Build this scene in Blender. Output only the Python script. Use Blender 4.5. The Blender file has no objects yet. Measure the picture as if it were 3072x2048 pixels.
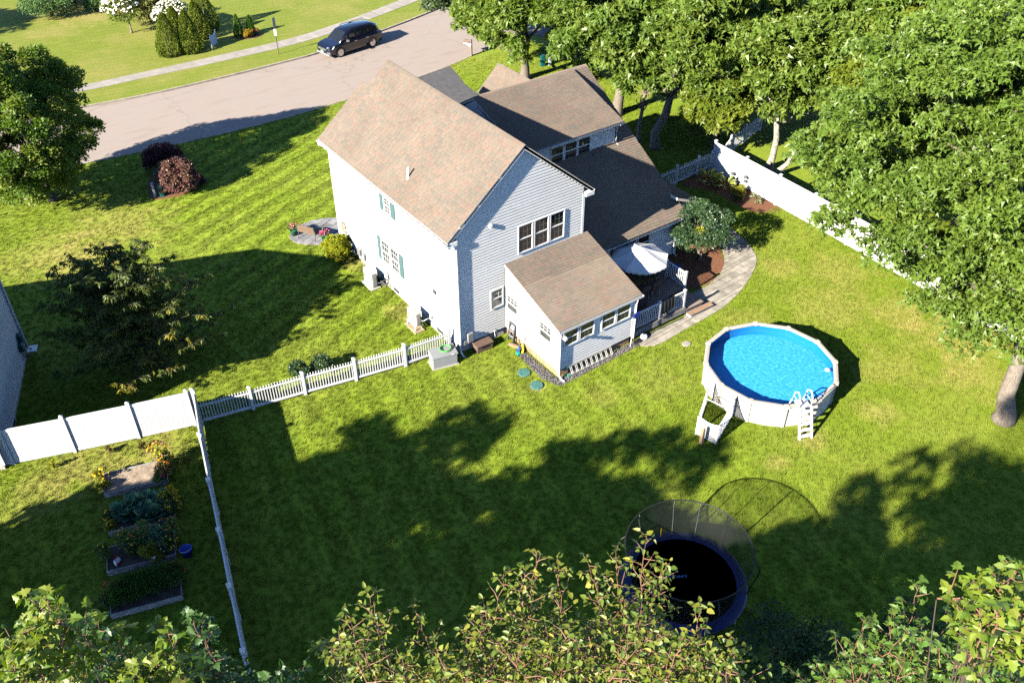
import bpy, math, random
import numpy as np
from mathutils import Matrix, Vector
random.seed(7); RNG = np.random.default_rng(11)
D = bpy.data; SC = bpy.context.scene; COL = SC.collection
rad = math.radians
# ------------------------------------------------------------------ camera, sky, sun, exposure
FPX = 2745.962
CAM = Vector((-16.8681, -27.5632, 26.1753))
RT, UP, FW = [Vector(v) for v in ((0.812113, -0.583499, -0.000947), (0.362508, 0.503264, 0.784419), (0.457231, 0.637380, -0.620230))]
cam = D.objects.new('camera', D.cameras.new('camera')); COL.objects.link(cam)
cam.matrix_world = Matrix(((RT.x, UP.x, -FW.x, CAM.x), (RT.y, UP.y, -FW.y, CAM.y), (RT.z, UP.z, -FW.z, CAM.z), (0, 0, 0, 1)))
cam.data.sensor_width = 36; cam.data.lens = 36 * FPX / 3072; cam.data.clip_start = .1; cam.data.clip_end = 2000
SC.camera = cam
SUN_AZ, SUN_EL = rad(7.5), rad(27)            # direction in which the shadows fall, height of the sun
SKY_STRENGTH, SUN_STRENGTH, EXPOSURE = .09, 5.0, 1.95
world = D.worlds.new('World'); SC.world = world; world.use_nodes = True
wn = world.node_tree; wn.nodes.clear()
sky = wn.nodes.new('ShaderNodeTexSky'); sky.sky_type = 'NISHITA'; sky.sun_disc = False
sky.ozone_density = 4.; sky.dust_density = 0.; sky.air_density = .55; sky.sun_elevation = SUN_EL; sky.sun_rotation = rad(90) - (SUN_AZ + math.pi)
bg = wn.nodes.new('ShaderNodeBackground'); bg.inputs[1].default_value = SKY_STRENGTH
wo = wn.nodes.new('ShaderNodeOutputWorld')
wn.links.new(sky.outputs[0], bg.inputs[0]); wn.links.new(bg.outputs[0], wo.inputs[0])
TOSUN = Vector((-math.cos(SUN_AZ) * math.cos(SUN_EL), -math.sin(SUN_AZ) * math.cos(SUN_EL), math.sin(SUN_EL)))
sl = D.lights.new('sun', 'SUN'); sl.energy = SUN_STRENGTH; sl.angle = rad(.53); sl.color = (1, .93, .80)
so = D.objects.new('sun', sl); COL.objects.link(so); so.rotation_euler = TOSUN.to_track_quat('Z', 'Y').to_euler(); so.location = (-60, -10, 50)
vs = SC.view_settings; vs.view_transform = 'Standard'; vs.look = 'None'; vs.exposure = EXPOSURE; vs.gamma = 1; vs.use_curve_mapping = False
SC.cycles.max_bounces = 6; SC.cycles.diffuse_bounces = 0; SC.cycles.transparent_max_bounces = 12; SC.cycles.caustics_reflective = False; SC.cycles.caustics_refractive = False
SC.cycles.use_adaptive_sampling = False; SC.cycles.sample_clamp_indirect = 4.
SC.cycles.use_denoising = False                # keep the fine grain of grass and leaves

# ------------------------------------------------------------------ measuring: a point of the photograph (3072 px wide) on the level z
def at(px, py, z=0.):
    d = FW + RT * ((px - 1536) / FPX) - UP * ((py - 1024) / FPX)
    return CAM + d * ((z - CAM.z) / d.z)
def along(px, py, dist):
    d = FW + RT * ((px - 1536) / FPX) - UP * ((py - 1024) / FPX)
    return CAM + d.normalized() * dist
def tile(i, x, y):
    return ((0, 1024, 2048)[(i - 1) % 3] + x / 2.296, (0, 683, 1366)[(i - 1) // 3] + y / 2.296)

# ------------------------------------------------------------------ materials
MATS = {}
def new_mat(name):
    m = D.materials.new(name); m.use_nodes = True; m.node_tree.nodes.clear(); MATS[name] = m
    return m, m.node_tree.nodes, m.node_tree.links
def N(nt, typ, **kw):
    n = nt.new(typ)
    for k, v in kw.items():
        if k in ('op',): n.operation = v
        elif k.startswith('i'): n.inputs[int(k[1:])].default_value = v
        else: setattr(n, k, v)
    return n
def ramp(nt, cols):
    r = nt.new('ShaderNodeValToRGB'); e = r.color_ramp.elements
    while len(e) < len(cols): e.new(.5)
    for i, c in enumerate(cols):
        p, c = c if isinstance(c[1], (tuple, list)) else (i / max(1, len(cols) - 1), c)
        e[i].position = p; e[i].color = (*c, 1)
    return r
def mat(name, col, rough=.6, var=.12, scale=6., bump=0., bscale=40., metal=0., spec=.4, objvar=0., col2=None, stretch=None, coat=0.):
    if name in MATS: return MATS[name]
    m, n, l = new_mat(name)
    out = N(n, 'ShaderNodeOutputMaterial'); p = N(n, 'ShaderNodeBsdfPrincipled'); l.new(p.outputs[0], out.inputs[0])
    p.inputs['Roughness'].default_value = rough; p.inputs['Metallic'].default_value = metal
    p.inputs['Specular IOR Level'].default_value = spec
    if coat: p.inputs['Coat Weight'].default_value = coat; p.inputs['Coat Roughness'].default_value = .04
    g = N(n, 'ShaderNodeNewGeometry'); src = g.outputs['Position']
    if stretch:
        mp = N(n, 'ShaderNodeMapping'); mp.inputs['Scale'].default_value = stretch; l.new(src, mp.inputs[0]); src = mp.outputs[0]
    nz = N(n, 'ShaderNodeTexNoise'); nz.inputs['Scale'].default_value = scale; nz.inputs['Detail'].default_value = 5; nz.inputs['Roughness'].default_value = .65
    l.new(src, nz.inputs['Vector'])
    c2 = col2 or tuple(min(1, c * (1 - 2 * var)) for c in col)
    c1 = col if col2 else tuple(min(.92, c * (1 + 2 * var)) for c in col)
    mx = ramp(n, [(.3, c1), (.7, c2)]); l.new(nz.outputs[0], mx.inputs[0])
    last = mx.outputs[0]
    if objvar:
        oi = N(n, 'ShaderNodeObjectInfo'); hv = N(n, 'ShaderNodeHueSaturation')
        mr = N(n, 'ShaderNodeMapRange'); mr.inputs[3].default_value = 1 - objvar; mr.inputs[4].default_value = 1 + objvar
        l.new(oi.outputs['Random'], mr.inputs[0]); l.new(mr.outputs[0], hv.inputs['Value']); l.new(last, hv.inputs['Color']); last = hv.outputs[0]
    l.new(last, p.inputs['Base Color'])
    if bump:
        b = N(n, 'ShaderNodeBump'); b.inputs['Strength'].default_value = bump; b.inputs['Distance'].default_value = .02
        nb = N(n, 'ShaderNodeTexNoise'); nb.inputs['Scale'].default_value = bscale; nb.inputs['Detail'].default_value = 4
        l.new(src, nb.inputs['Vector']); l.new(nb.outputs[0], b.inputs['Height']); l.new(b.outputs[0], p.inputs['Normal'])
    return m
def leafmat(name, cols, trans=.35, rough=.42, spec=.4):
    """per-leaf colour from the face attribute rnd (plus the object's own random number for single leaves)"""
    m, n, l = new_mat(name)
    out = N(n, 'ShaderNodeOutputMaterial'); p = N(n, 'ShaderNodeBsdfPrincipled'); t = N(n, 'ShaderNodeBsdfTranslucent'); mx = N(n, 'ShaderNodeMixShader')
    a = N(n, 'ShaderNodeAttribute', attribute_name='rnd'); oi = N(n, 'ShaderNodeObjectInfo')
    s = N(n, 'ShaderNodeMath', op='ADD'); f = N(n, 'ShaderNodeMath', op='FRACT')
    l.new(a.outputs['Fac'], s.inputs[0]); l.new(oi.outputs['Random'], s.inputs[1]); l.new(s.outputs[0], f.inputs[0])
    r = ramp(n, cols); l.new(f.outputs[0], r.inputs[0])
    l.new(r.outputs[0], p.inputs['Base Color']); p.inputs['Roughness'].default_value = rough; p.inputs['Specular IOR Level'].default_value = spec
    hv = N(n, 'ShaderNodeHueSaturation'); hv.inputs['Value'].default_value = 1.3; hv.inputs['Saturation'].default_value = 1.15; l.new(r.outputs[0], hv.inputs['Color'])
    l.new(hv.outputs[0], t.inputs[0]); mx.inputs[0].default_value = trans
    l.new(p.outputs[0], mx.inputs[1]); l.new(t.outputs[0], mx.inputs[2]); l.new(mx.outputs[0], out.inputs[0])
    return m

mat('white_vinyl', (.60, .60, .595), .38, .02, 2, .05, 60)
mat('white_trim', (.78, .78, .76), .45, .03, 3)
mat('siding', (.71, .70, .67), .5, .03, 1.2, .08, 90, objvar=.03)
mat('wall_sheet', (.6, .58, .5), .7, .05)
mat('nb_siding', (.52, .52, .50), .55, .03, 1.2, objvar=.03)
mat('concrete', (.40, .37, .32), .85, .12, 3, .3, 60)
mat('sidewalk', (.27, .242, .21), .9, .10, 1.5, .25, 90, objvar=.05)
mat('wood_skirt', (.30, .19, .115), .7, .12, 5, .2, 30, objvar=.12, stretch=(4, 4, .6))
mat('grey_wood', (.27, .255, .24), .8, .2, 5, .35, 40, objvar=.1)
mat('deck_wood', (.22, .165, .135), .65, .12, 4, .2, 50, objvar=.08, stretch=(.6, 6, 6))
mat('step_wood', (.26, .17, .11), .7, .12, 4, .2, 50)
mat('table_wood', (.20, .13, .06), .55, .15, 4, .1, 40, objvar=.1)
mat('shutter', (.055, .105, .108), .5, .05, 3)
mat('glass_dark', (.012, .015, .017), .04, .1, 1, spec=.7)
mat('curtain', (.05, .054, .055), .2, .15, 2.5, spec=.6)
mat('muntin', (.13, .13, .13), .5, .05)
mat('metal_grey', (.35, .36, .37), .4, .05, metal=.6)
mat('alu', (.62, .62, .60), .35, .04, metal=.7)
mat('ac_beige', (.38, .37, .34), .45, .03)
mat('black_plastic', (.012, .012, .014), .5, .1)
mat('black_cloth', (.006, .006, .008), .8, .2, 8, .3, 30)
mat('dark_grey', (.055, .06, .065), .55, .1)
mat('gen_grey', (.21, .22, .225), .4, .03)
mat('hose_green', (.10, .42, .08), .35, .08, 30)
mat('hose_beige', (.42, .30, .14), .4, .08)
mat('box_green', (.004, .075, .065), .5, .1)
mat('box_pale', (.34, .40, .36), .5, .08)
mat('lid_green', (.045, .135, .12), .6, .2, 9, .2, 60)
mat('blue_plastic', (.01, .06, .50), .4, .1)
mat('yellow_plastic', (.75, .45, .01), .4, .1)
mat('lime_plastic', (.28, .55, .02), .4, .1)
mat('teal_plastic', (.01, .30, .22), .4, .1)
mat('red_plastic', (.45, .015, .012), .45, .1)
mat('pot_green', (.03, .14, .06), .5, .1)
mat('bench_brown', (.15, .10, .07), .6, .1)
mat('resin_brown', (.115, .075, .058), .6, .08, 8, .2, 60)
mat('mulch', (.155, .065, .032), .95, .3, 14, .8, 50)
mat('mulch_dark', (.13, .065, .04), .95, .3, 14, .8, 50)
mat('soil', (.26, .20, .145), .95, .22, 7, .9, 30)
mat('soil_dark', (.075, .06, .05), .95, .25, 7, .9, 30)
mat('sand', (.32, .25, .15), .95, .2, 5, .4, 60)
mat('asphalt_drive', (.075, .072, .075), .9, .15, 2.5, .3, 120)
mat('asphalt_far', (.12, .11, .11), .9, .12, 2.0, .3, 120)
mat('kerb', (.30, .255, .20), .9, .15, 2.5, .4, 60, objvar=.05)
mat('paver', (.27, .245, .205), .85, .14, 3, .35, 50, objvar=.22)
mat('slate', (.20, .195, .20), .75, .16, 2.5, .3, 40, objvar=.28)
mat('gravel', (.19, .17, .165), .9, .25, 20, objvar=.3)
mat('bark', (.17, .135, .105), .9, .25, 6, .9, 25, stretch=(3, 3, .5))
mat('bark_pale', (.155, .128, .100), .9, .22, 6, .9, 25, stretch=(3, 3, .5))
mat('bark_lichen', (.24, .22, .17), .9, .45, 9, .9, 25)
mat('twig_red', (.16, .08, .045), .7, .15)
mat('twig_dark', (.05, .036, .026), .8, .15)
mat('pool_wall', (.50, .475, .43), .5, .09, 2.2, .12, 12, stretch=(1, 1, 2))
mat('pool_rail', (.40, .355, .30), .45, .05)
mat('umbrella_cloth', (.62, .61, .60), .8, .03)
mat('car_paint', (.0045, .006, .016), .18, .05, spec=.5, coat=.8)
mat('tyre', (.02, .02, .021), .8, .1)
mat('chrome', (.62, .62, .63), .15, .02, metal=.9)
mat('headlight', (.55, .56, .57), .12, .05, spec=.8)
mat('taillight', (.20, .01, .01), .2, .05)
mat('plate', (.42, .60, .64), .5, .03)
mat('sign_metal', (.38, .38, .40), .4, .06, metal=.5)
mat('sign_white', (.72, .73, .74), .5, .03)
mat('roof_metal', (.62, .62, .62), .4, .03)
mat('trampoline_mat', (.004, .0055, .020), .6, .1)
mat('pad_blue', (.006, .02, .16), .45, .08)
mat('pad_navy', (.004, .010, .075), .45, .08)
mat('print_blue', (.10, .20, .42), .6, .05)
mat('petal_yellow', (.70, .36, .008), .6, .15, 30)
mat('petal_orange', (.55, .11, .006), .6, .15, 30)
mat('petal_pink', (.62, .09, .22), .6, .2, 30)
mat('petal_magenta', (.42, .006, .14), .6, .1, 30)
mat('petal_red', (.42, .015, .01), .6, .1, 30)
mat('petal_white', (.66, .62, .46), .6, .12, 30)
leafmat('leaf_oak', [(.095, .165, .018), (.135, .210, .026), (.165, .240, .034), (.110, .185, .028), (.205, .260, .040), (.095, .165, .024), (.150, .225, .032), (.120, .200, .034)], .42, .42, .45)
leafmat('leaf_oak_grey', [(.05, .085, .03), (.075, .11, .042), (.06, .095, .036), (.10, .135, .06)], .3, .42, .45)
leafmat('leaf_lime', [(.15, .205, .02), (.19, .23, .024), (.12, .18, .018), (.23, .24, .026)], .4, .42, .4)
leafmat('leaf_pear', [(.075, .145, .018), (.105, .180, .022), (.135, .205, .026), (.195, .240, .032), (.080, .150, .018)], .42, .45, .4)
leafmat('leaf_cherry', [(.065, .10, .018), (.095, .13, .022), (.075, .11, .018), (.12, .15, .026)], .35, .45, .4)
leafmat('leaf_cherry_sunlit', [(.19, .19, .02), (.24, .20, .022), (.14, .16, .018), (.26, .19, .02)], .35, .45, .4)  # sunlit look of the cherry leaves, painted as a second leaf colour
leafmat('leaf_birch', [(.11, .155, .018), (.17, .19, .024), (.075, .125, .016), (.25, .23, .032), (.09, .14, .018), (.14, .175, .022), (.06, .11, .016)], .33, .45, .45)
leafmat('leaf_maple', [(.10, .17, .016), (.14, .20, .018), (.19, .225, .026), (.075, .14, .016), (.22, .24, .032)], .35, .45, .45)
leafmat('leaf_maple_shaded', [(.03, .075, .018), (.05, .10, .02), (.035, .085, .018), (.07, .12, .022)], .33, .45, .45)  # darker copy of the maple leaf colour, shade painted in
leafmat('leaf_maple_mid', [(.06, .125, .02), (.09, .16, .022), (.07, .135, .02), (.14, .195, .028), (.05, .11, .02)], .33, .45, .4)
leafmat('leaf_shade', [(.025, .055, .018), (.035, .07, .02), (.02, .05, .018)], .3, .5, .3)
leafmat('leaf_barberry', [(.16, .06, .06), (.20, .09, .08), (.13, .045, .05), (.22, .13, .09), (.17, .10, .055)], .3, .45, .4)
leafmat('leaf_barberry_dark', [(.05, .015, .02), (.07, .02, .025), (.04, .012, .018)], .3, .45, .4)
leafmat('leaf_golden', [(.30, .32, .012), (.38, .36, .014), (.22, .28, .012), (.34, .30, .012)], .3, .5, .35)
leafmat('leaf_conifer', [(.13, .18, .016), (.17, .22, .02), (.10, .15, .016), (.21, .25, .026)], .2, .6, .25)
leafmat('leaf_arbor', [(.07, .16, .014), (.09, .19, .018), (.055, .13, .014)], .2, .6, .25)
leafmat('leaf_pine', [(.09, .17, .05), (.12, .21, .06), (.075, .14, .04)], .2, .6, .25)
leafmat('leaf_viburnum', [(.045, .09, .032), (.06, .11, .04), (.035, .075, .026), (.08, .13, .05)], .25, .36, .55)
leafmat('leaf_kale', [(.055, .15, .095), (.075, .18, .11), (.045, .13, .075), (.12, .21, .09)], .25, .5, .4)
leafmat('leaf_veg', [(.075, .14, .03), (.10, .165, .034), (.06, .12, .028), (.13, .17, .04)], .3, .5, .3)
leafmat('leaf_feather', [(.06, .15, .03), (.085, .18, .034), (.11, .19, .036)], .3, .5, .3)
leafmat('leaf_hosta', [(.20, .24, .05), (.28, .30, .07), (.16, .21, .045), (.34, .34, .12)], .3, .45, .4)
leafmat('leaf_hosta_blue', [(.12, .20, .09), (.16, .24, .12), (.30, .34, .20)], .3, .45, .4)
leafmat('leaf_yellowgreen', [(.20, .22, .02), (.26, .25, .025), (.15, .18, .018)], .35, .5, .3)
leafmat('leaf_hydrangea', [(.13, .19, .02), (.17, .22, .025), (.10, .15, .02)], .3, .5, .3)
leafmat('leaf_mum', [(.34, .26, .012), (.40, .20, .012), (.22, .22, .015), (.45, .32, .02)], .3, .5, .3)
leafmat('leaf_bronze', [(.10, .085, .02), (.13, .10, .025), (.07, .07, .018), (.15, .12, .04)], .3, .5, .3)
def shingle_mat():
    m, n, l = new_mat('shingle')
    out = N(n, 'ShaderNodeOutputMaterial'); p = N(n, 'ShaderNodeBsdfPrincipled'); l.new(p.outputs[0], out.inputs[0])
    p.inputs['Roughness'].default_value = .9; p.inputs['Diffuse Roughness'].default_value = 1.; p.inputs['Specular IOR Level'].default_value = .25
    a = N(n, 'ShaderNodeAttribute', attribute_name='rnd'); oi = N(n, 'ShaderNodeObjectInfo')
    s = N(n, 'ShaderNodeMath', op='ADD'); f = N(n, 'ShaderNodeMath', op='FRACT')
    l.new(a.outputs['Fac'], s.inputs[0]); l.new(oi.outputs['Random'], s.inputs[1]); l.new(s.outputs[0], f.inputs[0])
    r = ramp(n, [(.146, .118, .092), (.160, .129, .100), (.134, .114, .092), (.170, .123, .096), (.150, .126, .099), (.126, .108, .089), (.166, .116, .090), (.154, .122, .095)])
    l.new(f.outputs[0], r.inputs[0])
    g = N(n, 'ShaderNodeNewGeometry'); nz = N(n, 'ShaderNodeTexNoise'); nz.inputs['Scale'].default_value = 60; nz.inputs['Detail'].default_value = 3
    l.new(g.outputs['Position'], nz.inputs['Vector'])
    nz2 = N(n, 'ShaderNodeTexNoise'); nz2.inputs['Scale'].default_value = .6; nz2.inputs['Detail'].default_value = 4; l.new(g.outputs['Position'], nz2.inputs['Vector'])
    mr = N(n, 'ShaderNodeMapRange', i1=.3, i2=.7, i3=.72, i4=1.28); l.new(nz.outputs[0], mr.inputs[0])
    mr2 = N(n, 'ShaderNodeMapRange', i1=.3, i2=.7, i3=.90, i4=1.10); l.new(nz2.outputs[0], mr2.inputs[0])
    mu = N(n, 'ShaderNodeMath', op='MULTIPLY'); l.new(mr.outputs[0], mu.inputs[0]); l.new(mr2.outputs[0], mu.inputs[1])
    hv = N(n, 'ShaderNodeHueSaturation'); l.new(mu.outputs[0], hv.inputs['Value']); l.new(r.outputs[0], hv.inputs['Color']); l.new(hv.outputs[0], p.inputs['Base Color'])
    b = N(n, 'ShaderNodeBump'); b.inputs['Strength'].default_value = .4; b.inputs['Distance'].default_value = .01; l.new(nz.outputs[0], b.inputs['Height']); l.new(b.outputs[0], p.inputs['Normal'])
shingle_mat()
def grass_mat(name, lush, mid, dry, stripes, dryness, patches=()):
    """lawn colour: large patches, medium and fine mottling, mowing stripes where the blades lean; patches = worn spots (x, y, radius)"""
    m, n, l = new_mat(name)
    out = N(n, 'ShaderNodeOutputMaterial'); p = N(n, 'ShaderNodeBsdfPrincipled'); l.new(p.outputs[0], out.inputs[0])
    p.inputs['Roughness'].default_value = .85; p.inputs['Specular IOR Level'].default_value = .15
    g = N(n, 'ShaderNodeNewGeometry'); pos = g.outputs['Position']
    def noise(sc, det=4, rough=.6):
        z = N(n, 'ShaderNodeTexNoise'); z.inputs['Scale'].default_value = sc; z.inputs['Detail'].default_value = det; z.inputs['Roughness'].default_value = rough
        l.new(pos, z.inputs['Vector']); return z.outputs[0]
    def mr(x, a, b, c, d):
        q = N(n, 'ShaderNodeMapRange', i1=a, i2=b, i3=c, i4=d); l.new(x, q.inputs[0]); return q.outputs[0]
    def mth(op, x, y):
        q = N(n, 'ShaderNodeMath', op=op)
        for i, w in enumerate((x, y)):
            if isinstance(w, (int, float)): q.inputs[i].default_value = w
            else: l.new(w, q.inputs[i])
        return q.outputs[0]
    def mix(f, a, b):
        q = N(n, 'ShaderNodeMix', data_type='RGBA'); q.inputs[0].default_value = 0
        l.new(f, q.inputs[0])
        for i, w in ((6, a), (7, b)):
            if isinstance(w, tuple): q.inputs[i].default_value = (*w, 1)
            else: l.new(w, q.inputs[i])
        return q.outputs[2]
    big, mid_n, fine = noise(.16, 3), noise(1.1, 5, .7), noise(9, 5, .75)
    c = mix(mr(mid_n, .28, .72, .1, .9), lush, mid)
    dr = mth('ADD', mr(big, .45, .72, 0, dryness), mth('MULTIPLY', mr(mid_n, .55, .75, 0, .5), dryness))
    for (x, y, r, w) in patches:
        vd = N(n, 'ShaderNodeVectorMath', op='DISTANCE'); l.new(pos, vd.inputs[0]); vd.inputs[1].default_value = (x, y, 0)
        dn = mth('ADD', vd.outputs['Value'], mth('MULTIPLY', mth('SUBTRACT', noise(.9, 5), .5), r * 2.2))
        dr = mth('ADD', dr, mr(dn, r * .3, r, w, 0))
    cl = N(n, 'ShaderNodeClamp'); l.new(dr, cl.inputs[0])
    c = mix(cl.outputs[0], c, dry)
    val = mth('MULTIPLY', mr(fine, .25, .75, .90, 1.10), mr(noise(60, 2, .6), .25, .75, .75, 1.25))
    for (dx, dy, per, amp, x0, x1, y0, y1) in stripes:
        vm = N(n, 'ShaderNodeVectorMath', op='DOT_PRODUCT'); l.new(pos, vm.inputs[0]); vm.inputs[1].default_value = (dx, dy, 0)
        w = mth('ADD', vm.outputs['Value'], mth('MULTIPLY', noise(.5, 3), .9))
        s = mth('SINE', mth('MULTIPLY', w, 2 * math.pi / per), 0)
        s2 = mth('SINE', mth('MULTIPLY', w, 2 * math.pi / (per * .37)), 0)
        s = mth('ADD', mth('MULTIPLY', mr(s, -.45, .45, -1, 1), .8), mth('MULTIPLY', s2, .35))
        sep = N(n, 'ShaderNodeSeparateXYZ'); l.new(pos, sep.inputs[0])
        k = mth('MULTIPLY', mr(sep.outputs[0], x0 - .7, x0 + .7, 0, 1), mr(sep.outputs[0], x1 - .7, x1 + .7, 1, 0))
        k = mth('MULTIPLY', k, mth('MULTIPLY', mr(sep.outputs[1], y0 - .7, y0 + .7, 0, 1), mr(sep.outputs[1], y1 - .7, y1 + .7, 1, 0)))
        k = mth('MULTIPLY', k, mr(mid_n, .35, .6, .4, 1))
        val = mth('MULTIPLY', val, mth('ADD', mth('MULTIPLY', mth('MULTIPLY', s, k), amp), 1))
    hv = N(n, 'ShaderNodeHueSaturation'); l.new(c, hv.inputs['Color']); l.new(val, hv.inputs['Value']); l.new(hv.outputs[0], p.inputs['Base Color'])
    b = N(n, 'ShaderNodeBump'); b.inputs['Strength'].default_value = .8; b.inputs['Distance'].default_value = .035
    hb = mth('ADD', noise(40, 3, .8), mth('MULTIPLY', mid_n, .5)); l.new(hb, b.inputs['Height']); l.new(b.outputs[0], p.inputs['Normal'])
    return m
# ------------------------------------------------------------------ geometry helpers
class MB:
    """collects faces of ONE part"""
    def __init__(s, T=None): s.v = []; s.f = []; s.T = T
    def add(s, vs, fs):
        b = len(s.v)
        s.v += [tuple(s.T @ Vector(v)) for v in vs] if s.T is not None else [tuple(v) for v in vs]
        s.f += [tuple(b + i for i in f) for f in fs]; return s
    def box(s, x0, y0, z0, x1, y1, z1):
        if x0 > x1: x0, x1 = x1, x0
        if y0 > y1: y0, y1 = y1, y0
        if z0 > z1: z0, z1 = z1, z0
        return s.add([(x0, y0, z0), (x1, y0, z0), (x1, y1, z0), (x0, y1, z0), (x0, y0, z1), (x1, y0, z1), (x1, y1, z1), (x0, y1, z1)],
                     [(0, 3, 2, 1), (4, 5, 6, 7), (0, 1, 5, 4), (1, 2, 6, 5), (2, 3, 7, 6), (3, 0, 4, 7)])
    def bev(s, x0, y0, z0, x1, y1, z1, b=.02):
        """box with chamfered upright and top edges"""
        p = [(x0 + b, y0), (x1 - b, y0), (x1, y0 + b), (x1, y1 - b), (x1 - b, y1), (x0 + b, y1), (x0, y1 - b), (x0, y0 + b)]
        cx, cy = (x0 + x1) / 2, (y0 + y1) / 2
        q = [(x - math.copysign(b * .7, x - cx), y - math.copysign(b * .7, y - cy)) for x, y in p]
        vs = [(*a, z0) for a in p] + [(*a, z1 - b) for a in p] + [(*a, z1) for a in q]
        fs = [tuple(range(7, -1, -1)), tuple(range(16, 24))] + [(k * 8 + i, k * 8 + (i + 1) % 8, k * 8 + 8 + (i + 1) % 8, k * 8 + 8 + i) for k in (0, 1) for i in range(8)]
        return s.add(vs, fs)
    def prism(s, poly, z0, z1):
        n = len(poly)
        if sum(poly[i][0] * poly[(i + 1) % n][1] - poly[(i + 1) % n][0] * poly[i][1] for i in range(n)) < 0: poly = poly[::-1]
        return s.add([(p[0], p[1], z0) for p in poly] + [(p[0], p[1], z1) for p in poly],
                     [tuple(range(n - 1, -1, -1)), tuple(range(n, 2 * n))] + [(i, (i + 1) % n, n + (i + 1) % n, n + i) for i in range(n)])
    def tube(s, pts, r, n=8, cap=True):
        pts = [Vector(p) for p in pts]; rs = r if isinstance(r, (list, tuple)) else [r] * len(pts)
        vs, fs, ref = [], [], None
        for i, p in enumerate(pts):
            d = (pts[min(i + 1, len(pts) - 1)] - pts[max(i - 1, 0)]).normalized()
            if ref is None: ref = Vector((0, 0, 1)) if abs(d.z) < .9 else Vector((1, 0, 0))
            a = d.cross(ref).normalized(); b = d.cross(a); ref = -b if False else ref
            for k in range(n):
                t = 2 * math.pi * k / n; vs.append(p + (a * math.cos(t) + b * math.sin(t)) * rs[i])
        for i in range(len(pts) - 1):
            for k in range(n): fs.append((i * n + k, i * n + (k + 1) % n, (i + 1) * n + (k + 1) % n, (i + 1) * n + k))
        if cap: fs += [tuple(range(n))[::-1], tuple(range(len(vs) - n, len(vs)))]
        return s.add(vs, fs)
    def lathe(s, prof, n=24, c=(0, 0), sx=1, sy=1, a0=0):
        vs = [(c[0] + r * sx * math.cos(a0 + 2 * math.pi * k / n), c[1] + r * sy * math.sin(a0 + 2 * math.pi * k / n), z) for r, z in prof for k in range(n)]
        fs = [(i * n + k, i * n + (k + 1) % n, (i + 1) * n + (k + 1) % n, (i + 1) * n + k) for i in range(len(prof) - 1) for k in range(n)]
        if prof[0][0] > 1e-6: fs.append(tuple(range(n))[::-1])
        if prof[-1][0] > 1e-6: fs.append(tuple(range(len(vs) - n, len(vs))))
        return s.add(vs, fs)
    def quad(s, *p): return s.add(p, [tuple(range(len(p)))])
    def build(s, name, m, parent=None, smooth=False, world=True):
        me = D.meshes.new(name); me.from_pydata(s.v, [], s.f); me.update()
        me.materials.append(MATS[m] if isinstance(m, str) else m)
        if smooth: me.polygons.foreach_set('use_smooth', [True] * len(me.polygons))
        return link(name, me, parent, world)
def wmat(o):
    m = o.matrix_parent_inverse @ Matrix.LocRotScale(o.location, o.rotation_euler, o.scale)
    return wmat(o.parent) @ m if o.parent else m
def link(name, data, parent=None, world=True):
    o = D.objects.new(name, data); COL.objects.link(o)
    if parent is not None:
        o.parent = parent
        if world: o.matrix_parent_inverse = wmat(parent).inverted()
    return o
def tag(o, label=None, cat=None, group=None, kind=None):
    if label: o['label'] = label
    if cat: o['category'] = cat
    if group: o['group'] = group
    if kind: o['kind'] = kind
    return o
def thing(name, label, cat, loc=(0, 0, 0), rz=0, group=None):
    o = D.objects.new(name, None); COL.objects.link(o); o.location = loc; o.rotation_euler = (0, 0, rz); o.empty_display_size = .2
    return tag(o, label, cat, group)
def local(o): return wmat(o).copy()                    # pass as MB(T): build in the thing's own frame, still world=True
def copy_tree(o, parent=None):
    c = o.copy(); COL.objects.link(c); c.parent = parent
    for ch in list(o.children): copy_tree(ch, c)
    return c
def frame(o, u, n):
    """wall frame: x along the wall, y outwards, z up"""
    u, n = Vector(u), Vector(n)
    return Matrix(((u.x, n.x, 0, o[0]), (u.y, n.y, 0, o[1]), (0, 0, 1, o[2]), (0, 0, 0, 1)))
def np_mesh(name, V, F, m, parent=None, rnd=None, smooth=False):
    """V (n,3) array, F (f,k) array of equal-sized faces"""
    me = D.meshes.new(name); V = np.asarray(V, np.float32); F = np.asarray(F, np.int32); f, k = F.shape
    me.vertices.add(len(V)); me.vertices.foreach_set('co', V.ravel())
    me.loops.add(f * k); me.loops.foreach_set('vertex_index', F.ravel())
    me.polygons.add(f); me.polygons.foreach_set('loop_start', np.arange(0, f * k, k, dtype=np.int32))
    if smooth: me.polygons.foreach_set('use_smooth', np.ones(f, bool))
    me.update(calc_edges=True)
    if rnd is not None:
        a = me.attributes.new('rnd', 'FLOAT', 'FACE'); a.data.foreach_set('value', np.asarray(rnd, np.float32))
    me.materials.append(MATS[m])
    return link(name, me, parent)
def spread(shape, P, X, Z, size):
    """copies of shape (verts, tris) at P; X leaf direction, Z leaf normal"""
    sv, sf = shape; n, k = len(P), len(sv)
    X = X / np.maximum(np.linalg.norm(X, axis=1, keepdims=True), 1e-9)
    Y = np.cross(Z, X); Y /= np.maximum(np.linalg.norm(Y, axis=1, keepdims=True), 1e-9); Z = np.cross(X, Y)
    s = np.asarray(size).reshape(-1, 1, 1) if np.ndim(size) else size
    V = P[:, None, :] + s * (sv[None, :, 0:1] * X[:, None] + sv[None, :, 1:2] * Y[:, None] + sv[None, :, 2:3] * Z[:, None])
    F = sf[None] + (np.arange(n) * k)[:, None, None]
    return V.reshape(-1, 3), F.reshape(-1, sf.shape[1])
A = lambda *v: np.array(v, float)
KITE = (A((0, 0, 0), (.42, .30, .07), (1, 0, -.06), (.42, -.30, .07)), np.array([(0, 2, 1), (0, 3, 2)]))
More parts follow.
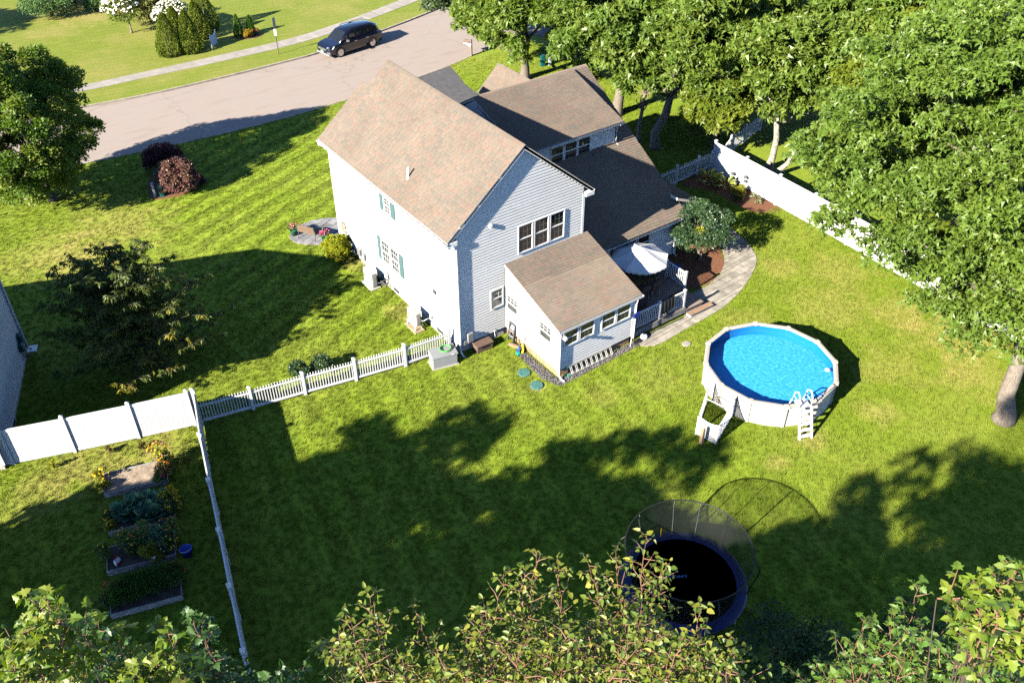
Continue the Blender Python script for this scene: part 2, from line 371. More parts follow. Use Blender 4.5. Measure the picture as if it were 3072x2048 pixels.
LONG = (A((0, 0, 0), (.4, .15, .04), (1, 0, -.16), (.4, -.15, .04)), np.array([(0, 2, 1), (0, 3, 2)]))
def star(n, base=LONG, rng=np.random.default_rng(3)):
    vs, fs = [], []
    for i in range(n):
        a = 2 * math.pi * i / n + rng.uniform(-.3, .3); L = rng.uniform(.75, 1.1); c, s = math.cos(a), math.sin(a); t = rng.uniform(-.35, .25)
        v = base[0] * L; z = v[:, 2] + v[:, 0] * t
        vs.append(np.stack([v[:, 0] * c - v[:, 1] * s, v[:, 0] * s + v[:, 1] * c, z], 1)); fs.append(base[1] + 4 * i)
    return np.concatenate(vs), np.concatenate(fs)
def ragged(seed):
    rng = np.random.default_rng(seed); n = int(rng.integers(4, 7)); vs, fs = [], []
    for i in range(n):                       # uneven leaves that leave the twig at different points and angles
        a = rng.uniform(0, 6.28); L = rng.uniform(.5, 1.05); w = rng.uniform(.16, .26); t = rng.uniform(-.7, .5); o = rng.uniform(-.25, .25, 2); r = rng.uniform(-.5, .5)
        v = A((.12, w * 1.15, .05 + r * w), (1.05, 0, -.12), (.12, -w * 1.15, .05 - r * w)) * L; c, s = math.cos(a), math.sin(a)
        vs.append(np.stack([v[:, 0] * c - v[:, 1] * s + o[0], v[:, 0] * s + v[:, 1] * c + o[1], v[:, 2] + v[:, 0] * t], 1)); fs.append(np.array([(0, 2, 1)]) + 3 * i)
    return np.concatenate(vs), np.concatenate(fs)
SPRAY = [ragged(s) for s in range(6)]
def rand_dirs(n, rng=RNG):
    v = rng.normal(size=(n, 3)); return v / np.linalg.norm(v, axis=1, keepdims=True)
def clumps(centre, radii, n, rng, inner=.45, flat=0.):
    """clump centres in an uneven ellipsoid, most of them near its skin"""
    d = rand_dirs(n * 3, rng); d = d[d[:, 2] > -.75 + flat][:n]
    ph = rng.uniform(0, 6.28, 6)
    bump = 1 + .13 * np.sin(3 * np.arctan2(d[:, 1], d[:, 0]) + ph[0]) + .10 * np.sin(5 * d[:, 2] * 2 + ph[1]) + .08 * np.sin(7 * np.arctan2(d[:, 1], d[:, 0]) + 4 * d[:, 2] + ph[2])
    r = np.maximum(rng.uniform(inner, 1, len(d)), rng.uniform(inner, 1, len(d))) * bump
    return np.asarray(centre) + d * r[:, None] * np.asarray(radii)
def leaf_cloud(C, rc, per, rng, up=.5, jit=.6, squash=.75):
    """positions, directions and normals of leaves on clumps C with radius rc"""
    n = len(C); d = rand_dirs(n * per, rng); d[:, 2] = np.where(d[:, 2] < -.35, -d[:, 2], d[:, 2])
    rr = (rng.uniform(.35, 1, n * per) ** .6)[:, None] * np.repeat(np.broadcast_to(rc, n), per)[:, None]
    P = np.repeat(C, per, 0) + d * rr * A(1, 1, squash)
    Z = d * (1 - up) + A(0, 0, 1) * up + rng.normal(size=d.shape) * jit * .6
    X = d + rng.normal(size=d.shape) * jit; X[:, 2] -= .25
    return P, X, Z
def crown(name, C, rc, per, m, parent, rng, shape=SPRAY, size=(.22, .34), up=.5, jit=.6, squash=.75, keep=None):
    P, X, Z = leaf_cloud(C, rc, per, rng, up, jit, squash)
    if keep is not None:
        k = keep(P); P, X, Z = P[k], X[k], Z[k]
    S = rng.uniform(size[0], size[1], len(P)); ci = np.repeat(rng.uniform(0, .55, len(C)), per)
    if keep is not None: ci = ci[k]
    sh = shape if isinstance(shape, list) else [shape]; pick = rng.integers(0, len(sh), len(P)); VV, FF, RR, off = [], [], [], 0
    for i, s in enumerate(sh):
        q = pick == i
        if not q.any(): continue
        V, F = spread(s, P[q], X[q], Z[q], S[q]); VV.append(V); FF.append(F + off); off += len(V); nf = len(s[1])
        RR.append((np.repeat(ci[q], nf) + np.repeat(rng.uniform(0, .3, q.sum()), nf) + rng.uniform(0, .15, q.sum() * nf)) % 1.)
    return np_mesh(name, np.concatenate(VV), np.concatenate(FF), m, parent, np.concatenate(RR))
def bent(p0, p1, rng, k=5, amp=.06):
    p0, p1 = Vector(p0), Vector(p1); L = (p1 - p0).length
    return [p0.lerp(p1, i / k) + Vector(rng.normal(size=3) * amp * L * math.sin(math.pi * i / k) * .5) for i in range(k + 1)]
def make_tree(name, label, base, H, centre, radii, nclump, rc, per, leaf, rng, bark='bark', trunk_r=.25, lean=None, size=(.22, .34), group=None, shape=SPRAY, inner=.45, up=.5, nlimb=14, squash=.75, keep=None, flat=0., jit=.6, extra=()):
    """trunk that rises to the crown, limbs to the clumps, crown of leaves"""
    t = thing(name, label, 'tree', base, group=group)
    base = Vector(base); top = Vector(lean) if lean else Vector((centre[0] * .6 + base.x * .4, centre[1] * .6 + base.y * .4, centre[2] + radii[2] * .45))
    pts = bent(base - Vector((0, 0, .15)), top, rng, 8, .05); pts[0] = base - Vector((0, 0, .15)); pts.insert(1, base + Vector((0, 0, .35)))
    rs = [trunk_r * 1.5, trunk_r * 1.08] + [trunk_r * (1 - .8 * i / 8) for i in range(1, 9)]
    MB().tube(pts, rs, 10).build('trunk', bark, t, True)
    C = clumps(centre, radii, nclump, rng, inner, flat)
    for ec, er, en in extra: C = np.r_[C, clumps(ec, er, en, rng, .3)]
    mb = MB(); idx = rng.choice(len(C), min(nlimb, len(C)), replace=False)
    for i in idx:
        j = int(rng.integers(4, 8)); p = pts[j]; q = Vector(C[i])
        if q.z < p.z: p = pts[3] if pts[3].z < q.z else pts[2]
        b = bent(p, q, rng, 5, .12); mb.tube(b, [rs[j] * .42 * (1 - .17 * k) for k in range(6)], 6, False)
    mb.build('branch', bark, t, True)
    crown('crown', C, rc, per, leaf, t, rng, shape, size, up, jit, squash, keep)
    return t
def inside(P, poly):
    x, y = P[:, 0], P[:, 1]; r = np.zeros(len(P), bool); n = len(poly)
    for i in range(n):
        x0, y0 = poly[i][:2]; x1, y1 = poly[(i + 1) % n][:2]
        c = ((y0 > y) != (y1 > y)) & (x < (x1 - x0) * (y - y0) / ((y1 - y0) or 1e-9) + x0); r ^= c
    return r
def sheet(name, poly, z, m, label=None, kind='structure'):
    o = MB().prism([tuple(p[:2]) for p in poly], z - .05, z).build(name, m); tag(o, label, None, None, kind); return o
NOGRASS = []                                              # outlines on which no grass grows

# ------------------------------------------------------------------ the setting
K = .0038                                                 # the far side of the road lies 0.1 m higher
def far(x, y): return (x + (CAM.x - x) * K, y + (CAM.y - y) * K)
LAWN_PATCH = [(20.0, -12.5, 2.8, .8), (19.5, -6.0, 2.2, .45), (16.5, -7.5, 2.4, .35), (14.8, -12.0, 1.8, .4), (17.0, -3.8, 1.4, .35), (6.0, -6.5, 1.6, .25), (12.5, -5.8, 1.5, .3), (-17.5, 2.5, 2.0, .5), (-13, 1.8, 1.6, .4), (-13.5, 19.5, 3, .4), (3.5, -6.0, 1.2, .25), (17.5, -14.5, 1.8, .6), (12.0, -13.6, 1.0, .6), (18.8, -9.5, 2.0, .5), (-.6, 4.3, 1.0, .6), (-.4, 9.4, .8, .6), (8.6, -12.9, .9, .6), (-9, 20, 3.2, .5), (-12, 17.5, 3.0, .55), (-2.3, .9, .5, .8), (-15, 2.6, 2.4, .5), (6.5, -13, .7, .5), (1.5, -2.8, .42, .9), (1.5, -3.8, .42, .9), (8.6, 38.2, .6, .5)]
grass_mat('lawn', (.138, .212, .014), (.198, .256, .020), (.33, .30, .075),
          [(.98, -.17, 1.25, .17, -11, 6, -25, 3), (-.39, .92, 1.25, .34, -6.8, 5, 3.2, 27), (.97, -.24, 1.5, .13, -11, -6.8, 3, 19)], .24, LAWN_PATCH)
grass_mat('lawn_far', (.140, .178, .020), (.180, .208, .030), (.28, .235, .075), [(.2, .98, .7, .05, -40, 60, 30, 120)], .55, [(-.5, 55.5, 3.0, .8), (-4, 53.5, 2.5, .5)])
sheet('lawn', [(-260, -200), (320, -200), (320, 260), (-260, 260)], 0, 'lawn')
kerb_l = [(-60, 45), (-30, 40.6), (-14, 38.3), (-6.27, 37.15), (-2.27, 36.64), (2.95, 36.49), (8.69, 36.6), (11.18, 36.78), (17.16, 38.05), (23.36, 39.76), (34, 43.4), (50, 50), (70, 60)]
near_l = [(-60, 37), (-30, 32.6), (-14, 29.9), (-9.05, 29.02), (-4.96, 28.46), (-.41, 27.95), (4.52, 27.75), (8.54, 27.98), (14.89, 28.53), (17.96, 29.03), (20.49, 29.7), (25.72, 31.26), (36, 35), (52, 42), (72, 52)]
def smooth(pl, k=4):
    out = []; P = [Vector((*p, 0)) for p in pl]
    for i in range(len(P) - 1):
        p0, p1, p2, p3 = P[max(i - 1, 0)], P[i], P[i + 1], P[min(i + 2, len(P) - 1)]
        for j in range(k):
            t = j / k; out.append(.5 * ((2 * p1) + (p2 - p0) * t + (2 * p0 - 5 * p1 + 4 * p2 - p3) * t * t + (3 * p1 - p0 - 3 * p2 + p3) * t ** 3))
    return [(p.x, p.y) for p in out] + [tuple(pl[-1])]
KL, NL = smooth(kerb_l), smooth(near_l)
def strip(name, a, b, z0, z1, m, kind='structure', parent=None):
    mb = MB(); n = len(a)
    vs = [(*p, z0) for p in a] + [(*p, z0) for p in b] + [(*p, z1) for p in a] + [(*p, z1) for p in b]
    fs = []
    for i in range(n - 1): fs += [(2 * n + i, 2 * n + i + 1, 3 * n + i + 1, 3 * n + i), (i, 2 * n + i, 2 * n + i + 1, i + 1)[::-1], (n + i, n + i + 1, 3 * n + i + 1, 3 * n + i)[::-1]]
    o = mb.add(vs, fs).build(name, m, parent)
    if parent is None: tag(o, kind=kind)
    return o
def road_mat():
    m, n, l = new_mat('road'); out = N(n, 'ShaderNodeOutputMaterial'); p = N(n, 'ShaderNodeBsdfPrincipled'); l.new(p.outputs[0], out.inputs[0])
    p.inputs['Roughness'].default_value = .92; p.inputs['Specular IOR Level'].default_value = .2
    g = N(n, 'ShaderNodeNewGeometry'); mp = N(n, 'ShaderNodeMapping'); mp.inputs['Scale'].default_value = (.35, 1.6, 1); l.new(g.outputs['Position'], mp.inputs[0])
    a = N(n, 'ShaderNodeTexNoise'); a.inputs['Scale'].default_value = 1.1; a.inputs['Detail'].default_value = 6; l.new(mp.outputs[0], a.inputs['Vector'])
    r = ramp(n, [(.30, (.255, .208, .178)), (.5, (.285, .235, .200)), (.68, (.270, .228, .203))]); l.new(a.outputs[0], r.inputs[0])
    b = N(n, 'ShaderNodeTexNoise'); b.inputs['Scale'].default_value = 45; b.inputs['Detail'].default_value = 4; l.new(g.outputs['Position'], b.inputs['Vector'])
    v = N(n, 'ShaderNodeTexVoronoi', feature='DISTANCE_TO_EDGE'); v.inputs['Scale'].default_value = .075
    ds = N(n, 'ShaderNodeVectorMath', op='ADD'); nn = N(n, 'ShaderNodeTexNoise'); nn.inputs['Scale'].default_value = .8; nn.inputs['Detail'].default_value = 5; l.new(g.outputs['Position'], nn.inputs['Vector'])
    sc = N(n, 'ShaderNodeVectorMath', op='SCALE'); sc.inputs['Scale'].default_value = 2.2; l.new(nn.outputs['Color'], sc.inputs[0]); l.new(g.outputs['Position'], ds.inputs[0]); l.new(sc.outputs[0], ds.inputs[1]); l.new(ds.outputs[0], v.inputs['Vector'])
    ck = N(n, 'ShaderNodeMapRange', i1=0., i2=.004, i3=.72, i4=1.); l.new(v.outputs['Distance'], ck.inputs[0])
    br = N(n, 'ShaderNodeMapRange', i1=.25, i2=.75, i3=.86, i4=1.14); l.new(b.outputs[0], br.inputs[0])
    mu = N(n, 'ShaderNodeMath', op='MULTIPLY'); l.new(ck.outputs[0], mu.inputs[0]); l.new(br.outputs[0], mu.inputs[1])
    hv = N(n, 'ShaderNodeHueSaturation'); l.new(mu.outputs[0], hv.inputs['Value']); l.new(r.outputs[0], hv.inputs['Color']); l.new(hv.outputs[0], p.inputs['Base Color'])
    bp_ = N(n, 'ShaderNodeBump'); bp_.inputs['Strength'].default_value = .3; bp_.inputs['Distance'].default_value = .01; l.new(b.outputs[0], bp_.inputs['Height']); l.new(bp_.outputs[0], p.inputs['Normal'])
road_mat()
nk = max(len(KL), len(NL))
def resample(pl, n):
    P = np.array(pl); s = np.r_[0, np.cumsum(np.linalg.norm(np.diff(P, axis=0), axis=1))]; t = np.linspace(0, s[-1], n)
    return [(float(x), float(y)) for x, y in zip(np.interp(t, s, P[:, 0]), np.interp(t, s, P[:, 1]))]
ra, rb = resample(KL, 90), resample(NL, 90)
strip('road', rb, ra, -.02, .006, 'road'); NOGRASS.append(NL + KL[::-1])
# pale worn edge along the near side, kerb stones along the far side
edge = [(x + .0, y - .16) for x, y in NL]
strip('road_edge', edge, [(x, y) for x, y in NL], -.02, .03, 'kerb')
kerb = tag(D.objects.new('kerb', None), kind='structure'); COL.objects.link(kerb)
kk = resample(KL, 110)
for i in range(len(kk) - 1):
    a, b = Vector((*kk[i], 0)), Vector((*kk[i + 1], 0)); d = (b - a).normalized(); nrm = Vector((-d.y, d.x, 0)); b = b - d * .015
    MB().add([a, b, b + nrm * .16, a + nrm * .16, a + nrm * .015 + Vector((0, 0, .115)), b + nrm * .015 + Vector((0, 0, .115)), b + nrm * .16 + Vector((0, 0, .115)), a + nrm * .16 + Vector((0, 0, .115))],
             [(0, 3, 2, 1), (4, 5, 6, 7), (0, 1, 5, 4), (1, 2, 6, 5), (2, 3, 7, 6), (3, 0, 4, 7)]).build('kerb_stone', 'kerb', kerb)
fl = [(x, y + .15) for x, y in ra]
strip('far_lawn', fl, [(x * 1.0, y + 150) for x, y in fl], -.02, .1, 'lawn_far')
sw_far = [(-30, 45.2), (-14, 42.4), (-6.13, 41.28), (-.82, 41.04), (4.7, 40.92), (10.7, 41.0), (15.74, 41.98), (22.59, 44.02), (34, 48), (50, 54.6)]
sw_near = [(-30, 44.0), (-14, 41.2), (-6.12, 40.12), (-1.17, 39.90), (4.18, 39.66), (10.05, 39.64), (14.8, 40.38), (23.4, 42.86), (34.5, 46.7), (50.5, 53.4)]
sa, sb = resample(smooth([far(*p) for p in sw_far]), 61), resample(smooth([far(*p) for p in sw_near]), 61)
walk = tag(D.objects.new('sidewalk', None), kind='structure'); COL.objects.link(walk)
for i in range(60):
    g = .012
    l4 = [Vector((*sb[i], 0)).lerp(Vector((*sb[i + 1], 0)), g), Vector((*sb[i], 0)).lerp(Vector((*sb[i + 1], 0)), 1 - g), Vector((*sa[i], 0)).lerp(Vector((*sa[i + 1], 0)), 1 - g), Vector((*sa[i], 0)).lerp(Vector((*sa[i + 1], 0)), g)]
    MB().prism([(p.x, p.y) for p in l4], .05, .118 + random.uniform(-.002, .003)).build('paving_slab', 'sidewalk', walk)
drive = [(13.6, 28.40), (14.89, 28.5), (17.96, 29.0), (17.55, 27.2), (16.99, 25.39), (16.77, 23.05), (16.6, 18), (16.4, 12.5), (11.2, 12.5), (11.4, 20), (12.2, 26.2)]
sheet('driveway', drive, .012, 'asphalt_drive'); NOGRASS.append(drive)
drive2 = [(26.5, 31.2), (36, 35.5), (38, 24), (33, 20.5), (29, 25.5)]
sheet('driveway', drive2, .012, 'asphalt_far'); NOGRASS.append(drive2)
mr_bed = [(19.06, 5.28), (19.73, 4.58), (20.12, 3.45), (20.1, 1.21), (20.67, .52), (21.9, .5), (21.95, 5.8), (19.5, 5.8)]
sheet('mulch_bed', smooth(mr_bed + [mr_bed[0]], 3)[:-1], .012, 'mulch'); NOGRASS.append(mr_bed)
bd2 = [(11.7, -1.2), (12.2, -2.6), (13.6, -2.55), (14.5, -2.2), (15.2, -1.7), (16.2, -.3), (16.2, 1.0), (15.6, 1.4), (13.4, .9), (11.7, .5)]
sheet('mulch_bed', smooth(bd2 + [bd2[0]], 3)[:-1], .012, 'mulch'); NOGRASS.append(bd2)
bd3 = [(-6.75, 22.2), (-6.3, 21.75), (-5.2, 21.5), (-4.1, 21.8), (-3.6, 22.6), (-3.7, 24), (-4.3, 25.4), (-5.6, 25.2), (-6.4, 23.8)]
sheet('mulch_bed', bd3, .012, 'mulch'); NOGRASS.append(bd3)
bd4 = [far(7.0, 43.9), far(7.5, 43.0), far(8.6, 42.7), far(9.4, 43.1), far(9.3, 43.9), far(8.2, 44.4)]
sheet('mulch_bed', bd4, .112, 'mulch_dark')
# gravel strip along the sunroom, as loose stones over a dark bed
gbed = [(2.05, -1.6), (2.45, -1.5), (2.5, -3.95), (7.2, -3.95), (7.1, -4.32), (2.3, -4.45), (1.95, -3.6)]
sheet('gravel_bed', gbed, .008, 'dark_grey'); NOGRASS.append(gbed)
gp = RNG.uniform((1.9, -4.5), (7.25, -1.4), (9000, 2)); gp = gp[inside(gp, gbed)]
OCT = (A((1, 0, 0), (0, 1, 0), (-1, 0, 0), (0, -1, 0), (0, 0, .8), (0, 0, -.6)), np.array([(0, 1, 4), (1, 2, 4), (2, 3, 4), (3, 0, 4)]))
V, F = spread(OCT, np.c_[gp, np.full(len(gp), .02)], RNG.normal(size=(len(gp), 3)), np.tile(A(0, 0, 1), (len(gp), 1)), RNG.uniform(.018, .035, len(gp)))
tag(np_mesh('gravel', V, F, 'gravel'), 'grey gravel strip along the foot of the sunroom', None, None, 'stuff')
# paved walk that curves round from the deck, and the slate patio by the west corner
def pavers(name, poly, cell, m, rot, gapf=.012, base='sand', offs=True, zz=.03):
    ob = tag(D.objects.new(name, None), kind='structure'); COL.objects.link(ob); NOGRASS.append(poly)
    MB().prism(poly, -.03, .008).build('joint_bed', base, ob)
    P = np.array(poly)[:, :2]; c = P.mean(0); R = np.array(((math.cos(rot), -math.sin(rot)), (math.sin(rot), math.cos(rot))))
    Q = (P - c) @ R; lo, hi = Q.min(0) - cell[1], Q.max(0) + cell[1]; y = lo[1]; k = 0
    while y < hi[1]:
        h = cell[1] * random.choice((.7, 1, 1, 1.3)); x = lo[0] - (cell[0] * random.random() if offs else 0)
        while x < hi[0]:
            w = cell[0] * random.choice((.6, .8, 1, 1, 1.35)); q = [(x + gapf, y + gapf), (x + w - gapf, y + gapf), (x + w - gapf, y + h - gapf), (x + gapf, y + h - gapf)]
            q = clip([np.array(a) for a in q], Q)
            if len(q) >= 3:
                pts = [tuple(R @ p + c) for p in q]
                MB().prism(pts, -.01, zz + random.uniform(-.003, .005)).build('paving_stone', m, ob)
            x += w
        y += h
    return ob
def clip(poly, region):
    """keep the stone only where the (possibly concave) outline allows it"""
    ins = inside(np.array(poly), region)
    if ins.all(): return poly
    if not ins.any(): return []
    out = []
    for i in range(len(poly)):
        a, b = poly[i], poly[(i + 1) % len(poly)]; ia, ib = ins[i], ins[(i + 1) % len(poly)]
        if ia: out.append(a)
        if ia != ib:
            lo, hi = (a, b) if ia else (b, a)
            for _ in range(10):
                mid = (lo + hi) / 2
                if inside(mid[None], region)[0]: lo = mid
                else: hi = mid
            out.append(lo)
    return out
walk_poly = [(7.0, -3.95), (7.05, -4.45), (7.5, -4.75), (8.2, -4.8), (9.45, -4.68), (10.89, -4.62), (12.36, -4.49), (13.93, -4.05), (15.2, -3.5), (16.2, -2.95), (16.9, -2.4), (17.35, -1.6), (17.75, -.5), (17.95, .5), (17.9, 1.6), (17.2, 1.5), (16.6, .6), (16.2, -.5), (15.6, -1.35), (15.0, -1.9), (14.11, -2.45), (12.9, -2.75), (11.8, -2.75), (11.6, -3.9)]
pavers('garden_path', walk_poly, (.42, .30), 'paver', rad(4))
pat = [(-2.05, 13.72), (-2.08, 13.2), (-1.9, 12.75), (-1.5, 12.35), (-.95, 11.95), (-.55, 11.8), (-.05, 11.75), (.9, 11.9), (1.3, 13.2), (1.1, 13.95), (.4, 14.35), (-.3, 14.55), (-1.0, 14.5), (-1.6, 14.2)]
pavers('patio', pat, (.62, .5), 'slate', rad(28))
# ------------------------------------------------------------------ the white house
house = thing('house', 'large two-storey white house with tan shingle roofs and a sunroom, centre of the photo', 'house')
def siding(parent, T, b0, b1, span, m='siding', pitch=.145, name='siding_board'):
    """one object per course; span(b) -> [(a0, a1), ...]"""
    b = b0
    while b < b1 - .02:
        t = min(pitch, b1 - b)
        for a0, a1 in span(b + t / 2):
            if a1 - a0 < .05: continue
            k = b + t * .56      # Dutch lap: flat face below, cove above
            MB(T).add([(a0, 0, b), (a1, 0, b), (a1, .026, b), (a0, .026, b), (a0, .025, k), (a1, .025, k), (a1, .002, b + t), (a0, .002, b + t), (a0, 0, b + t), (a1, 0, b + t)],
                      [(0, 1, 2, 3), (3, 2, 5, 4), (4, 5, 6, 7), (7, 6, 9, 8), (0, 3, 4, 7, 8), (1, 9, 6, 5, 2)]).build(name, m, parent)
        b += pitch
def window(parent, T, a0, a1, b0, b1, grid=(3, 2), glass='glass_dark', trim=.05, both=True, dep=.07, name='window'):
    mb = MB(T)
    for (p, q, r, s) in ((a0 - trim, b0 - trim, a1 + trim, b0), (a0 - trim, b1, a1 + trim, b1 + trim), (a0 - trim, b0, a0, b1), (a1, b0, a1 + trim, b1)): mb.box(p, -.01, q, r, dep, s)
    w = mb.build(name, 'white_trim', parent)
    bm = (b0 + b1) / 2; e = .035
    sash = MB(T); sash.box(a0, .0, bm - e / 2, a1, dep - .01, bm + e / 2)
    for s0, s1 in ((b0, bm - e / 2), (bm + e / 2, b1)):
        d = .044 if s0 == b0 else .052
        for (p, q, r, s) in ((a0, s0, a1, s0 + .018), (a0, s1 - .018, a1, s1), (a0, s0 + .018, a0 + .018, s1 - .018), (a1 - .018, s0 + .018, a1, s1 - .018)): sash.box(p, 0, q, r, d, s)
    sash.build('sash', 'white_trim', w)
    for s0, s1 in ((b0 + .018, bm - e / 2 - .018), (bm + e / 2 + .018, b1 - .018)):
        MB(T).box(a0 + .018, .004, s0, a1 - .018, .034, s1).build('pane', glass, w)
    if grid:
        g = MB(T)
        for s0, s1 in ((b0 + .03, bm - e / 2 - .03), (bm + e / 2 + .03, b1 - .03))[(0 if both else 1):]:
            for i in range(1, grid[0]): x = a0 + .03 + (a1 - a0 - .06) * i / grid[0]; g.box(x - .007, .0345, s0, x + .007, .0395, s1)
            for j in range(1, grid[1]): z = s0 + (s1 - s0) * j / grid[1]; g.box(a0 + .03, .0347, z - .007, a1 - .03, .0393, z + .007)
        g.build('muntin', 'muntin' if glass == 'glass_dark' else 'white_trim', w)
    return w
def roof(parent, name, O, U, Vd, w, h, single=False, thick=.14, tabs=.30, expo=.145):
    """rectangular roof slope from the eave corner O: U along the eave, Vd up the slope; real shingle tabs in courses"""
    O, U, Vd = Vector(O), Vector(U).normalized(), Vector(Vd).normalized(); Nn = U.cross(Vd).normalized()
    if Nn.z < 0: Nn = -Nn
    T = Matrix(((U.x, Vd.x, Nn.x, O.x), (U.y, Vd.y, Nn.y, O.y), (U.z, Vd.z, Nn.z, O.z), (0, 0, 0, 1)))
    R_ = MB(T).box(0, 0, -thick, w, h, -.004).build(name, 'wall_sheet', parent)
    MB(T).box(-.012, -.02, -thick - .02, w + .012, .006, -.006).build('fascia', 'white_trim', R_)
    rows = int(math.ceil(h / expo)); quads, rnd, todo = [], [], []
    rngs = np.random.default_rng(len(name) * 7 + int(w * 100))
    for j in range(rows):
        y0 = j * expo - .025; y1 = min(h, y0 + expo * 1.25); x = -.02 - (tabs * .5 if j % 2 else 0) - rngs.uniform(0, .1)
        while x < w:
            tw = tabs * rngs.uniform(.75, 1.25); xa, xb = max(x, -.02), min(x + tw - .007, w + .02); x += tw
            if xb - xa < .03: continue
            th = .010 + .009 * rngs.random(); dy = rngs.uniform(-.008, .008) if j else 0
            todo.append((xa, xb, y0 + dy, y1, th))
    single_n = 300 if single else 0
    sing = todo[:single_n]; rest = todo[single_n:]
    vs, fs = [], []
    for xa, xb, y0, y1, th in rest:
        k = len(vs); vs += [(xa, y0, th), (xb, y0, th), (xb, y1, .002), (xa, y1, .002), (xa, y0, 0), (xb, y0, 0)]
        fs += [(k, k + 1, k + 2, k + 3), (k + 4, k + 5, k + 1, k)]; r = rngs.random(); rnd += [r, r]
    if vs:
        W_ = np.array([tuple(T @ Vector(v)) for v in vs]); o = np_mesh('shingles', W_, np.array(fs), 'shingle', R_, rnd); o['kind'] = 'stuff'
    if sing:
        me = D.meshes.new('shingle'); me.from_pydata([(0, 0, 0), (1, 0, 0), (1, 1, 0), (0, 1, 0), (0, 0, 1), (1, 0, 1), (1, 1, .12), (0, 1, .12)], [], [(4, 5, 6, 7), (0, 1, 5, 4), (1, 2, 6, 5), (3, 0, 4, 7)]); me.materials.append(MATS['shingle'])
        for xa, xb, y0, y1, th in sing:
            o = link('shingle', me, R_); q = T.to_quaternion(); o.location = T @ Vector((xa, y0, 0)); o.rotation_euler = q.to_euler(); o.scale = (xb - xa, y1 - y0, th)
    return R_, T
def caps(parent, p, q, wid=.14, m='shingle'):
    p, q = Vector(p), Vector(q); L = (q - p).length; n = int(L / .2); d = (q - p).normalized(); side = d.cross(Vector((0, 0, 1))).normalized()
    vs, fs, rnd = [], [], []
    for i in range(n):
        a, b = p + d * (i * L / n), p + d * ((i + 1.15) * L / n); h = Vector((0, 0, .022)); l0 = Vector((0, 0, .006)); dn = Vector((0, 0, -.10))
        k = len(vs); vs += [a + h, b + l0, a + side * wid + dn + h, b + side * wid + dn + l0, a - side * wid + dn + h, b - side * wid + dn + l0]
        fs += [(k, k + 1, k + 3, k + 2), (k, k + 4, k + 5, k + 1)]; r = random.random(); rnd += [r, r]
    return np_mesh('ridge_cap', np.array([tuple(v) for v in vs]), np.array(fs), m, parent, rnd)
def downspout(parent, pts, name='downspout'):
    return MB().tube(pts, .042, 6).build(name, 'white_trim', parent)
Wd, Lh, RZ, EZ, EX, OV = 6.884, 11.46, 9.376, 6.108, .471, .165
SL = (RZ - EZ) / (Wd / 2 + EX); CX = Wd / 2
def roofz(x): return RZ - SL * abs(x - CX)
# main block: core, foundation, clapboards course by course
mb = MB(); prof = [(0, .40), (Wd, .40), (Wd, roofz(Wd) - .2), (CX, RZ - .2), (0, roofz(0) - .2)]
mb.add([(x, 0, z) for x, z in prof] + [(x, 10.98, z) for x, z in prof], [(0, 1, 2, 3, 4), (9, 8, 7, 6, 5), (0, 5, 6, 1), (1, 6, 7, 2), (2, 7, 8, 3), (3, 8, 9, 4), (4, 9, 5, 0)])
wall = mb.build('wall', 'wall_sheet', house)
pf = [(0, .40), (2.2, .40), (2.2, roofz(2.2) - .2), (0, roofz(0) - .2)]
MB().add([(x, 10.98, z) for x, z in pf] + [(x, Lh, z) for x, z in pf], [(0, 1, 2, 3), (7, 6, 5, 4), (0, 4, 5, 1), (1, 5, 6, 2), (2, 6, 7, 3), (3, 7, 4, 0)]).build('wall', 'siding', house)
MB().box(.03, .03, -.2, Wd - .03, Lh - .03, .42).build('foundation', 'concrete', house)
TG = frame((0, 0, 0), (1, 0, 0), (0, -1, 0)); TW = frame((0, 0, 0), (0, 1, 0), (-1, 0, 0))
siding(wall, TG, .42, RZ - .26, lambda b: [(max(.06, CX - (RZ - .22 - b) / SL), min(Wd - .06, CX + (RZ - .22 - b) / SL))] if b > roofz(0) - .22 else ([(.06, Wd - .06)] if b > 3.7 else [(.06, 2.5)]))
siding(wall, TW, .42, 5.95, lambda b: [(.06, Lh - .06)])
for (x, y) in ((0, 0), (0, Lh), (Wd, 0)):
    sx = -1 if x == 0 else 1
    MB().box(x + sx * .036, y - .036 if y == 0 else y - .09, .41, x - sx * .09, y + .09 if y == 0 else y + .036, 5.95).build('corner_board', 'white_trim', house)
for T, a in ((TG, [(3.24, 3.97), (4.12, 4.85), (4.99, 5.73)]),):
    for a0, a1 in a: window(house, T, a0, a1, 4.18, 5.52, (3, 2))
window(house, TG, 1.74, 2.35, 1.80, 2.71, (3, 2), 'curtain', both=False)
window(house, TW, 5.48, 5.99, 4.55, 5.34, (2, 2), 'curtain')
window(house, TW, 5.97, 6.69, 1.49, 2.73, (3, 2), 'curtain'); window(house, TW, 5.09, 5.80, 1.49, 2.73, (3, 2), 'curtain')
def shutter(a0, a1, b0, b1):
    s = MB(TW).box(a0, .0, b0, a1, .055, b1).build('shutter', 'shutter', house)
    l = MB(TW)
    n = int((b1 - b0 - .1) / .075)
    for i in range(n): z = b0 + .06 + i * .075; l.add([(a0 + .05, .056, z), (a1 - .05, .056, z), (a1 - .05, .07, z + .03), (a0 + .05, .07, z + .03), (a0 + .05, .056, z + .06), (a1 - .05, .056, z + .06)], [(0, 1, 2, 3), (3, 2, 5, 4)])
    l.build('louvre', 'shutter', s)
for s in ((6.07, 6.45, 4.5, 5.38), (5.02, 5.40, 4.5, 5.38), (6.77, 7.12, 1.45, 2.77), (4.65, 5.00, 1.45, 2.77)): shutter(*s)
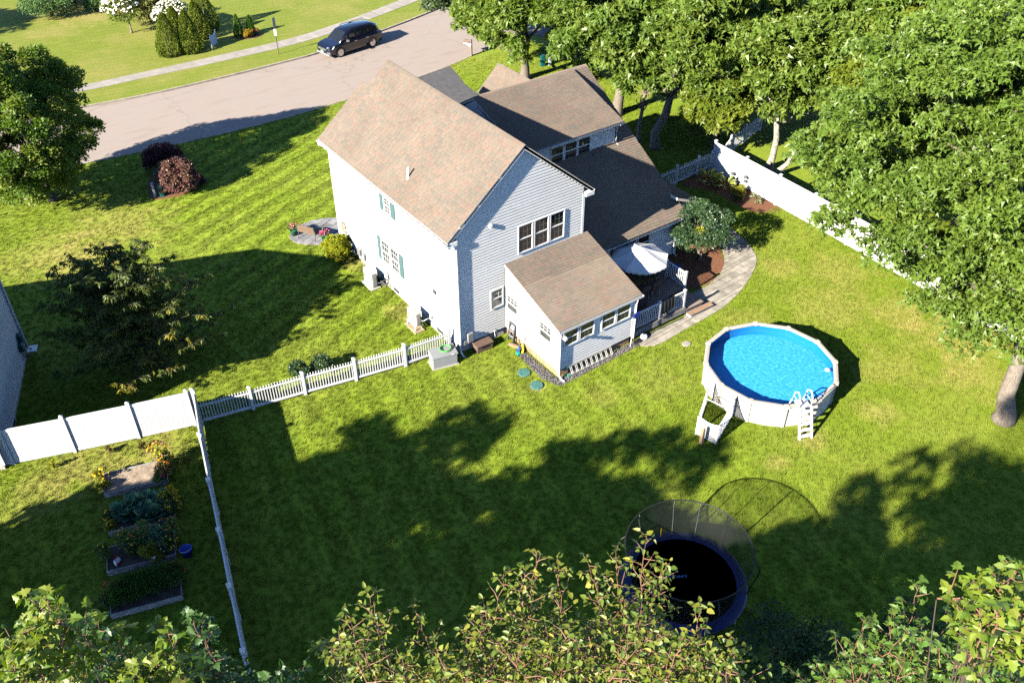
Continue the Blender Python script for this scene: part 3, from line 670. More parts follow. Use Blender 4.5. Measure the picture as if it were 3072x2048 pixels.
for y0, y1 in ((5.35, 5.95), (1.22, 1.92)):
    w = MB(TW).box(y0 - .05, -.04, .10, y1 + .05, .012, .41).build('basement_window', 'white_trim', house)
    MB(TW).box(y0, .0, .14, y1, .016, .37).build('pane', 'curtain', w)
for a, z0, z1 in ((9.47, .7, 5.9), (3.55, .55, 5.9)): MB(TW).box(a - .055, 0, z0, a + .055, .075, z1).build('pipe_cover', 'white_trim', house)
for a, b in ((6.14, 3.44), (5.06, 3.38)): MB(TW).bev(a - .08, .0, b - .08, a + .08, .07, b + .08, .02).build('vent_cap', 'white_trim', house)
MB(TW).box(1.72, 0, 2.28, 1.96, .09, 2.46).build('dryer_vent', 'dark_grey', house)
MB(TW).box(2.16, 0, .58, 2.34, .09, .82).build('junction_box', 'box_pale', house)
MB(TG).bev(.36, .0, .52, .68, .16, 1.0, .03).build('power_disconnect', 'gen_grey', house)
MB(TG).bev(.16, .0, .46, .34, .12, .68, .02).build('junction_box', 'gen_grey', house)
MB(TG).bev(1.70, .0, 6.02, 1.84, .12, 6.2, .02).build('floodlight', 'white_trim', house)
MB(TG).tube([(1.92, .02, .52), (1.92, .12, .52), (1.92, .13, .47)], .018, 6).build('spigot', 'metal_grey', house)
MB(TG).tube([(1.86, .05, .52), (1.9, .07, .2), (1.86, .06, .04)], .012, 6).build('pipe', 'white_trim', house)
# main roof
ang = Vector((1, 0, SL)).normalized(); sl = math.hypot(CX + EX, RZ - EZ)
Rm, Tm = roof(house, 'roof', (-EX, 11.04, EZ), (0, -1, 0), ang, 11.04 + OV, sl)
Rm['label'] = 'tan shingled west slope of the main roof'
roof(house, 'roof', (-EX, 11.64, EZ - .004), (0, -1, 0), ang, .6, sl * .70)
roof(house, 'roof', (Wd + EX, -OV, EZ), (0, 1, 0), (-SL and Vector((-1, 0, SL)).normalized()), 11.04 + OV, sl)
caps(Rm, (CX, 11.05, RZ + .01), (CX, -OV - .01, RZ + .01))
for s in (-1, 1):
    p0, p1 = Vector((CX + s * (CX + EX), -OV, EZ)), Vector((CX, -OV, RZ)); d = Vector((0, 0, -.05))
    MB().add([p0 + d, p1 + d, p1 + Vector((0, 0, -.23)), p0 + Vector((0, 0, -.21))] + [v + Vector((0, .03, 0)) for v in (p0 + d, p1 + d, p1 + Vector((0, 0, -.23)), p0 + Vector((0, 0, -.21)))],
             [(0, 3, 2, 1), (4, 5, 6, 7), (0, 1, 5, 4), (2, 3, 7, 6), (1, 2, 6, 5), (3, 0, 4, 7)]).build('rake_board', 'white_trim', house)
    x0, x1 = (-EX - .0, .0) if s < 0 else (Wd, Wd + EX)
    MB().bev(x0, -OV - .012, EZ - .26, x1 + (.03 if s < 0 else 0), .25, EZ - .06, .015).build('eave_return', 'white_trim', house)
    MB().box(x0 + .01, .25, EZ - .19, x1 - .01, 11.5, EZ - .15).build('soffit', 'white_trim', house)
g = MB(); gx = -EX - .1
g.add([(gx, -.2, EZ - .03), (gx, 11.66, EZ - .03), (gx + .015, 11.66, EZ - .12), (gx + .015, -.2, EZ - .12), (gx + .10, -.2, EZ - .12), (gx + .10, 11.66, EZ - .12), (gx + .10, 11.66, EZ - .03), (gx + .10, -.2, EZ - .03)],
      [(0, 1, 2, 3), (3, 2, 5, 4), (4, 5, 6, 7), (0, 3, 4, 7), (1, 6, 5, 2)]).build('gutter', 'white_trim', house)
downspout(house, [(gx + .05, -.12, EZ - .12), (gx + .05, -.12, EZ - .25), (-.02, -.09, 5.6), (-.02, -.09, .2), (-.02, -.30, .07), (.0, -.42, .05)])
downspout(house, [(gx + .05, 11.5, EZ - .12), (gx + .05, 11.5, EZ - .25), (-.08, 11.42, 5.6), (-.08, 11.42, .2), (-.3, 11.42, .06)])
vp = MB(); vx = .45; vz = roofz(vx)
vp.lathe([(.12, vz - .1), (.06, vz + .05), (.05, vz + .08), (.05, vz + .46), (.04, vz + .46), (.04, vz + .3)], 12, (vx, 4.38)).build('vent_pipe', 'white_trim', house, True)
# sunroom
S0, S1, SD, ST0, ST1, SB = 2.556, 6.80, 3.93, 3.87, 2.60, .42
ss = (ST0 - ST1) / SD
mb = MB(); pf = [(0, SB - .02), (-SD, SB - .02), (-SD, ST1 - .12), (0, ST0 - .12)]
mb.add([(S0, y, z) for y, z in pf] + [(S1, y, z) for y, z in pf], [(0, 1, 2, 3), (7, 6, 5, 4), (0, 4, 5, 1), (1, 5, 6, 2), (2, 6, 7, 3), (3, 7, 4, 0)])
swall = mb.build('sunroom_wall', 'wall_sheet', house)
TSW = frame((S0, 0, 0), (0, 1, 0), (-1, 0, 0)); TSS = frame((0, -SD, 0), (1, 0, 0), (0, -1, 0))
siding(swall, TSW, SB, ST0 - .14, lambda b: [(-SD + .06 if b < ST1 - .12 else -SD + (b - ST1 + .12) / ss, -.02)])
siding(swall, TSS, SB, ST1 - .12, lambda b: [(S0 + .06, S1 - .06)])
for x, y in ((S0, -SD), (S1, -SD)):
    sx = -1 if x == S0 else 1
    MB().box(x + sx * .036, y - .036, SB - .01, x - sx * .09, y + .09, ST1 - .1).build('corner_board', 'white_trim', house)
for a0, a1 in ((2.83, 3.53), (3.68, 4.41), (4.90, 5.63), (5.76, 6.50)): window(house, TSS, a0, a1, 1.66, 2.43, (3, 2))
for a0, a1 in ((-.97, -.18), (-3.41, -2.62)): window(house, TSW, a0, a1, 1.60, 2.36, (3, 2), 'curtain', both=False)
v = MB(TSW).bev(-1.74, .0, .68, -1.44, .06, 1.04, .02).build('wall_vent', 'white_trim', house)
MB(TSW).add([(-1.72, .06, 1.0), (-1.46, .06, 1.0), (-1.46, .26, .86), (-1.72, .26, .86), (-1.72, .26, .72), (-1.46, .26, .72), (-1.72, .06, .72), (-1.46, .06, .72)], [(0, 1, 2, 3), (3, 2, 5, 4), (0, 3, 4, 6), (1, 7, 5, 2), (4, 5, 7, 6)]).build('hood', 'white_trim', v)
skirt = MB().box(S0 + .06, -SD + .06, -.1, S1 - .06, -.05, SB + .01).build('skirt', 'dark_grey', house)
y = -SD + .03
while y < -.1: MB().box(S0 + .03, y, .01, S0 + .055, y + .135, SB - .005).build('skirt_board', 'wood_skirt', skirt); y += .142
x = S0 + .035
while x < S1 - .12: MB().box(x, -SD + .03, .01, x + .135, -SD + .055, SB - .005).build('skirt_board', 'wood_skirt', skirt); x += .142
sv = Vector((0, 1, ss)).normalized()
Rs, Ts = roof(house, 'sunroom_roof', (S0 - .06, -SD - .05, ST1 - .05 * ss + .03), (1, 0, 0), sv, S1 - S0 + .42, math.hypot(SD + .05, (SD + .05) * ss) - .02, single=True)
gz = ST1 - .05 * ss - .0
MB().add([(S0 - .1, -SD - .16, gz), (S1 + .4, -SD - .16, gz), (S1 + .4, -SD - .15, gz - .09), (S0 - .1, -SD - .15, gz - .09), (S0 - .1, -SD - .07, gz - .09), (S1 + .4, -SD - .07, gz - .09), (S1 + .4, -SD - .07, gz), (S0 - .1, -SD - .07, gz)],
         [(0, 1, 2, 3), (3, 2, 5, 4), (4, 5, 6, 7), (0, 3, 4, 7), (1, 6, 5, 2)]).build('gutter', 'white_trim', house)
downspout(house, [(S0 - .02, -SD - .11, gz - .08), (S0 - .02, -SD - .11, gz - .16), (S0 - .02, -SD - .09, gz - .4), (S0 - .02, -SD - .09, .2), (S0 + .02, -SD - .25, .06), (S0 + .05, -SD - .42, .05)])
downspout(house, [(S1 + .06, -SD - .11, gz - .08), (S1 + .06, -SD - .11, gz - .16), (S1 + .05, -SD - .07, gz - .35), (S1 + .05, -SD - .07, .3)])
fl_ = MB().bev(S0 - .02, -SD - .42, ST1 - .28, S0 + .12, -SD - .24, ST1 - .16, .02).build('floodlight', 'white_trim', house)
# back wing: long roof with shed dormer, front gable, side bay
BX0, BX1, BY, BZ, BM = Wd, 13.9, .05, 2.40, .60
RB = (8.59, BZ + BM * (8.59 - BY))
mb = MB(); pf = [(.45, 0), (.45, BZ + BM * .4 - .16), (8.59, RB[1] - .2), (12.3, 5.0), (12.3, 0)]
mb.add([(BX0, y, z) for y, z in pf] + [(BX1 - .2, y, z) for y, z in pf], [(0, 1, 2, 3, 4), (9, 8, 7, 6, 5)] + [(i, 5 + i, 5 + (i + 1) % 5, (i + 1) % 5) for i in range(5)])
bw = mb.build('wing_wall', 'siding', house)
TB = frame((0, .45, 0), (1, 0, 0), (0, -1, 0))
siding(bw, TB, .42, 2.28, lambda b: [(BX0 + .02, BX1 - .26)])
for a0, a1 in ((9.17, 9.91), (10.08, 10.79), (10.95, 11.70)): window(house, TB, a0, a1, .95, 2.08, (3, 2))
MB().box(BX1 - .26, .41, .05, BX1 - .16, .52, 2.3).build('corner_board', 'white_trim', house)
bv = Vector((0, 1, BM)).normalized()
Rb, _ = roof(house, 'wing_roof', (BX0 - .05, BY, BZ), (1, 0, 0), bv, BX1 - BX0 + .05, math.hypot(8.59 - BY, RB[1] - BZ))
roof(house, 'wing_roof', (BX1, 12.45, RB[1] - BM * 3.86), (-1, 0, 0), Vector((0, -1, BM)).normalized(), BX1 - BX0, math.hypot(3.86, 3.86 * BM) - .02)
caps(Rb, (BX0 + .2, 8.59, RB[1] + .02), (BX1, 8.59, RB[1] + .02))
MB().add([(BX0 + .1, BY - .12, BZ - .02), (BX1 + .02, BY - .12, BZ - .02), (BX1 + .02, BY - .1, BZ - .11), (BX0 + .1, BY - .1, BZ - .11), (BX0 + .1, BY - .02, BZ - .11), (BX1 + .02, BY - .02, BZ - .11)], [(0, 1, 2, 3), (3, 2, 5, 4)]).build('gutter', 'white_trim', house)
downspout(house, [(13.5, BY - .06, BZ - .1), (13.5, .36, 2.05), (13.5, .36, .2), (13.5, .1, .06)])
mb = MB(); pf = [(4.5, 4.75), (4.5, 6.1), (8.3, 7.36), (8.5, 7.2)]
mb.add([(BX0, y, z) for y, z in pf] + [(12.55, y, z) for y, z in pf], [(0, 1, 2, 3), (7, 6, 5, 4), (0, 4, 5, 1), (1, 5, 6, 2), (2, 6, 7, 3), (3, 7, 4, 0)])
dw = mb.build('dormer_wall', 'siding', house)
TD = frame((0, 4.5, 0), (1, 0, 0), (0, -1, 0))
siding(dw, TD, 4.92, 6.1, lambda b: [(BX0 + .02, 12.46)])
MB().box(12.46, 4.46, 4.9, 12.58, 4.6, 6.14).build('corner_board', 'white_trim', house)
for a0, a1 in ((8.47, 9.21), (9.34, 10.07), (10.18, 10.93)): window(house, TD, a0, a1, 5.02, 5.86, (3, 2), both=True)
dm = (7.60 - 6.24) / (8.42 - 4.19); dv = Vector((0, 1, dm)).normalized()
Rd, _ = roof(house, 'dormer_roof', (BX0 - .3, 4.19, 6.24), (1, 0, 0), dv, 12.85 - BX0 + .3, math.hypot(8.42 - 4.19, 7.60 - 6.24))
MB().add([(BX0, 4.07, 6.22), (12.9, 4.07, 6.22), (12.9, 4.09, 6.13), (BX0, 4.09, 6.13), (BX0, 4.17, 6.13), (12.9, 4.17, 6.13)], [(0, 1, 2, 3), (3, 2, 5, 4)]).build('gutter', 'white_trim', house)
downspout(house, [(12.75, 4.12, 6.14), (12.65, 4.4, 5.9), (12.65, 4.42, 5.0), (12.7, 4.3, 4.94)])
GX, GZ = 10.6, 7.3
mb = MB(); pf = [(9.45, 0), (9.45, 5.95), (GX, GZ - .2), (11.75, 5.95), (11.75, 0)]
mb.add([(x, 8.7, z) for x, z in pf] + [(x, 11.75, z) for x, z in pf], [(0, 1, 2, 3, 4), (9, 8, 7, 6, 5)] + [(i, 5 + i, 5 + (i + 1) % 5, (i + 1) % 5) for i in range(5)]).build('front_gable_wall', 'siding', house)
gs = (GZ - 6.0) / 1.4
Rg, _ = roof(house, 'front_gable_roof', (GX - 1.4, 11.93, 6.0), (0, -1, 0), Vector((1, 0, gs)).normalized(), 3.3, math.hypot(1.4, 1.3))
roof(house, 'front_gable_roof', (GX + 1.4, 8.63, 6.0), (0, 1, 0), Vector((-1, 0, gs)).normalized(), 3.3, math.hypot(1.4, 1.3))
caps(Rg, (GX, 11.94, GZ + .01), (GX, 8.7, GZ + .01), .12)
MB().box(13.7, .95, 0, 15.25, 5.9, 2.5).build('side_bay_wall', 'siding', house)
cs = Vector((-1, 0, .42)).normalized()
roof(house, 'side_bay_roof', (15.42, .68, 2.43), (0, 1, 0), cs, 5.3, 1.85)
MB().box(14.1, .90, .05, 14.2, .948, 2.4).build('corner_board', 'white_trim', house)
# ------------------------------------------------------------------ deck with railing and steps
DZ = .50
deck = thing('deck', 'brown plank deck between the sunroom and the back wing', 'deck', (9, -2, 0))
y = -3.84
while y < .28:
    x1 = 10.25 if y < -2.78 else 11.42
    MB().box(6.86, y, DZ - .03, x1, y + .135, DZ + random.uniform(-.001, .002)).build('deck_board', 'deck_wood', deck); y += .142
MB().box(6.9, -3.87, .17, 10.27, -3.845, DZ - .02).build('fascia_board', 'grey_wood', deck)
MB().box(10.262, -3.845, .17, 10.285, -2.80, DZ - .02).build('fascia_board', 'grey_wood', deck)
MB().box(11.43, -2.78, .17, 11.455, .3, DZ - .02).build('fascia_board', 'grey_wood', deck)
for px, py in ((7.1, -3.7), (8.6, -3.7), (10.1, -3.7), (11.3, -2.6), (11.3, -.6)): MB().box(px - .06, py - .06, -.1, px + .06, py + .06, DZ - .04).build('joist_post', 'grey_wood', deck)
st = MB().box(10.30, -3.86, .05, 11.43, -2.80, .31).build('step', 'grey_wood', deck)
for i in range(7): MB().box(10.29, -3.89 + i * .156, .312, 11.47, -3.89 + i * .156 + .15, .345).build('step_board', 'deck_wood', st)
st = MB().box(10.36, -4.18, .02, 11.83, -3.90, .15).build('step', 'white_trim', deck)
for i in range(2): MB().box(10.33, -4.21 + i * .15, .152, 11.86, -4.21 + i * .15 + .145, .185).build('step_board', 'step_wood', st)
def railing(label, posts, group):
    t = thing('deck_railing', label, 'railing', (posts[0][0], posts[0][1], DZ), group=group)
    for (x, y) in posts:
        p = MB().box(x - .05, y - .05, DZ + .004, x + .05, y + .05, 1.46).build('post', 'white_vinyl', t)
        MB().add([(x - .065, y - .065, 1.46), (x + .065, y - .065, 1.46), (x + .065, y + .065, 1.46), (x - .065, y + .065, 1.46), (x - .065, y - .065, 1.485), (x + .065, y - .065, 1.485), (x + .065, y + .065, 1.485), (x - .065, y + .065, 1.485), (x, y, 1.53)],
                 [(0, 3, 2, 1), (0, 1, 5, 4), (1, 2, 6, 5), (2, 3, 7, 6), (3, 0, 4, 7), (4, 5, 8), (5, 6, 8), (6, 7, 8), (7, 4, 8)]).build('post_cap', 'white_vinyl', p)
    for a, b in zip(posts[:-1], posts[1:]):
        a, b = Vector((*a, 0)), Vector((*b, 0)); L = (b - a).length; d = (b - a).normalized(); T = frame(a, d, Vector((-d.y, d.x, 0)))
        MB(T).box(.05, -.035, 1.36, L - .05, .035, 1.42).build('top_rail', 'white_vinyl', t)
        MB(T).box(.05, -.025, .58, L - .05, .025, .64).build('bottom_rail', 'white_vinyl', t)
        n = int(L / .118)
        for i in range(1, n): x = L * i / n; MB(T).box(x - .018, -.018, .64, x + .018, .018, 1.36).build('baluster', 'white_vinyl', t)
railing('white railing along the front of the deck beside the sunroom', [(6.93, -3.77), (8.6, -3.77), (10.2, -3.77)], 'deck railings')
railing('white railing on the far side of the deck beyond the umbrella', [(11.3, -2.71), (11.3, -1.38), (11.3, .25)], 'deck railings')
# ------------------------------------------------------------------ fences
def pcap(mb, s, h, o=.012, ph=.05):
    return mb.add([(-s - o, -s - o, h), (s + o, -s - o, h), (s + o, s + o, h), (-s - o, s + o, h), (-s - o, -s - o, h + .03), (s + o, -s - o, h + .03), (s + o, s + o, h + .03), (-s - o, s + o, h + .03), (0, 0, h + .03 + ph)],
                  [(0, 3, 2, 1), (0, 1, 5, 4), (1, 2, 6, 5), (2, 3, 7, 6), (3, 0, 4, 7), (4, 5, 8), (5, 6, 8), (6, 7, 8), (7, 4, 8)])
def shared(mb, name, m):
    me = D.meshes.new(name); me.from_pydata(mb.v, [], mb.f); me.materials.append(MATS[m]); return me
POST6 = shared(MB().box(-.065, -.065, -.1, .065, .065, 1.90), 'post', 'white_vinyl'); CAP6 = shared(pcap(MB(), .065, 1.90), 'post_cap', 'white_vinyl')
POST4 = shared(MB().box(-.06, -.06, -.1, .06, .06, 1.24), 'post', 'white_vinyl'); CAP4 = shared(pcap(MB(), .06, 1.24), 'post_cap', 'white_vinyl')
PICK = shared(MB().add([(-.02, -.012, .14), (.02, -.012, .14), (.02, .012, .14), (-.02, .012, .14), (-.02, -.012, 1.11), (.02, -.012, 1.11), (.02, .012, 1.11), (-.02, .012, 1.11), (0, 0, 1.15)],
                       [(0, 3, 2, 1), (0, 1, 5, 4), (1, 2, 6, 5), (2, 3, 7, 6), (3, 0, 4, 7), (4, 5, 8), (5, 6, 8), (6, 7, 8), (7, 4, 8)]), 'picket', 'white_vinyl')
def put(me, name, parent, loc, rz):
    o = link(name, me, parent); o.location = loc; o.rotation_euler = (0, 0, rz); return o
def fence(label, pts, kind, group, endpost=True, boards=True):
    t = thing('picket_fence' if kind == 4 else 'privacy_fence', label, 'fence', (*pts[0], 0), group=group)
    for i, p in enumerate(pts):
        q = pts[min(i + 1, len(pts) - 1)]; r = pts[max(i - 1, 0)]; a = math.atan2(q[1] - r[1], q[0] - r[0])
        if i == len(pts) - 1 and not endpost: break
        po = put(POST4 if kind == 4 else POST6, 'post', t, (*p, 0), a)
        c = link('post_cap', CAP4 if kind == 4 else CAP6, po, False)
    for p, q in zip(pts[:-1], pts[1:]):
        a = math.atan2(q[1] - p[1], q[0] - p[0]); L = math.hypot(q[0] - p[0], q[1] - p[1]); T = Matrix.Translation((*p, 0)) @ Matrix.Rotation(a, 4, 'Z')
        if kind == 4:
            MB(T).box(.06, -.035, .13, L - .06, .035, .23).build('rail', 'white_vinyl', t)
            MB(T).box(.06, -.03, .92, L - .06, .03, .99).build('rail', 'white_vinyl', t)
            n = int(round((L - .12) / .117))
            for k in range(n):
                x = .06 + (L - .12) * (k + .5) / n; put(PICK, 'picket', t, tuple(T @ Vector((x, 0, 0))), a)
        else:
            MB(T).box(.065, -.025, .05, L - .065, .025, .19).build('rail', 'white_vinyl', t)
            MB(T).box(.065, -.025, 1.68, L - .065, .025, 1.80).build('rail', 'white_vinyl', t)
            n = 12 if boards else 1
            MB(T).box(.07, -.006, .18, L - .07, .006, 1.69).build('panel_core', 'white_vinyl', t)
            for k in range(n):
                w = (L - .13) / n; x = .065 + w * k
                MB(T).box(x + .006, -.012 - .002 * (k % 2), .18, x + w - .006, .012 + .002 * (k % 2), 1.69).build('fence_board', 'white_vinyl', t)
    return t
fence('white picket fence running from the house corner to the tall white fence', [(-.28, .42), (-2.46, .66), (-4.71, 1.07), (-6.92, 1.52), (-9.11, 1.93), (-11.16, 2.36)], 4, 'white vinyl fences', False)
fence('tall white privacy fence behind the vegetable beds at the left edge', [(-11.22, 2.38), (-11.45, 2.44), (-13.58, 3.06), (-15.91, 3.78), (-18.06, 4.5), (-20.3, 5.2)], 6, 'white vinyl fences')
fence('tall white privacy fence running towards the camera beside the vegetable beds', [(-11.22, 2.25), (-11.91, -.27), (-12.50, -2.71), (-13.07, -5.11), (-13.66, -7.51), (-14.24, -10.0), (-14.84, -12.45), (-15.4, -14.9)], 6, 'white vinyl fences')
fence('tall white privacy fence along the right side of the yard, half hidden by the oak', [(22.0, 5.85), (21.92, 3.3), (21.84, .75), (21.76, -1.8), (21.66, -4.3), (21.55, -6.8), (21.42, -9.3), (21.3, -11.8), (21.2, -14.3), (21.1, -16.8), (21.0, -19.3)], 6, 'white vinyl fences')
fence('white picket fence behind the house at the hosta bed', [(21.9, 5.9), (20.78, 5.92), (18.9, 5.78), (17.0, 5.7), (15.35, 5.65)], 4, 'white vinyl fences')
fence('short white picket fence beyond the tall right fence, under the trees', [(22.7, 5.9), (24.4, 6.75), (26.2, 7.25), (28.4, 7.9)], 4, 'white vinyl fences')

# ------------------------------------------------------------------ round pool with ladder and lattice screen
PC, PR, PH, PA = (9.716, -9.501), 2.87, 1.16, rad(85.48)
pool = thing('swimming_pool', 'round above-ground pool with cream wall and blue water on the lawn', 'pool', (*PC, 0))
def pp(i, r, z): a = PA - i * math.pi / 6; return (PC[0] + r * math.cos(a), PC[1] + r * math.sin(a), z)
for i in range(12):
    vs = []; k = 4                      # wall sheet bows out a little between the uprights
    for z in (0, PH - .05):
        for j in range(k + 1):
            f = i + j / k; bow = PR - .12 - .012 * abs(math.sin(math.pi * j / k)) + .05 * math.sin(math.pi * j / k); vs.append(pp(f, bow * (math.cos(math.pi / 12) / math.cos((j / k - .5) * math.pi / 6)) ** .5, z))
    MB().add(vs, [(j, j + 1, k + 2 + j, k + 1 + j) for j in range(k)]).build('wall_panel', 'pool_wall', pool, True)
    a = PA - i * math.pi / 6; T = Matrix.Translation((PC[0], PC[1], 0)) @ Matrix.Rotation(a, 4, 'Z')
    MB(T).add([(PR - .14, -.075, 0), (PR - .055, -.05, 0), (PR - .055, .05, 0), (PR - .14, .075, 0), (PR - .12, -.06, PH - .02), (PR - .04, -.04, PH - .02), (PR - .04, .04, PH - .02), (PR - .12, .06, PH - .02)],
              [(0, 1, 5, 4), (1, 2, 6, 5), (2, 3, 7, 6), (4, 5, 6, 7)]).build('upright', 'pool_rail', pool)
    p = [pp(i + .035, PR, PH), pp(i + .965, PR, PH), pp(i + .965, PR - .19, PH), pp(i + .035, PR - .19, PH)]
    lo = [(x, y, PH - .05) for x, y, _ in p]; hi = [(x, y, PH) for x, y, _ in p]; md = [tuple(Vector(hi[0]).lerp(Vector(hi[3]), .5) + Vector((0, 0, .018))), tuple(Vector(hi[1]).lerp(Vector(hi[2]), .5) + Vector((0, 0, .018)))]
    MB().add(lo + hi + md, [(3, 2, 1, 0), (0, 1, 5, 4), (2, 3, 7, 6), (4, 5, 9, 8), (8, 9, 6, 7), (1, 2, 6, 9, 5), (3, 0, 4, 8, 7)]).build('top_rail', 'pool_rail', pool)
    MB(T).bev(PR - .21, -.10, PH - .06, PR + .02, .10, PH + .03, .02).build('rail_cap', 'pool_rail', pool)
def pool_mats():
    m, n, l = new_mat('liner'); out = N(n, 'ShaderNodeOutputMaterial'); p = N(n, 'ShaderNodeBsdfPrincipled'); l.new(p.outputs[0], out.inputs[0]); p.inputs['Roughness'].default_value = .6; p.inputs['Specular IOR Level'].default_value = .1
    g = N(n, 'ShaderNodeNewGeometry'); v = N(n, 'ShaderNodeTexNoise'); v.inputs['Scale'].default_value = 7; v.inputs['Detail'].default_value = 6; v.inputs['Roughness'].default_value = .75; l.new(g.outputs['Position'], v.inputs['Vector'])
    r = ramp(n, [(.32, (.018, .24, .58)), (.48, (.035, .31, .66)), (.60, (.08, .41, .74)), (.72, (.17, .54, .82))]); l.new(v.outputs[0], r.inputs[0]); l.new(r.outputs[0], p.inputs['Base Color'])  # pebble print and caustic-like light ripples, both put into the floor colour
    m, n, l = new_mat('liner_wall'); out = N(n, 'ShaderNodeOutputMaterial'); p = N(n, 'ShaderNodeBsdfPrincipled'); l.new(p.outputs[0], out.inputs[0]); p.inputs['Roughness'].default_value = .5; p.inputs['Specular IOR Level'].default_value = .2
    p.inputs['Base Color'].default_value = (.010, .17, .50, 1)
    m, n, l = new_mat('water'); out = N(n, 'ShaderNodeOutputMaterial'); t = N(n, 'ShaderNodeBsdfTransparent'); t.inputs[0].default_value = (.90, .97, 1, 1)
    gl = N(n, 'ShaderNodeBsdfGlossy'); gl.inputs['Roughness'].default_value = .03; fr = N(n, 'ShaderNodeLayerWeight'); pw = N(n, 'ShaderNodeMath', op='POWER'); pw.inputs[1].default_value = 5.; ma = N(n, 'ShaderNodeMath', op='MULTIPLY_ADD'); ma.inputs[1].default_value = .98; ma.inputs[2].default_value = .02; mx = N(n, 'ShaderNodeMixShader')
    g = N(n, 'ShaderNodeNewGeometry'); z = N(n, 'ShaderNodeTexNoise'); z.inputs['Scale'].default_value = 9; z.inputs['Detail'].default_value = 3; l.new(g.outputs['Position'], z.inputs['Vector'])
    b = N(n, 'ShaderNodeBump'); b.inputs['Strength'].default_value = .35; b.inputs['Distance'].default_value = .05; l.new(z.outputs[0], b.inputs['Height']); l.new(b.outputs[0], gl.inputs['Normal']); l.new(b.outputs[0], fr.inputs['Normal'])
    l.new(fr.outputs['Facing'], pw.inputs[0]); l.new(pw.outputs[0], ma.inputs[0]); l.new(ma.outputs[0], mx.inputs[0]); l.new(t.outputs[0], mx.inputs[1]); l.new(gl.outputs[0], mx.inputs[2]); l.new(mx.outputs[0], out.inputs[0])
pool_mats()
RI, FZ, WZ = PR - .16, .56, 1.0
MB().add([pp(k / 4, RI, z) for z in (FZ, PH - .03) for k in range(48)], [(k, 48 + k, 48 + (k + 1) % 48, (k + 1) % 48) for k in range(48)]).build('liner', 'liner_wall', pool, True)
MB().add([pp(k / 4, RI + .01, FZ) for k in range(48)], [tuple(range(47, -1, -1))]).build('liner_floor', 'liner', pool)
band = MB()
for k in range(96):
    if k % 2: continue
    band.add([pp(k / 8, RI - .022, WZ + .055), pp((k + 1) / 8, RI - .022, WZ + .055), pp((k + 1) / 8, RI - .022, WZ + .095), pp(k / 8, RI - .022, WZ + .095)], [(0, 1, 2, 3)])
band.build('liner_border', 'pad_blue', pool)
MB().add([pp(k / 4, RI - .002, WZ + .04 + z) for z in (0, .012) for k in range(48)], [(k, 48 + k, 48 + (k + 1) % 48, (k + 1) % 48) for k in range(48)]).build('waterline_band', 'pad_blue', pool)
MB().add([pp(k / 4, RI - .003, WZ) for k in range(48)], [tuple(range(47, -1, -1))]).build('water', 'water', pool)
ra_ = at(2050 + 1615 / 3.733, 920 + 705 / 3.733, WZ - .02)
MB().lathe([(.0, WZ - .06), (.10, WZ - .06), (.12, WZ - .01), (.06, WZ + .025), (0, WZ + .03)], 16, (ra_.x, ra_.y)).build('chlorine_float', 'sign_white', pool, True)
a8 = PA - 8.55 * math.pi / 6; T8 = Matrix.Translation((PC[0], PC[1], 0)) @ Matrix.Rotation(a8, 4, 'Z')
MB(T8).bev(PR - .12, -.16, .78, PR + .06, .16, 1.06, .03).build('skimmer', 'sign_white', pool)
MB(T8).tube([(PR + .0, 0, .8), (PR + .05, .02, .5), (PR + .12, .05, .25), (PR + .3, .1, .1)], .035, 8).build('return_hose', 'sign_white', pool, True)
pole = thing('vacuum_pole', 'thin grey pole resting along the rim at the near right of the pool', 'pole', pp(5.3, PR - .1, PH + .04))
MB().tube([pp(5.12, PR - .2, PH + .06), pp(5.2, PR - .08, PH + .045), pp(5.8, PR - .13, PH + .045)], .018, 8).build('shaft', 'metal_grey', pole, True)
MB().tube([pp(5.8, PR - .13, PH + .045), pp(5.86, PR - .22, PH + .055)], .025, 8).build('handle', 'blue_plastic', pole, True)
# A-frame ladder
lad = thing('pool_ladder', 'white A-frame ladder standing over the near rim of the pool', 'ladder')
Lb0, Lb1 = at(2050 + 1290 / 3.733, 920 + 1480 / 3.733), at(2050 + 1430 / 3.733, 920 + 1455 / 3.733)
mid = (Lb0 + Lb1) / 2; out = (mid - Vector((*PC, 0))).normalized(); sd = Vector((-out.y, out.x, 0)); rimd = (mid - Vector((*PC, 0))).length
lad.location = mid
def lp(side, o, z): return mid + sd * side * .27 + out * o + Vector((0, 0, z))
top_o = -(rimd - PR) + .0                      # offset of the rim from the ladder foot
for s in (-1, 1):
    for j, w in ((0, 1),):
        a, b = lp(s, .05, 0), lp(s, top_o + .18, PH + .12)
        d = out * .055; n_ = sd * .028
        MB().add([a - d - n_, a + d - n_, a + d + n_, a - d + n_, b - d - n_, b + d - n_, b + d + n_, b - d + n_], [(0, 3, 2, 1), (4, 5, 6, 7), (0, 1, 5, 4), (1, 2, 6, 5), (2, 3, 7, 6), (3, 0, 4, 7)]).build('side_rail', 'white_vinyl', lad)
    MB().tube([lp(s, top_o + .16, PH + .05), lp(s, top_o + .10, PH + .52), lp(s, top_o - .08, PH + .72), lp(s, top_o - .30, PH + .60), lp(s, top_o - .42, PH + .1)], .03, 8).build('handrail', 'white_vinyl', lad, True)
    MB().tube([lp(s, top_o + .12, PH + .30), lp(s, top_o - .38, PH + .34)], .022, 6).build('handrail_brace', 'white_vinyl', lad, True)
    MB().tube([lp(s, top_o - .42, PH + .12), lp(s, top_o - .62, .62)], .03, 6).build('side_rail', 'white_vinyl', lad, True)
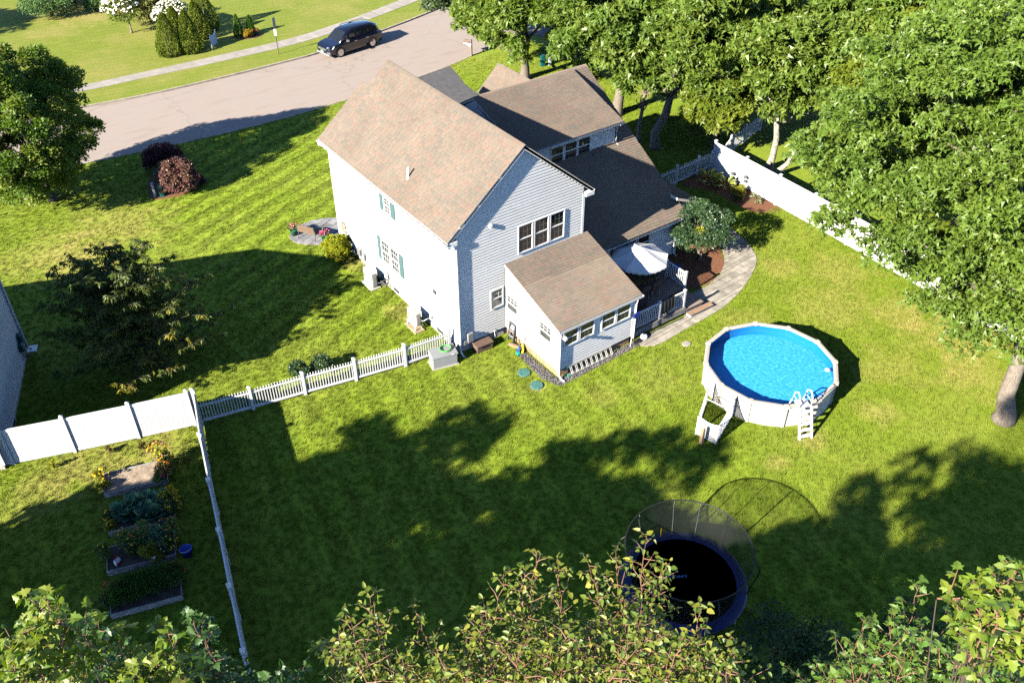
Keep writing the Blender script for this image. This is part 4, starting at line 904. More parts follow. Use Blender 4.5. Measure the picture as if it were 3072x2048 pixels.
for k in range(5):
    f = (k + .55) / 5.3; c = lp(0, .05, 0).lerp(lp(0, top_o + .18, PH + .12), f)
    MB(frame(c, sd, -out)).bev(-.25, -.07, -.02, .25, .07, .025, .012).build('step', 'white_vinyl', lad)
MB(frame(lp(0, top_o - .1, PH + .10), sd, -out)).bev(-.25, -.24, -.02, .25, .2, .03, .012).build('platform', 'white_vinyl', lad)
# lattice screen round the pump, three panels with real laths
def lattice_panel(parent, p, q, h0, h1, dip=True):
    p, q = Vector(p), Vector(q); L = (q - p).length; d = (q - p).normalized(); T = frame(p, d, Vector((-d.y, d.x, 0)))
    def top(x): f = x / L; return h0 + (h1 - h0) * f - (.10 * math.sin(math.pi * f) if dip else 0)
    pn = MB(T).box(0, -.02, 0.02, L, .02, .07).build('lattice_panel', 'white_vinyl', parent)
    fr_ = MB(T)
    fr_.box(-.03, -.035, 0, .03, .035, top(0) + .03); fr_.box(L - .03, -.035, 0, L + .03, .035, top(L) + .03)
    fr_.tube([(L * i / 10, 0, top(L * i / 10)) for i in range(11)], .025, 6); fr_.build('frame', 'white_vinyl', pn)
    s = .075; la = MB(T); nmax = int((L + 1.6) / s)
    for sg in (-1, 1):
        for k in range(-int(1.6 / s), nmax):
            x0 = k * s; pts = []
            for i in range(25):
                z = .06 + 1.3 * i / 24; x = x0 + sg * (z - .06) + (0 if sg > 0 else 0)
                if 0 <= x <= L and z <= top(x): pts.append((x, z))
            if len(pts) >= 2:
                (xa, za), (xb, zb) = pts[0], pts[-1]; y = .004 * sg
                w_ = .012; la.add([(xa - w_, y, za), (xa + w_, y, za), (xb + w_, y, zb), (xb - w_, y, zb), (xa - w_, y + .006, za), (xa + w_, y + .006, za), (xb + w_, y + .006, zb), (xb - w_, y + .006, zb)],
                       [(0, 1, 2, 3), (4, 5, 6, 7), (0, 4, 7, 3), (1, 5, 6, 2)])
    la.build('lath', 'white_vinyl', pn)
PL = lambda x, y, z=0: at(2050 + x / 7.128, 1120 + y / 7.128, z)
scr = thing('lattice_screen', 'white vinyl lattice screen round the pool pump', 'screen')
fl0, fl1 = PL(272, 1290), PL(690, 1505); bl0, bl1 = PL(545, 940), PL(1110, 1010)
scr.location = fl0
back0 = fl0 + (Vector((*PC, 0)) - fl0).normalized() * 1.5; dd = (fl1 - fl0)
bb0 = Vector((6.55, -8.98, 0)); bb1 = Vector((6.90, -10.15, 0))
lattice_panel(scr, fl0, fl1, .98, .98); lattice_panel(scr, fl0, bb0, .98, 1.12); lattice_panel(scr, fl1, bb1, .98, 1.12)
MB().tube([fl0.lerp(bb0, .62) + Vector((0, 0, .99)), fl1.lerp(bb1, .62) + Vector((0, 0, .99))], .022, 6).build('brace', 'white_vinyl', scr)
pump = thing('pool_pump', 'small dark blue pump on the ground inside the lattice screen', 'pump', fl1 + (bb0 - fl0) * .22 + Vector((-.1, .25, 0)))
T = local(pump); MB(T).lathe([(.0, .08), (.12, .08), (.12, .32), (.08, .40), (0, .42)], 14).build('strainer', 'pad_blue', pump, True); MB(T).tube([(.1, 0, .2), (.4, .05, .2)], .09, 10).build('motor', 'dark_grey', pump, True); MB(T).box(-.15, -.14, 0, .5, .18, .06).build('base', 'black_plastic', pump)
wp = thing('wooden_post', 'short wooden post with pointed top in front of the lattice screen', 'post', PL(378, 1498))
MB(local(wp)).add([(-.065, -.065, -.1), (.065, -.065, -.1), (.065, .065, -.1), (-.065, .065, -.1), (-.065, -.065, .82), (.065, -.065, .82), (.065, .065, .82), (-.065, .065, .82), (0, 0, .93)],
                  [(0, 3, 2, 1), (0, 1, 5, 4), (1, 2, 6, 5), (2, 3, 7, 6), (3, 0, 4, 7), (4, 5, 8), (5, 6, 8), (6, 7, 8), (7, 4, 8)]).build('stake', 'wood_skirt', wp)

# ------------------------------------------------------------------ trampoline in the shade
TC, TR_, TZ = Vector((-1.05, -15.38, 0)), 2.12, .85
tr = thing('trampoline', 'round trampoline with blue pad and black net in the shaded lawn', 'trampoline', TC)
T = local(tr)
MB(T).lathe([(0, TZ - .01), (1.78, TZ - .01)], 48).build('jumping_mat', 'trampoline_mat', tr)
for k in range(16):
    a0, a1 = 2 * math.pi * k / 16, 2 * math.pi * (k + 1) / 16 - .006; pts = []
    for (r, z) in ((1.74, TZ + .012), (TR_ - .06, TZ + .03), (TR_, TZ - .05)):
        for j in range(4): a = a0 + (a1 - a0) * j / 3; pts.append((r * math.cos(a), r * math.sin(a), z))
    MB(T).add(pts, [(i * 4 + j, i * 4 + j + 1, i * 4 + 5 + j, i * 4 + 4 + j) for i in (0, 1) for j in range(3)]).build('safety_pad', 'pad_navy', tr, True)
MB(T).tube([(1.98 * math.cos(2 * math.pi * k / 40), 1.98 * math.sin(2 * math.pi * k / 40), TZ - .05) for k in range(41)], .03, 8, False).build('frame_ring', 'metal_grey', tr, True)
for k in range(4):
    a = rad(30 + 90 * k); P0 = [(1.98 * math.cos(a + s), 1.98 * math.sin(a + s), TZ - .05) for s in (-.28, .28)]; G = [(1.98 * math.cos(a + s), 1.98 * math.sin(a + s), .03) for s in (-.22, .22)]
    MB(T).tube([P0[0], G[0], G[1], P0[1]], .028, 8).build('leg', 'metal_grey', tr, True)
NT, NR = 2.5, 2.08
def net_mat():
    m, n, l = new_mat('net'); out = N(n, 'ShaderNodeOutputMaterial'); p = N(n, 'ShaderNodeBsdfPrincipled'); t = N(n, 'ShaderNodeBsdfTransparent'); mx = N(n, 'ShaderNodeMixShader')
    p.inputs['Base Color'].default_value = (.008, .009, .010, 1); p.inputs['Roughness'].default_value = .6; mx.inputs[0].default_value = .42
    l.new(t.outputs[0], mx.inputs[1]); l.new(p.outputs[0], mx.inputs[2]); l.new(mx.outputs[0], out.inputs[0])
net_mat()
prof = [(1.80, TZ + .03), (1.84, 1.3), (1.93, 1.8), (2.05, 2.2), (NR - .03, NT)]
MB(T).add([(r * math.cos(2 * math.pi * k / 48), r * math.sin(2 * math.pi * k / 48), z) for r, z in prof for k in range(48)], [(i * 48 + k, i * 48 + (k + 1) % 48, (i + 1) * 48 + (k + 1) % 48, (i + 1) * 48 + k) for i in range(4) for k in range(48)]).build('net', 'net', tr, True)
MB(T).tube([(NR * math.cos(2 * math.pi * k / 48), NR * math.sin(2 * math.pi * k / 48), NT) for k in range(49)], .022, 8, False).build('top_ring', 'black_plastic', tr, True)
for k in range(6):
    a = rad(10 + 60 * k); c, s = math.cos(a), math.sin(a)
    MB(T).tube([(2.06 * c, 2.06 * s, .1), (2.10 * c, 2.10 * s, 1.0), (2.26 * c, 2.26 * s, 1.7), (2.30 * c, 2.30 * s, 2.2), (NR * c, NR * s, NT)], .024, 8).build('pole', 'black_plastic', tr, True)
for a in (rad(60), rad(100), rad(35)):
    MB(T).tube([(r * .995 * math.cos(a), r * .995 * math.sin(a), z) for r, z in prof], .014, 5).build('net_seam', 'dark_grey', tr, True)
lg = at(1780 + 818 / 3.267, 1440 + 1000 / 3.267, TZ)
ring = MB(); ring.lathe([(.13, TZ + .004), (.17, TZ + .004)], 32, (lg.x, lg.y)); ring.build('logo_ring', 'print_blue', tr)
ring = MB(); ring.lathe([(.045, TZ + .004), (.075, TZ + .004)], 20, (lg.x, lg.y)); ring.build('logo_ring', 'print_blue', tr)
cu = D.curves.new('logo_text', 'FONT'); cu.body = 'JUMPZYLLA'; cu.size = .155; cu.align_x = 'CENTER'; cu.align_y = 'CENTER'; cu.extrude = .0005; cu.materials.append(MATS['print_blue'])
tmp = D.objects.new('logo_text', cu); COL.objects.link(tmp); bpy.context.view_layer.update(); tme = D.meshes.new_from_object(tmp.evaluated_get(bpy.context.evaluated_depsgraph_get())); COL.objects.unlink(tmp); D.objects.remove(tmp)
if not tme.materials: tme.materials.append(MATS['print_blue'])
tx = link('logo_text', tme, tr, False); tx.location = tuple(wmat(tr).inverted() @ Vector((lg.x + .13, lg.y + .22, TZ + .005))); tx.rotation_euler = (0, 0, math.pi - rad(36))
zp = MB(T); a = rad(72); zp.tube([(1.86 * math.cos(a), 1.86 * math.sin(a), TZ + .1), (1.88 * math.cos(a), 1.88 * math.sin(a), 1.35)], .018, 5); zp.build('door_strap', 'yellow_plastic', tr)
# ------------------------------------------------------------------ things round the house
def ac_unit(label, x0, x1, y0, y1, z0, z1, stand):
    t = thing('heat_pump', label, 'air conditioner', ((x0 + x1) / 2, (y0 + y1) / 2, 0), group='heat pumps along the west wall')
    MB().bev(x0, y0, z0, x1, y1, z1, .02).build('casing', 'ac_beige', t)
    Tf = frame((x0, 0, 0), (0, 1, 0), (-1, 0, 0)); cy, cz, r = y0 + (y1 - y0) * .58, (z0 + z1) / 2, min(y1 - y0, z1 - z0) * .40
    g = MB(Tf)
    for k in range(5): rr = r * (k + 1) / 5; g.tube([(cy + rr * math.cos(2 * math.pi * i / 24), .012, cz + rr * math.sin(2 * math.pi * i / 24)) for i in range(25)], .006, 4, False)
    for k in range(8): a = 2 * math.pi * k / 8; g.tube([(cy, .012, cz), (cy + r * math.cos(a), .012, cz + r * math.sin(a))], .006, 4, False)
    g.build('fan_grille', 'metal_grey', t)
    MB().box(x0 + .06, y0 - .012, z0 + .08, x1 - .06, y0, z1 - .14).build('side_panel', 'ac_beige', t)
    MB().tube([(x1 - .05, y0 + .04, z0 + .2), (x1 + .06, y0 - .12, z0 + .25), (x1 + .15, y0 - .2, z0 + .35), (-.05, y0 - .28, z0 + .42)], .028, 8).build('line_hose', 'dark_grey' if not stand else 'metal_grey', t, True)
    if stand:
        for yy in (y0 + .05, y1 - .08):
            for xx in (x0 - .06, x1 + .02): MB().box(xx, yy, .0, xx + .04, yy + .04, z0).build('stand_leg', 'sign_white', t)
        for xx in (x0 - .06, x1 + .02): MB().box(xx + .005, y0 + .0, z0 - .04, xx + .035, y1, z0 - .005).build('stand_rail', 'sign_white', t)
    MB().bev(x0 - .14, y0 - .10, -.02, x1 + .1, y1 + .1, .07, .01).build('pad', 'concrete' if not stand else 'sand', t)
    return t
a1 = ac_unit('beige heat pump on a low pad beneath the west windows', -.76, -.46, 6.72, 7.62, .08, .88, False)
cm = MB()
for k in range(3): cm.tube([(-.36, 6.55 + .02 * k, .25 + .1 * k), (-.24, 6.28 - .03 * k, .2 + .08 * k), (-.10, 6.25 - .03 * k, .5 + .1 * k), (-.05, 6.4, .95)], .025, 7)
cm.build('coiled_hose', 'dark_grey', a1, True)
ac_unit('beige heat pump raised on white legs close to the picket fence', -.78, -.50, 2.46, 3.28, .36, 1.02, True)
ut = thing('utility_meter', 'grey meters and conduits on the west wall behind the golden shrub', 'utility meter', (-.1, 9.0, .3))
MB(TW).bev(9.0, 0, .55, 9.3, .2, .95, .02).build('meter_box', 'metal_grey', ut); MB(TW).bev(8.62, 0, .45, 8.85, .16, .8, .02).build('meter_box', 'gen_grey', ut)
for k in range(3): MB(TW).tube([(8.7 + .2 * k, .06, .5), (8.72 + .2 * k, .08, .2), (8.66 + .2 * k, .1, .05)], .02, 6).build('conduit', 'metal_grey', ut)
hr = thing('hose_reel', 'coiled beige hose hanging on the west wall near the patio', 'hose', (-.1, 10.6, .8))
hc = MB(TW)
for k in range(4): hc.tube([(10.75 + (.20 + .012 * k) * math.cos(2 * math.pi * i / 24), .07 + .022 * k, 1.35 + (.30 + .012 * k) * math.sin(2 * math.pi * i / 24)) for i in range(25)], .014, 6, False)
hc.build('coil', 'hose_beige', hr, True); MB(TW).tube([(10.6, .08, 1.1), (10.5, .1, .6), (10.4, .1, .1)], .014, 6).build('hose_end', 'hose_beige', hr, True); MB(TW).box(10.7, 0, 1.3, 10.8, .12, 1.4).build('bracket', 'metal_grey', hr)
# standby generator and the green hose on it
ge = thing('generator', 'grey standby generator at the house end of the picket fence', 'generator', (-.97, -.14, 0), rad(-13))
T = local(ge)
MB(T).box(-.62, -.34, 0, .62, .34, .06).build('pad', 'concrete', ge); MB(T).bev(-.58, -.31, .062, .58, .31, .62, .03).build('housing', 'gen_grey', ge)
MB(T).add([(-.61, -.34, .62), (.61, -.34, .62), (.61, .34, .62), (-.61, .34, .62), (-.58, -.31, .70), (.58, -.31, .70), (.58, .31, .74), (-.58, .31, .74)], [(0, 3, 2, 1), (4, 5, 6, 7), (0, 1, 5, 4), (1, 2, 6, 5), (2, 3, 7, 6), (3, 0, 4, 7)]).build('lid', 'gen_grey', ge)
MB(T).box(.3, -.352, .64, .42, -.338, .68).build('badge', 'sign_white', ge)
MB(T).bev(.581, -.2, .12, .6, .2, .5, .008).build('side_louvre', 'metal_grey', ge)
ho = thing('garden_hose', 'coil of bright green garden hose lying on the generator', 'hose', (-.85, -.16, .74))
hm = MB()
for k in range(4):
    r = .27 + .018 * math.sin(k * 2); hm.tube([(-.84 + (r + .012 * math.sin(5 * i / 24 * 6.28 + k)) * math.cos(2 * math.pi * i / 24), -.14 + (r * .82) * math.sin(2 * math.pi * i / 24), .755 + .02 * k) for i in range(25)], .015, 6, False)
hm.build('coil', 'hose_green', ho, True)
hb = thing('deck_box', 'low brown resin storage box against the gable wall foundation', 'storage box', (1.05, -.32, 0), rad(-3)); T = local(hb)
MB(T).bev(-.42, -.2, 0, .42, .2, .34, .02).build('body', 'resin_brown', hb); MB(T).bev(-.45, -.23, .34, .45, .22, .40, .02).build('lid', 'resin_brown', hb); MB(T).box(-.18, -.212, .2, .22, -.198, .26).build('handle_slot', 'black_plastic', hb)
# step stool ladder leaning folded, wood block, water blaster
sl_ = thing('step_ladder', 'folded grey step ladder leaning on the white sunroom wall', 'step ladder', (2.35, -.62, 0)); T = Matrix.Translation((2.36, -.64, 0)) @ Matrix.Rotation(rad(-90), 4, 'Z') @ Matrix.Rotation(rad(-7), 4, 'X')
for s in (-1, 1):
    MB(T).box(s * .2 - .025, -.03, 0, s * .2 + .025, .03, .98).build('leg', 'dark_grey', sl_); MB(T).box(s * .17 - .02, .07, 0, s * .17 + .02, .12, .9).build('leg', 'dark_grey', sl_)
MB(T).bev(-.24, -.05, .95, .24, .14, 1.02, .02).build('top_tray', 'dark_grey', sl_)
for z in (.28, .56): MB(T).box(-.175, -.035, z, .175, .03, z + .06).build('tread', 'metal_grey', sl_)
wb = thing('wood_block', 'short reddish plank lying below the grey step ladder', 'plank', (2.28, -1.02, 0)); MB(Matrix.Translation((2.28, -1.02, 0)) @ Matrix.Rotation(rad(-65), 4, 'Z')).box(-.28, -.07, .01, .28, .07, .10).build('plank', 'wood_skirt', wb)
wg = thing('toy_blaster', 'blue and yellow water blaster toys heaped by the sunroom foundation', 'toy', (2.28, -1.55, 0)); T = local(wg)
MB(T).tube([(-.12, -.05, .06), (.02, .1, .3), (.06, .2, .62)], .03, 8).build('barrel', 'dark_grey', wg, True); MB(T).tube([(-.1, .1, .06), (-.02, .05, .3)], .06, 8).build('tank', 'blue_plastic', wg, True)
MB(T).tube([(.0, -.14, .05), (.14, -.02, .14), (.12, .1, .32)], .055, 8).build('tank', 'yellow_plastic', wg, True); MB(T).tube([(.12, .02, .05), (.1, .16, .36)], .03, 8).build('grip', 'lime_plastic', wg, True); MB(T).bev(-.26, -.12, .01, -.08, .06, .09, .02).build('stock', 'teal_plastic', wg)
# extension ladder lying on its edge against the sunroom skirt
el = thing('extension_ladder', 'aluminium extension ladder lying on edge along the foot of the sunroom', 'ladder', (4.3, -4.15, 0))
for z0, z1, y0 in ((.02, .09, -4.17), (.36, .43, -3.99)):
    MB().box(3.02, y0, z0, 5.55, y0 + .05, z1).build('side_rail', 'alu', el)
    MB().box(2.94, y0 - .012, z0 - .012, 3.04, y0 + .06, z1 + .012).build('foot', 'teal_plastic', el)
for k in range(9):
    x = 3.18 + k * .285
    for dx in (0, .075): MB().tube([(x + dx, -4.145, .085), (x + dx, -3.965, .37)], .017, 6).build('rung', 'alu', el)
ps = thing('pool_brush', 'long white pole with blue net leaning at the sunroom corner', 'pool net', (6.6, -4.12, 0))
MB().tube([(6.58, -4.15, .02), (6.72, -4.12, 1.75)], .016, 6).build('handle', 'sign_white', ps); MB().bev(6.62, -4.2, 1.6, 6.98, -4.12, 1.86, .02).build('net_frame', 'pad_blue', ps)
wt = thing('work_lamp', 'white domed lamp head on a dark stand by the path end', 'lamp', (7.52, -4.02, 0))
MB(local(wt)).lathe([(.19, .05), (.2, .1), (.15, .2), (.06, .25), (0, .26)], 20).build('shade', 'sign_white', wt, True); MB(local(wt)).lathe([(.0, .255), (.07, .255), (.06, .29), (0, .29)], 12).build('cap', 'black_plastic', wt, True); MB(local(wt)).tube([(-.12, .0, .08), (-.3, -.05, .04), (-.4, .12, .03)], .02, 6).build('stand', 'black_plastic', wt)
bmat = thing('rubber_mat', 'crumpled black rubber mat on the stones below the deck rail', 'mat', (7.2, -4.05, 0)); MB(local(bmat)).add([(-.3, -.12, .03), (-.05, -.2, .06), (.22, -.1, .04), (.25, .1, .07), (0, .06, .12), (-.28, .12, .05)], [(0, 1, 4, 5), (1, 2, 3, 4)]).build('sheet', 'black_cloth', bmat)
eg = thing('edging', 'black landscape edging strip along the deck front', 'edging', (8.8, -3.98, 0)); em = MB()
for k in range(26): x = 7.6 + k * .098; em.lathe([(.045, .0), (.045, .06), (.02, .09), (0, .09)], 6, (x, -3.97 + .015 * math.sin(k)))
em.build('strip', 'black_plastic', eg)
ss_ = thing('stepping_stone', 'single pale flat stone in the lawn between path and pool', 'stone', (8.82, -5.5, 0)); MB(local(ss_)).lathe([(.23, -.03), (.24, .03), (.2, .045), (0, .045)], 11, (0, 0), 1, .75, .3).build('slab', 'paver', ss_)
for i, (x, y, l) in enumerate(((1.55, -2.80, 'round green septic lid in the lawn, the one nearer the house'), (1.49, -3.81, 'round green septic lid in the lawn, the one farther from the house'))):
    s = thing('septic_lid', l, 'septic lid', (x, y, 0), group='septic lids by the sunroom'); c = MB(local(s)).lathe([(.29, -.05), (.29, .045), (.26, .06), (.0, .065)], 20).build('cover', 'lid_green', s)
    for k in range(6): a = 2 * math.pi * k / 6; MB(local(s)).lathe([(.018, .06), (.018, .075), (0, .076)], 6, (.25 * math.cos(a), .25 * math.sin(a))).build('bolt', 'metal_grey', s)
# ------------------------------------------------------------------ on the deck
um = thing('patio_umbrella', 'white market umbrella with scalloped edge over the deck table', 'umbrella', (9.75, -1.02, DZ)); UZ, UR = 2.60, 1.42
pol = MB().tube([(9.75, -1.02, DZ), (9.75, -1.02, UZ + .06)], .022, 8).build('pole', 'grey_wood', um)
MB().lathe([(.0, UZ + .1), (.035, UZ + .08), (.03, UZ + .02)], 8, (9.75, -1.02)).build('finial', 'grey_wood', um); MB().lathe([(.24, DZ), (.24, DZ + .05), (.08, DZ + .1), (.03, DZ + .2)], 16, (9.75, -1.02)).build('base', 'dark_grey', um)
tz = rad(20)
for k in range(8):
    a0, a1 = tz + k * math.pi / 4, tz + (k + 1) * math.pi / 4; vs = []; n = 8
    for (r, z) in ((.05, UZ), (.5, UZ - .22), (.95, UZ - .40), (UR, UZ - .56)):
        for j in range(n + 1):
            a = a0 + (a1 - a0) * j / n; sag = .05 * math.sin(math.pi * j / n) * r / UR; rr = r * math.cos(math.pi / 8) / math.cos(a - (a0 + a1) / 2)
            vs.append((9.75 + rr * math.cos(a), -1.02 + rr * math.sin(a), z - sag))
    fs = [(i * (n + 1) + j, i * (n + 1) + j + 1, (i + 1) * (n + 1) + j + 1, (i + 1) * (n + 1) + j) for i in range(3) for j in range(n)]
    c = MB().add(vs, fs).build('canopy_panel', 'umbrella_cloth', um, True)
    val = MB(); m_ = 24
    for j in range(m_):
        q = []
        for jj in (j, j + 1):
            f = jj / m_; a = a0 + (a1 - a0) * f; rr = UR * math.cos(math.pi / 8) / math.cos(a - (a0 + a1) / 2); z = UZ - .56 - .05 * math.sin(math.pi * f)
            q.append(((9.75 + rr * math.cos(a), -1.02 + rr * math.sin(a), z), (9.75 + (rr + .01) * math.cos(a), -1.02 + (rr + .01) * math.sin(a), z - .07 - .05 * abs(math.sin(math.pi * f * 4)))))
        val.add([q[0][0], q[1][0], q[1][1], q[0][1]], [(0, 1, 2, 3)])
    val.build('valance', 'umbrella_cloth', c)
    MB().tube([(9.75, -1.02, UZ - .02), (9.75 + UR * math.cos(a0), -1.02 + UR * math.sin(a0), UZ - .59)], .01, 5).build('rib', 'grey_wood', um)
tb = thing('patio_table', 'long wooden dining table under the white umbrella', 'table', (9.45, -1.5, DZ))
for k in range(7): MB().box(8.7, -1.96 + k * .135, 1.22, 10.22, -1.96 + k * .135 + .125, 1.25).build('table_plank', 'table_wood', tb)
for x, y in ((8.8, -1.9), (10.12, -1.9), (8.8, -1.1), (10.12, -1.1)): MB().box(x - .035, y - .035, DZ, x + .035, y + .035, 1.22).build('leg', 'table_wood', tb)
vsb = thing('flower_vase', 'small yellow-green plant standing on the deck table', 'plant', (9.35, -1.55, 1.25)); MB(local(vsb)).lathe([(.05, 0), (.07, .1), (.06, .12)], 10).build('vase', 'pot_green', vsb); 
crown('leaves', np.array([(9.35, -1.55, 1.42)]), .1, 40, 'leaf_yellowgreen', vsb, RNG, KITE, (.06, .1))
def chair(label, x, y, rz):
    t = thing('patio_chair', label, 'chair', (x, y, DZ), rz, 'chairs at the deck table'); T = local(t)
    MB(T).bev(-.24, -.23, .42, .24, .25, .47, .02).build('seat', 'resin_brown', t)
    MB(T).add([(-.25, -.26, .46), (.25, -.26, .46), (.24, -.34, .95), (-.24, -.34, .95), (-.25, -.22, .46), (.25, -.22, .46), (.24, -.30, .95), (-.24, -.30, .95)], [(0, 1, 2, 3), (7, 6, 5, 4), (3, 2, 6, 7), (0, 3, 7, 4), (1, 5, 6, 2), (0, 4, 5, 1)]).build('backrest', 'resin_brown', t)
    for sx in (-.22, .22):
        MB(T).tube([(sx, .22, .44), (sx, .26, 0)], .018, 6).build('leg', 'alu', t); MB(T).tube([(sx, -.22, .44), (sx, -.30, 0)], .018, 6).build('leg', 'alu', t)
        MB(T).tube([(sx * 1.1, -.28, .7), (sx * 1.1, .2, .66), (sx * 1.1, .22, .46)], .018, 6).build('armrest', 'resin_brown', t)
chair('brown patio chair at the near side of the table, clear of the roof edge', 9.62, -2.2, 0)
chair('brown patio chair half hidden behind the sunroom roof edge', 8.95, -2.2, 0)
gr = thing('grill', 'grill under a black cover in the deck corner by the sunroom', 'grill', (7.55, -3.12, DZ)); T = local(gr)
MB(T).add([(-.62, -.32, .02), (.62, -.32, .02), (.62, .32, .02), (-.62, .32, .02), (-.60, -.30, .85), (.60, -.30, .85), (.60, .30, .85), (-.60, .30, .85), (-.38, -.2, 1.12), (.38, -.2, 1.12), (.38, .22, 1.12), (-.38, .22, 1.12)],
          [(0, 1, 5, 4), (1, 2, 6, 5), (2, 3, 7, 6), (3, 0, 4, 7), (4, 5, 9, 8), (5, 6, 10, 9), (6, 7, 11, 10), (7, 4, 8, 11), (8, 9, 10, 11)]).build('cover', 'black_cloth', gr)
dc = thing('draped_cover', 'black cloth cover draped over the front deck rail', 'cover', (9.1, -3.8, DZ)); vs = []; n = 14
for i in range(n + 1):
    f = i / n; x = 8.72 + .75 * f; w = .02 * math.sin(f * 23)
    vs += [(x, -3.62 + w, 1.0 - .1 * f), (x, -3.72 + w, 1.46), (x, -3.83 + w, 1.445), (x + .02, -3.86 + 1.5 * w, 1.0), (x - .06 * f, -3.87 + 2 * w, .66 + .16 * f + .05 * math.sin(f * 9))]
MB().add(vs, [(i * 5 + j, i * 5 + 5 + j, i * 5 + 6 + j, i * 5 + 1 + j) for i in range(n) for j in range(4)]).build('cloth', 'black_cloth', dc, True)
for (x, y, l) in ((11.75, -1.55, 'dark blue round bistro table just outside the far deck rail'), (12.0, -.05, 'dark blue round stool by the wing wall downspout')):
    t = thing('bistro_table', l, 'table', (x, y, 0), group='blue bistro pieces beside the deck'); T = local(t); h = .95 if y < -1 else .75
    MB(T).lathe([(.33, h - .04), (.34, h), (0, h + .004)], 24).build('table_top', 'pad_blue', t)
    for k in range(3): a = 2.1 * k; MB(T).tube([(.12 * math.cos(a), .12 * math.sin(a), h - .03), (.3 * math.cos(a), .3 * math.sin(a), 0)], .015, 6).build('leg', 'dark_grey', t)
# ------------------------------------------------------------------ patio on the west side
bn = thing('garden_bench', 'brown slung garden bench on the slate patio', 'bench', (-1.1, 13.0, .03), math.atan2(-.8, .5)); T = local(bn)
MB(T).add([(-.55, -.30, .40), (.55, -.30, .40), (.55, -.40, .88), (-.55, -.40, .88), (-.55, -.27, .40), (.55, -.27, .40), (.55, -.37, .88), (-.55, -.37, .88)], [(0, 1, 2, 3), (7, 6, 5, 4), (3, 2, 6, 7), (0, 3, 7, 4), (1, 5, 6, 2), (0, 4, 5, 1)]).build('backrest', 'bench_brown', bn)
MB(T).bev(-.55, -.28, .38, .55, .25, .43, .015).build('seat', 'bench_brown', bn)
for sx in (-.52, .52):
    MB(T).tube([(sx, -.4, .86), (sx, -.28, .4), (sx, -.36, 0)], .018, 6).build('leg', 'dark_grey', bn); MB(T).tube([(sx, .24, .4), (sx, .27, 0)], .018, 6).build('leg', 'dark_grey', bn)
    MB(T).tube([(sx, -.34, .66), (sx, .24, .64), (sx, .25, .42)], .018, 6).build('armrest', 'dark_grey', bn)
def flower_heads(parent, P, m, r, rng, name='flower'):
    V, F = spread(OCT, np.asarray(P), rng.normal(size=(len(P), 3)), np.tile(A(0, 0, 1), (len(P), 1)) + rng.normal(size=(len(P), 3)) * .2, rng.uniform(r * .8, r * 1.2, len(P)))
    return np_mesh(name, V, F, m, parent)
def pot(label, x, y, cols):
    rng = np.random.default_rng(int(abs(x * 100))); t = thing('flower_pot', label, 'flower pot', (x, y, .03), group='flower pots on the slate patio')
    MB(local(t)).lathe([(.15, 0), (.21, .30), (.22, .31), (.2, .31), (.18, .26), (0, .26)], 18).build('pot', 'pot_green', t, True)
    C = np.array([(x + .15 * math.cos(k), y + .15 * math.sin(k), .48 + .05 * (k % 3)) for k in range(6)] + [(x, y, .58)])
    crown('leaves', C, .14, 40, 'leaf_veg', t, rng, KITE, (.07, .12))
    for c in cols:
        k = 26; a = rng.uniform(0, 6.28, k); r = rng.uniform(.05, .3, k); flower_heads(t, np.c_[x + r * np.cos(a), y + r * np.sin(a), .62 + .12 * rng.random(k) - r * .25], c, .035, rng, 'blossom')
pot('green pot of pink and orange flowers left of the bench', -1.72, 13.72, ('petal_pink', 'petal_orange', 'petal_white'))
pot('green pot of bright pink flowers right of the bench', -.66, 12.10, ('petal_pink', 'petal_pink', 'petal_magenta'))
# ------------------------------------------------------------------ street furniture
sg = thing('street_sign', 'tall grey street sign post on the grass verge near the car', 'sign', (*far(8.59, 38.47), .1)); T = local(sg)
MB(T).box(-.03, -.02, -.2, .03, .02, 2.75).build('post', 'bark_pale', sg); MB(T @ Matrix.Rotation(rad(28), 4, 'Z')).bev(-.16, -.032, 2.12, .16, -.022, 2.78, .004).build('sign_panel', 'sign_metal', sg); MB(T @ Matrix.Rotation(rad(-30), 4, 'Z')).box(-.09, -.036, 1.45, .09, -.024, 1.92).build('notice', 'sign_white', sg)
fs_ = thing('yard_sign', 'white yard sign with scalloped top in front of the cone shrubs', 'sign', (*far(5.25, 42.9), .1)); a = math.atan2(.66, .67)
T = Matrix.Translation(fs_.location) @ Matrix.Rotation(a, 4, 'Z')
for s in (-.48, .48): MB(T).box(s - .03, -.03, -.1, s + .03, .03, 1.12).build('post', 'sign_white', fs_)
tp = [(.45, .12)] + [(.45 - .9 * i / 12, 1.04 - .16 * math.sin(math.pi * i / 12)) for i in range(13)] + [(-.45, .12)]
MB(T).add([(x, -.015, z) for x, z in tp] + [(x, .015, z) for x, z in tp], [tuple(range(15)), tuple(range(29, 14, -1))] + [(i, 15 + i, 15 + (i + 1) % 15, (i + 1) % 15) for i in range(15)]).build('board', 'sign_white', fs_)
mbx = thing('mailbox', 'brown mailbox on a white post at the road edge beside the driveway', 'mailbox', (20.34, 29.55, 0), rad(20)); T = local(mbx)
MB(T).box(-.06, -.06, -.1, .06, .06, 1.28).build('post', 'bark_pale', mbx); MB(T).box(-.07, -.04, .86, .07, .65, .94).build('arm', 'sign_white', mbx)
MB(T).tube([(0, -.02, .62), (0, .4, .86)], .03, 6).build('brace', 'sign_white', mbx)
prf = [(-.1, 0)] + [(-.1 * math.cos(math.pi * i / 8), .14 + .1 * math.sin(math.pi * i / 8)) for i in range(9)] + [(.1, 0)]
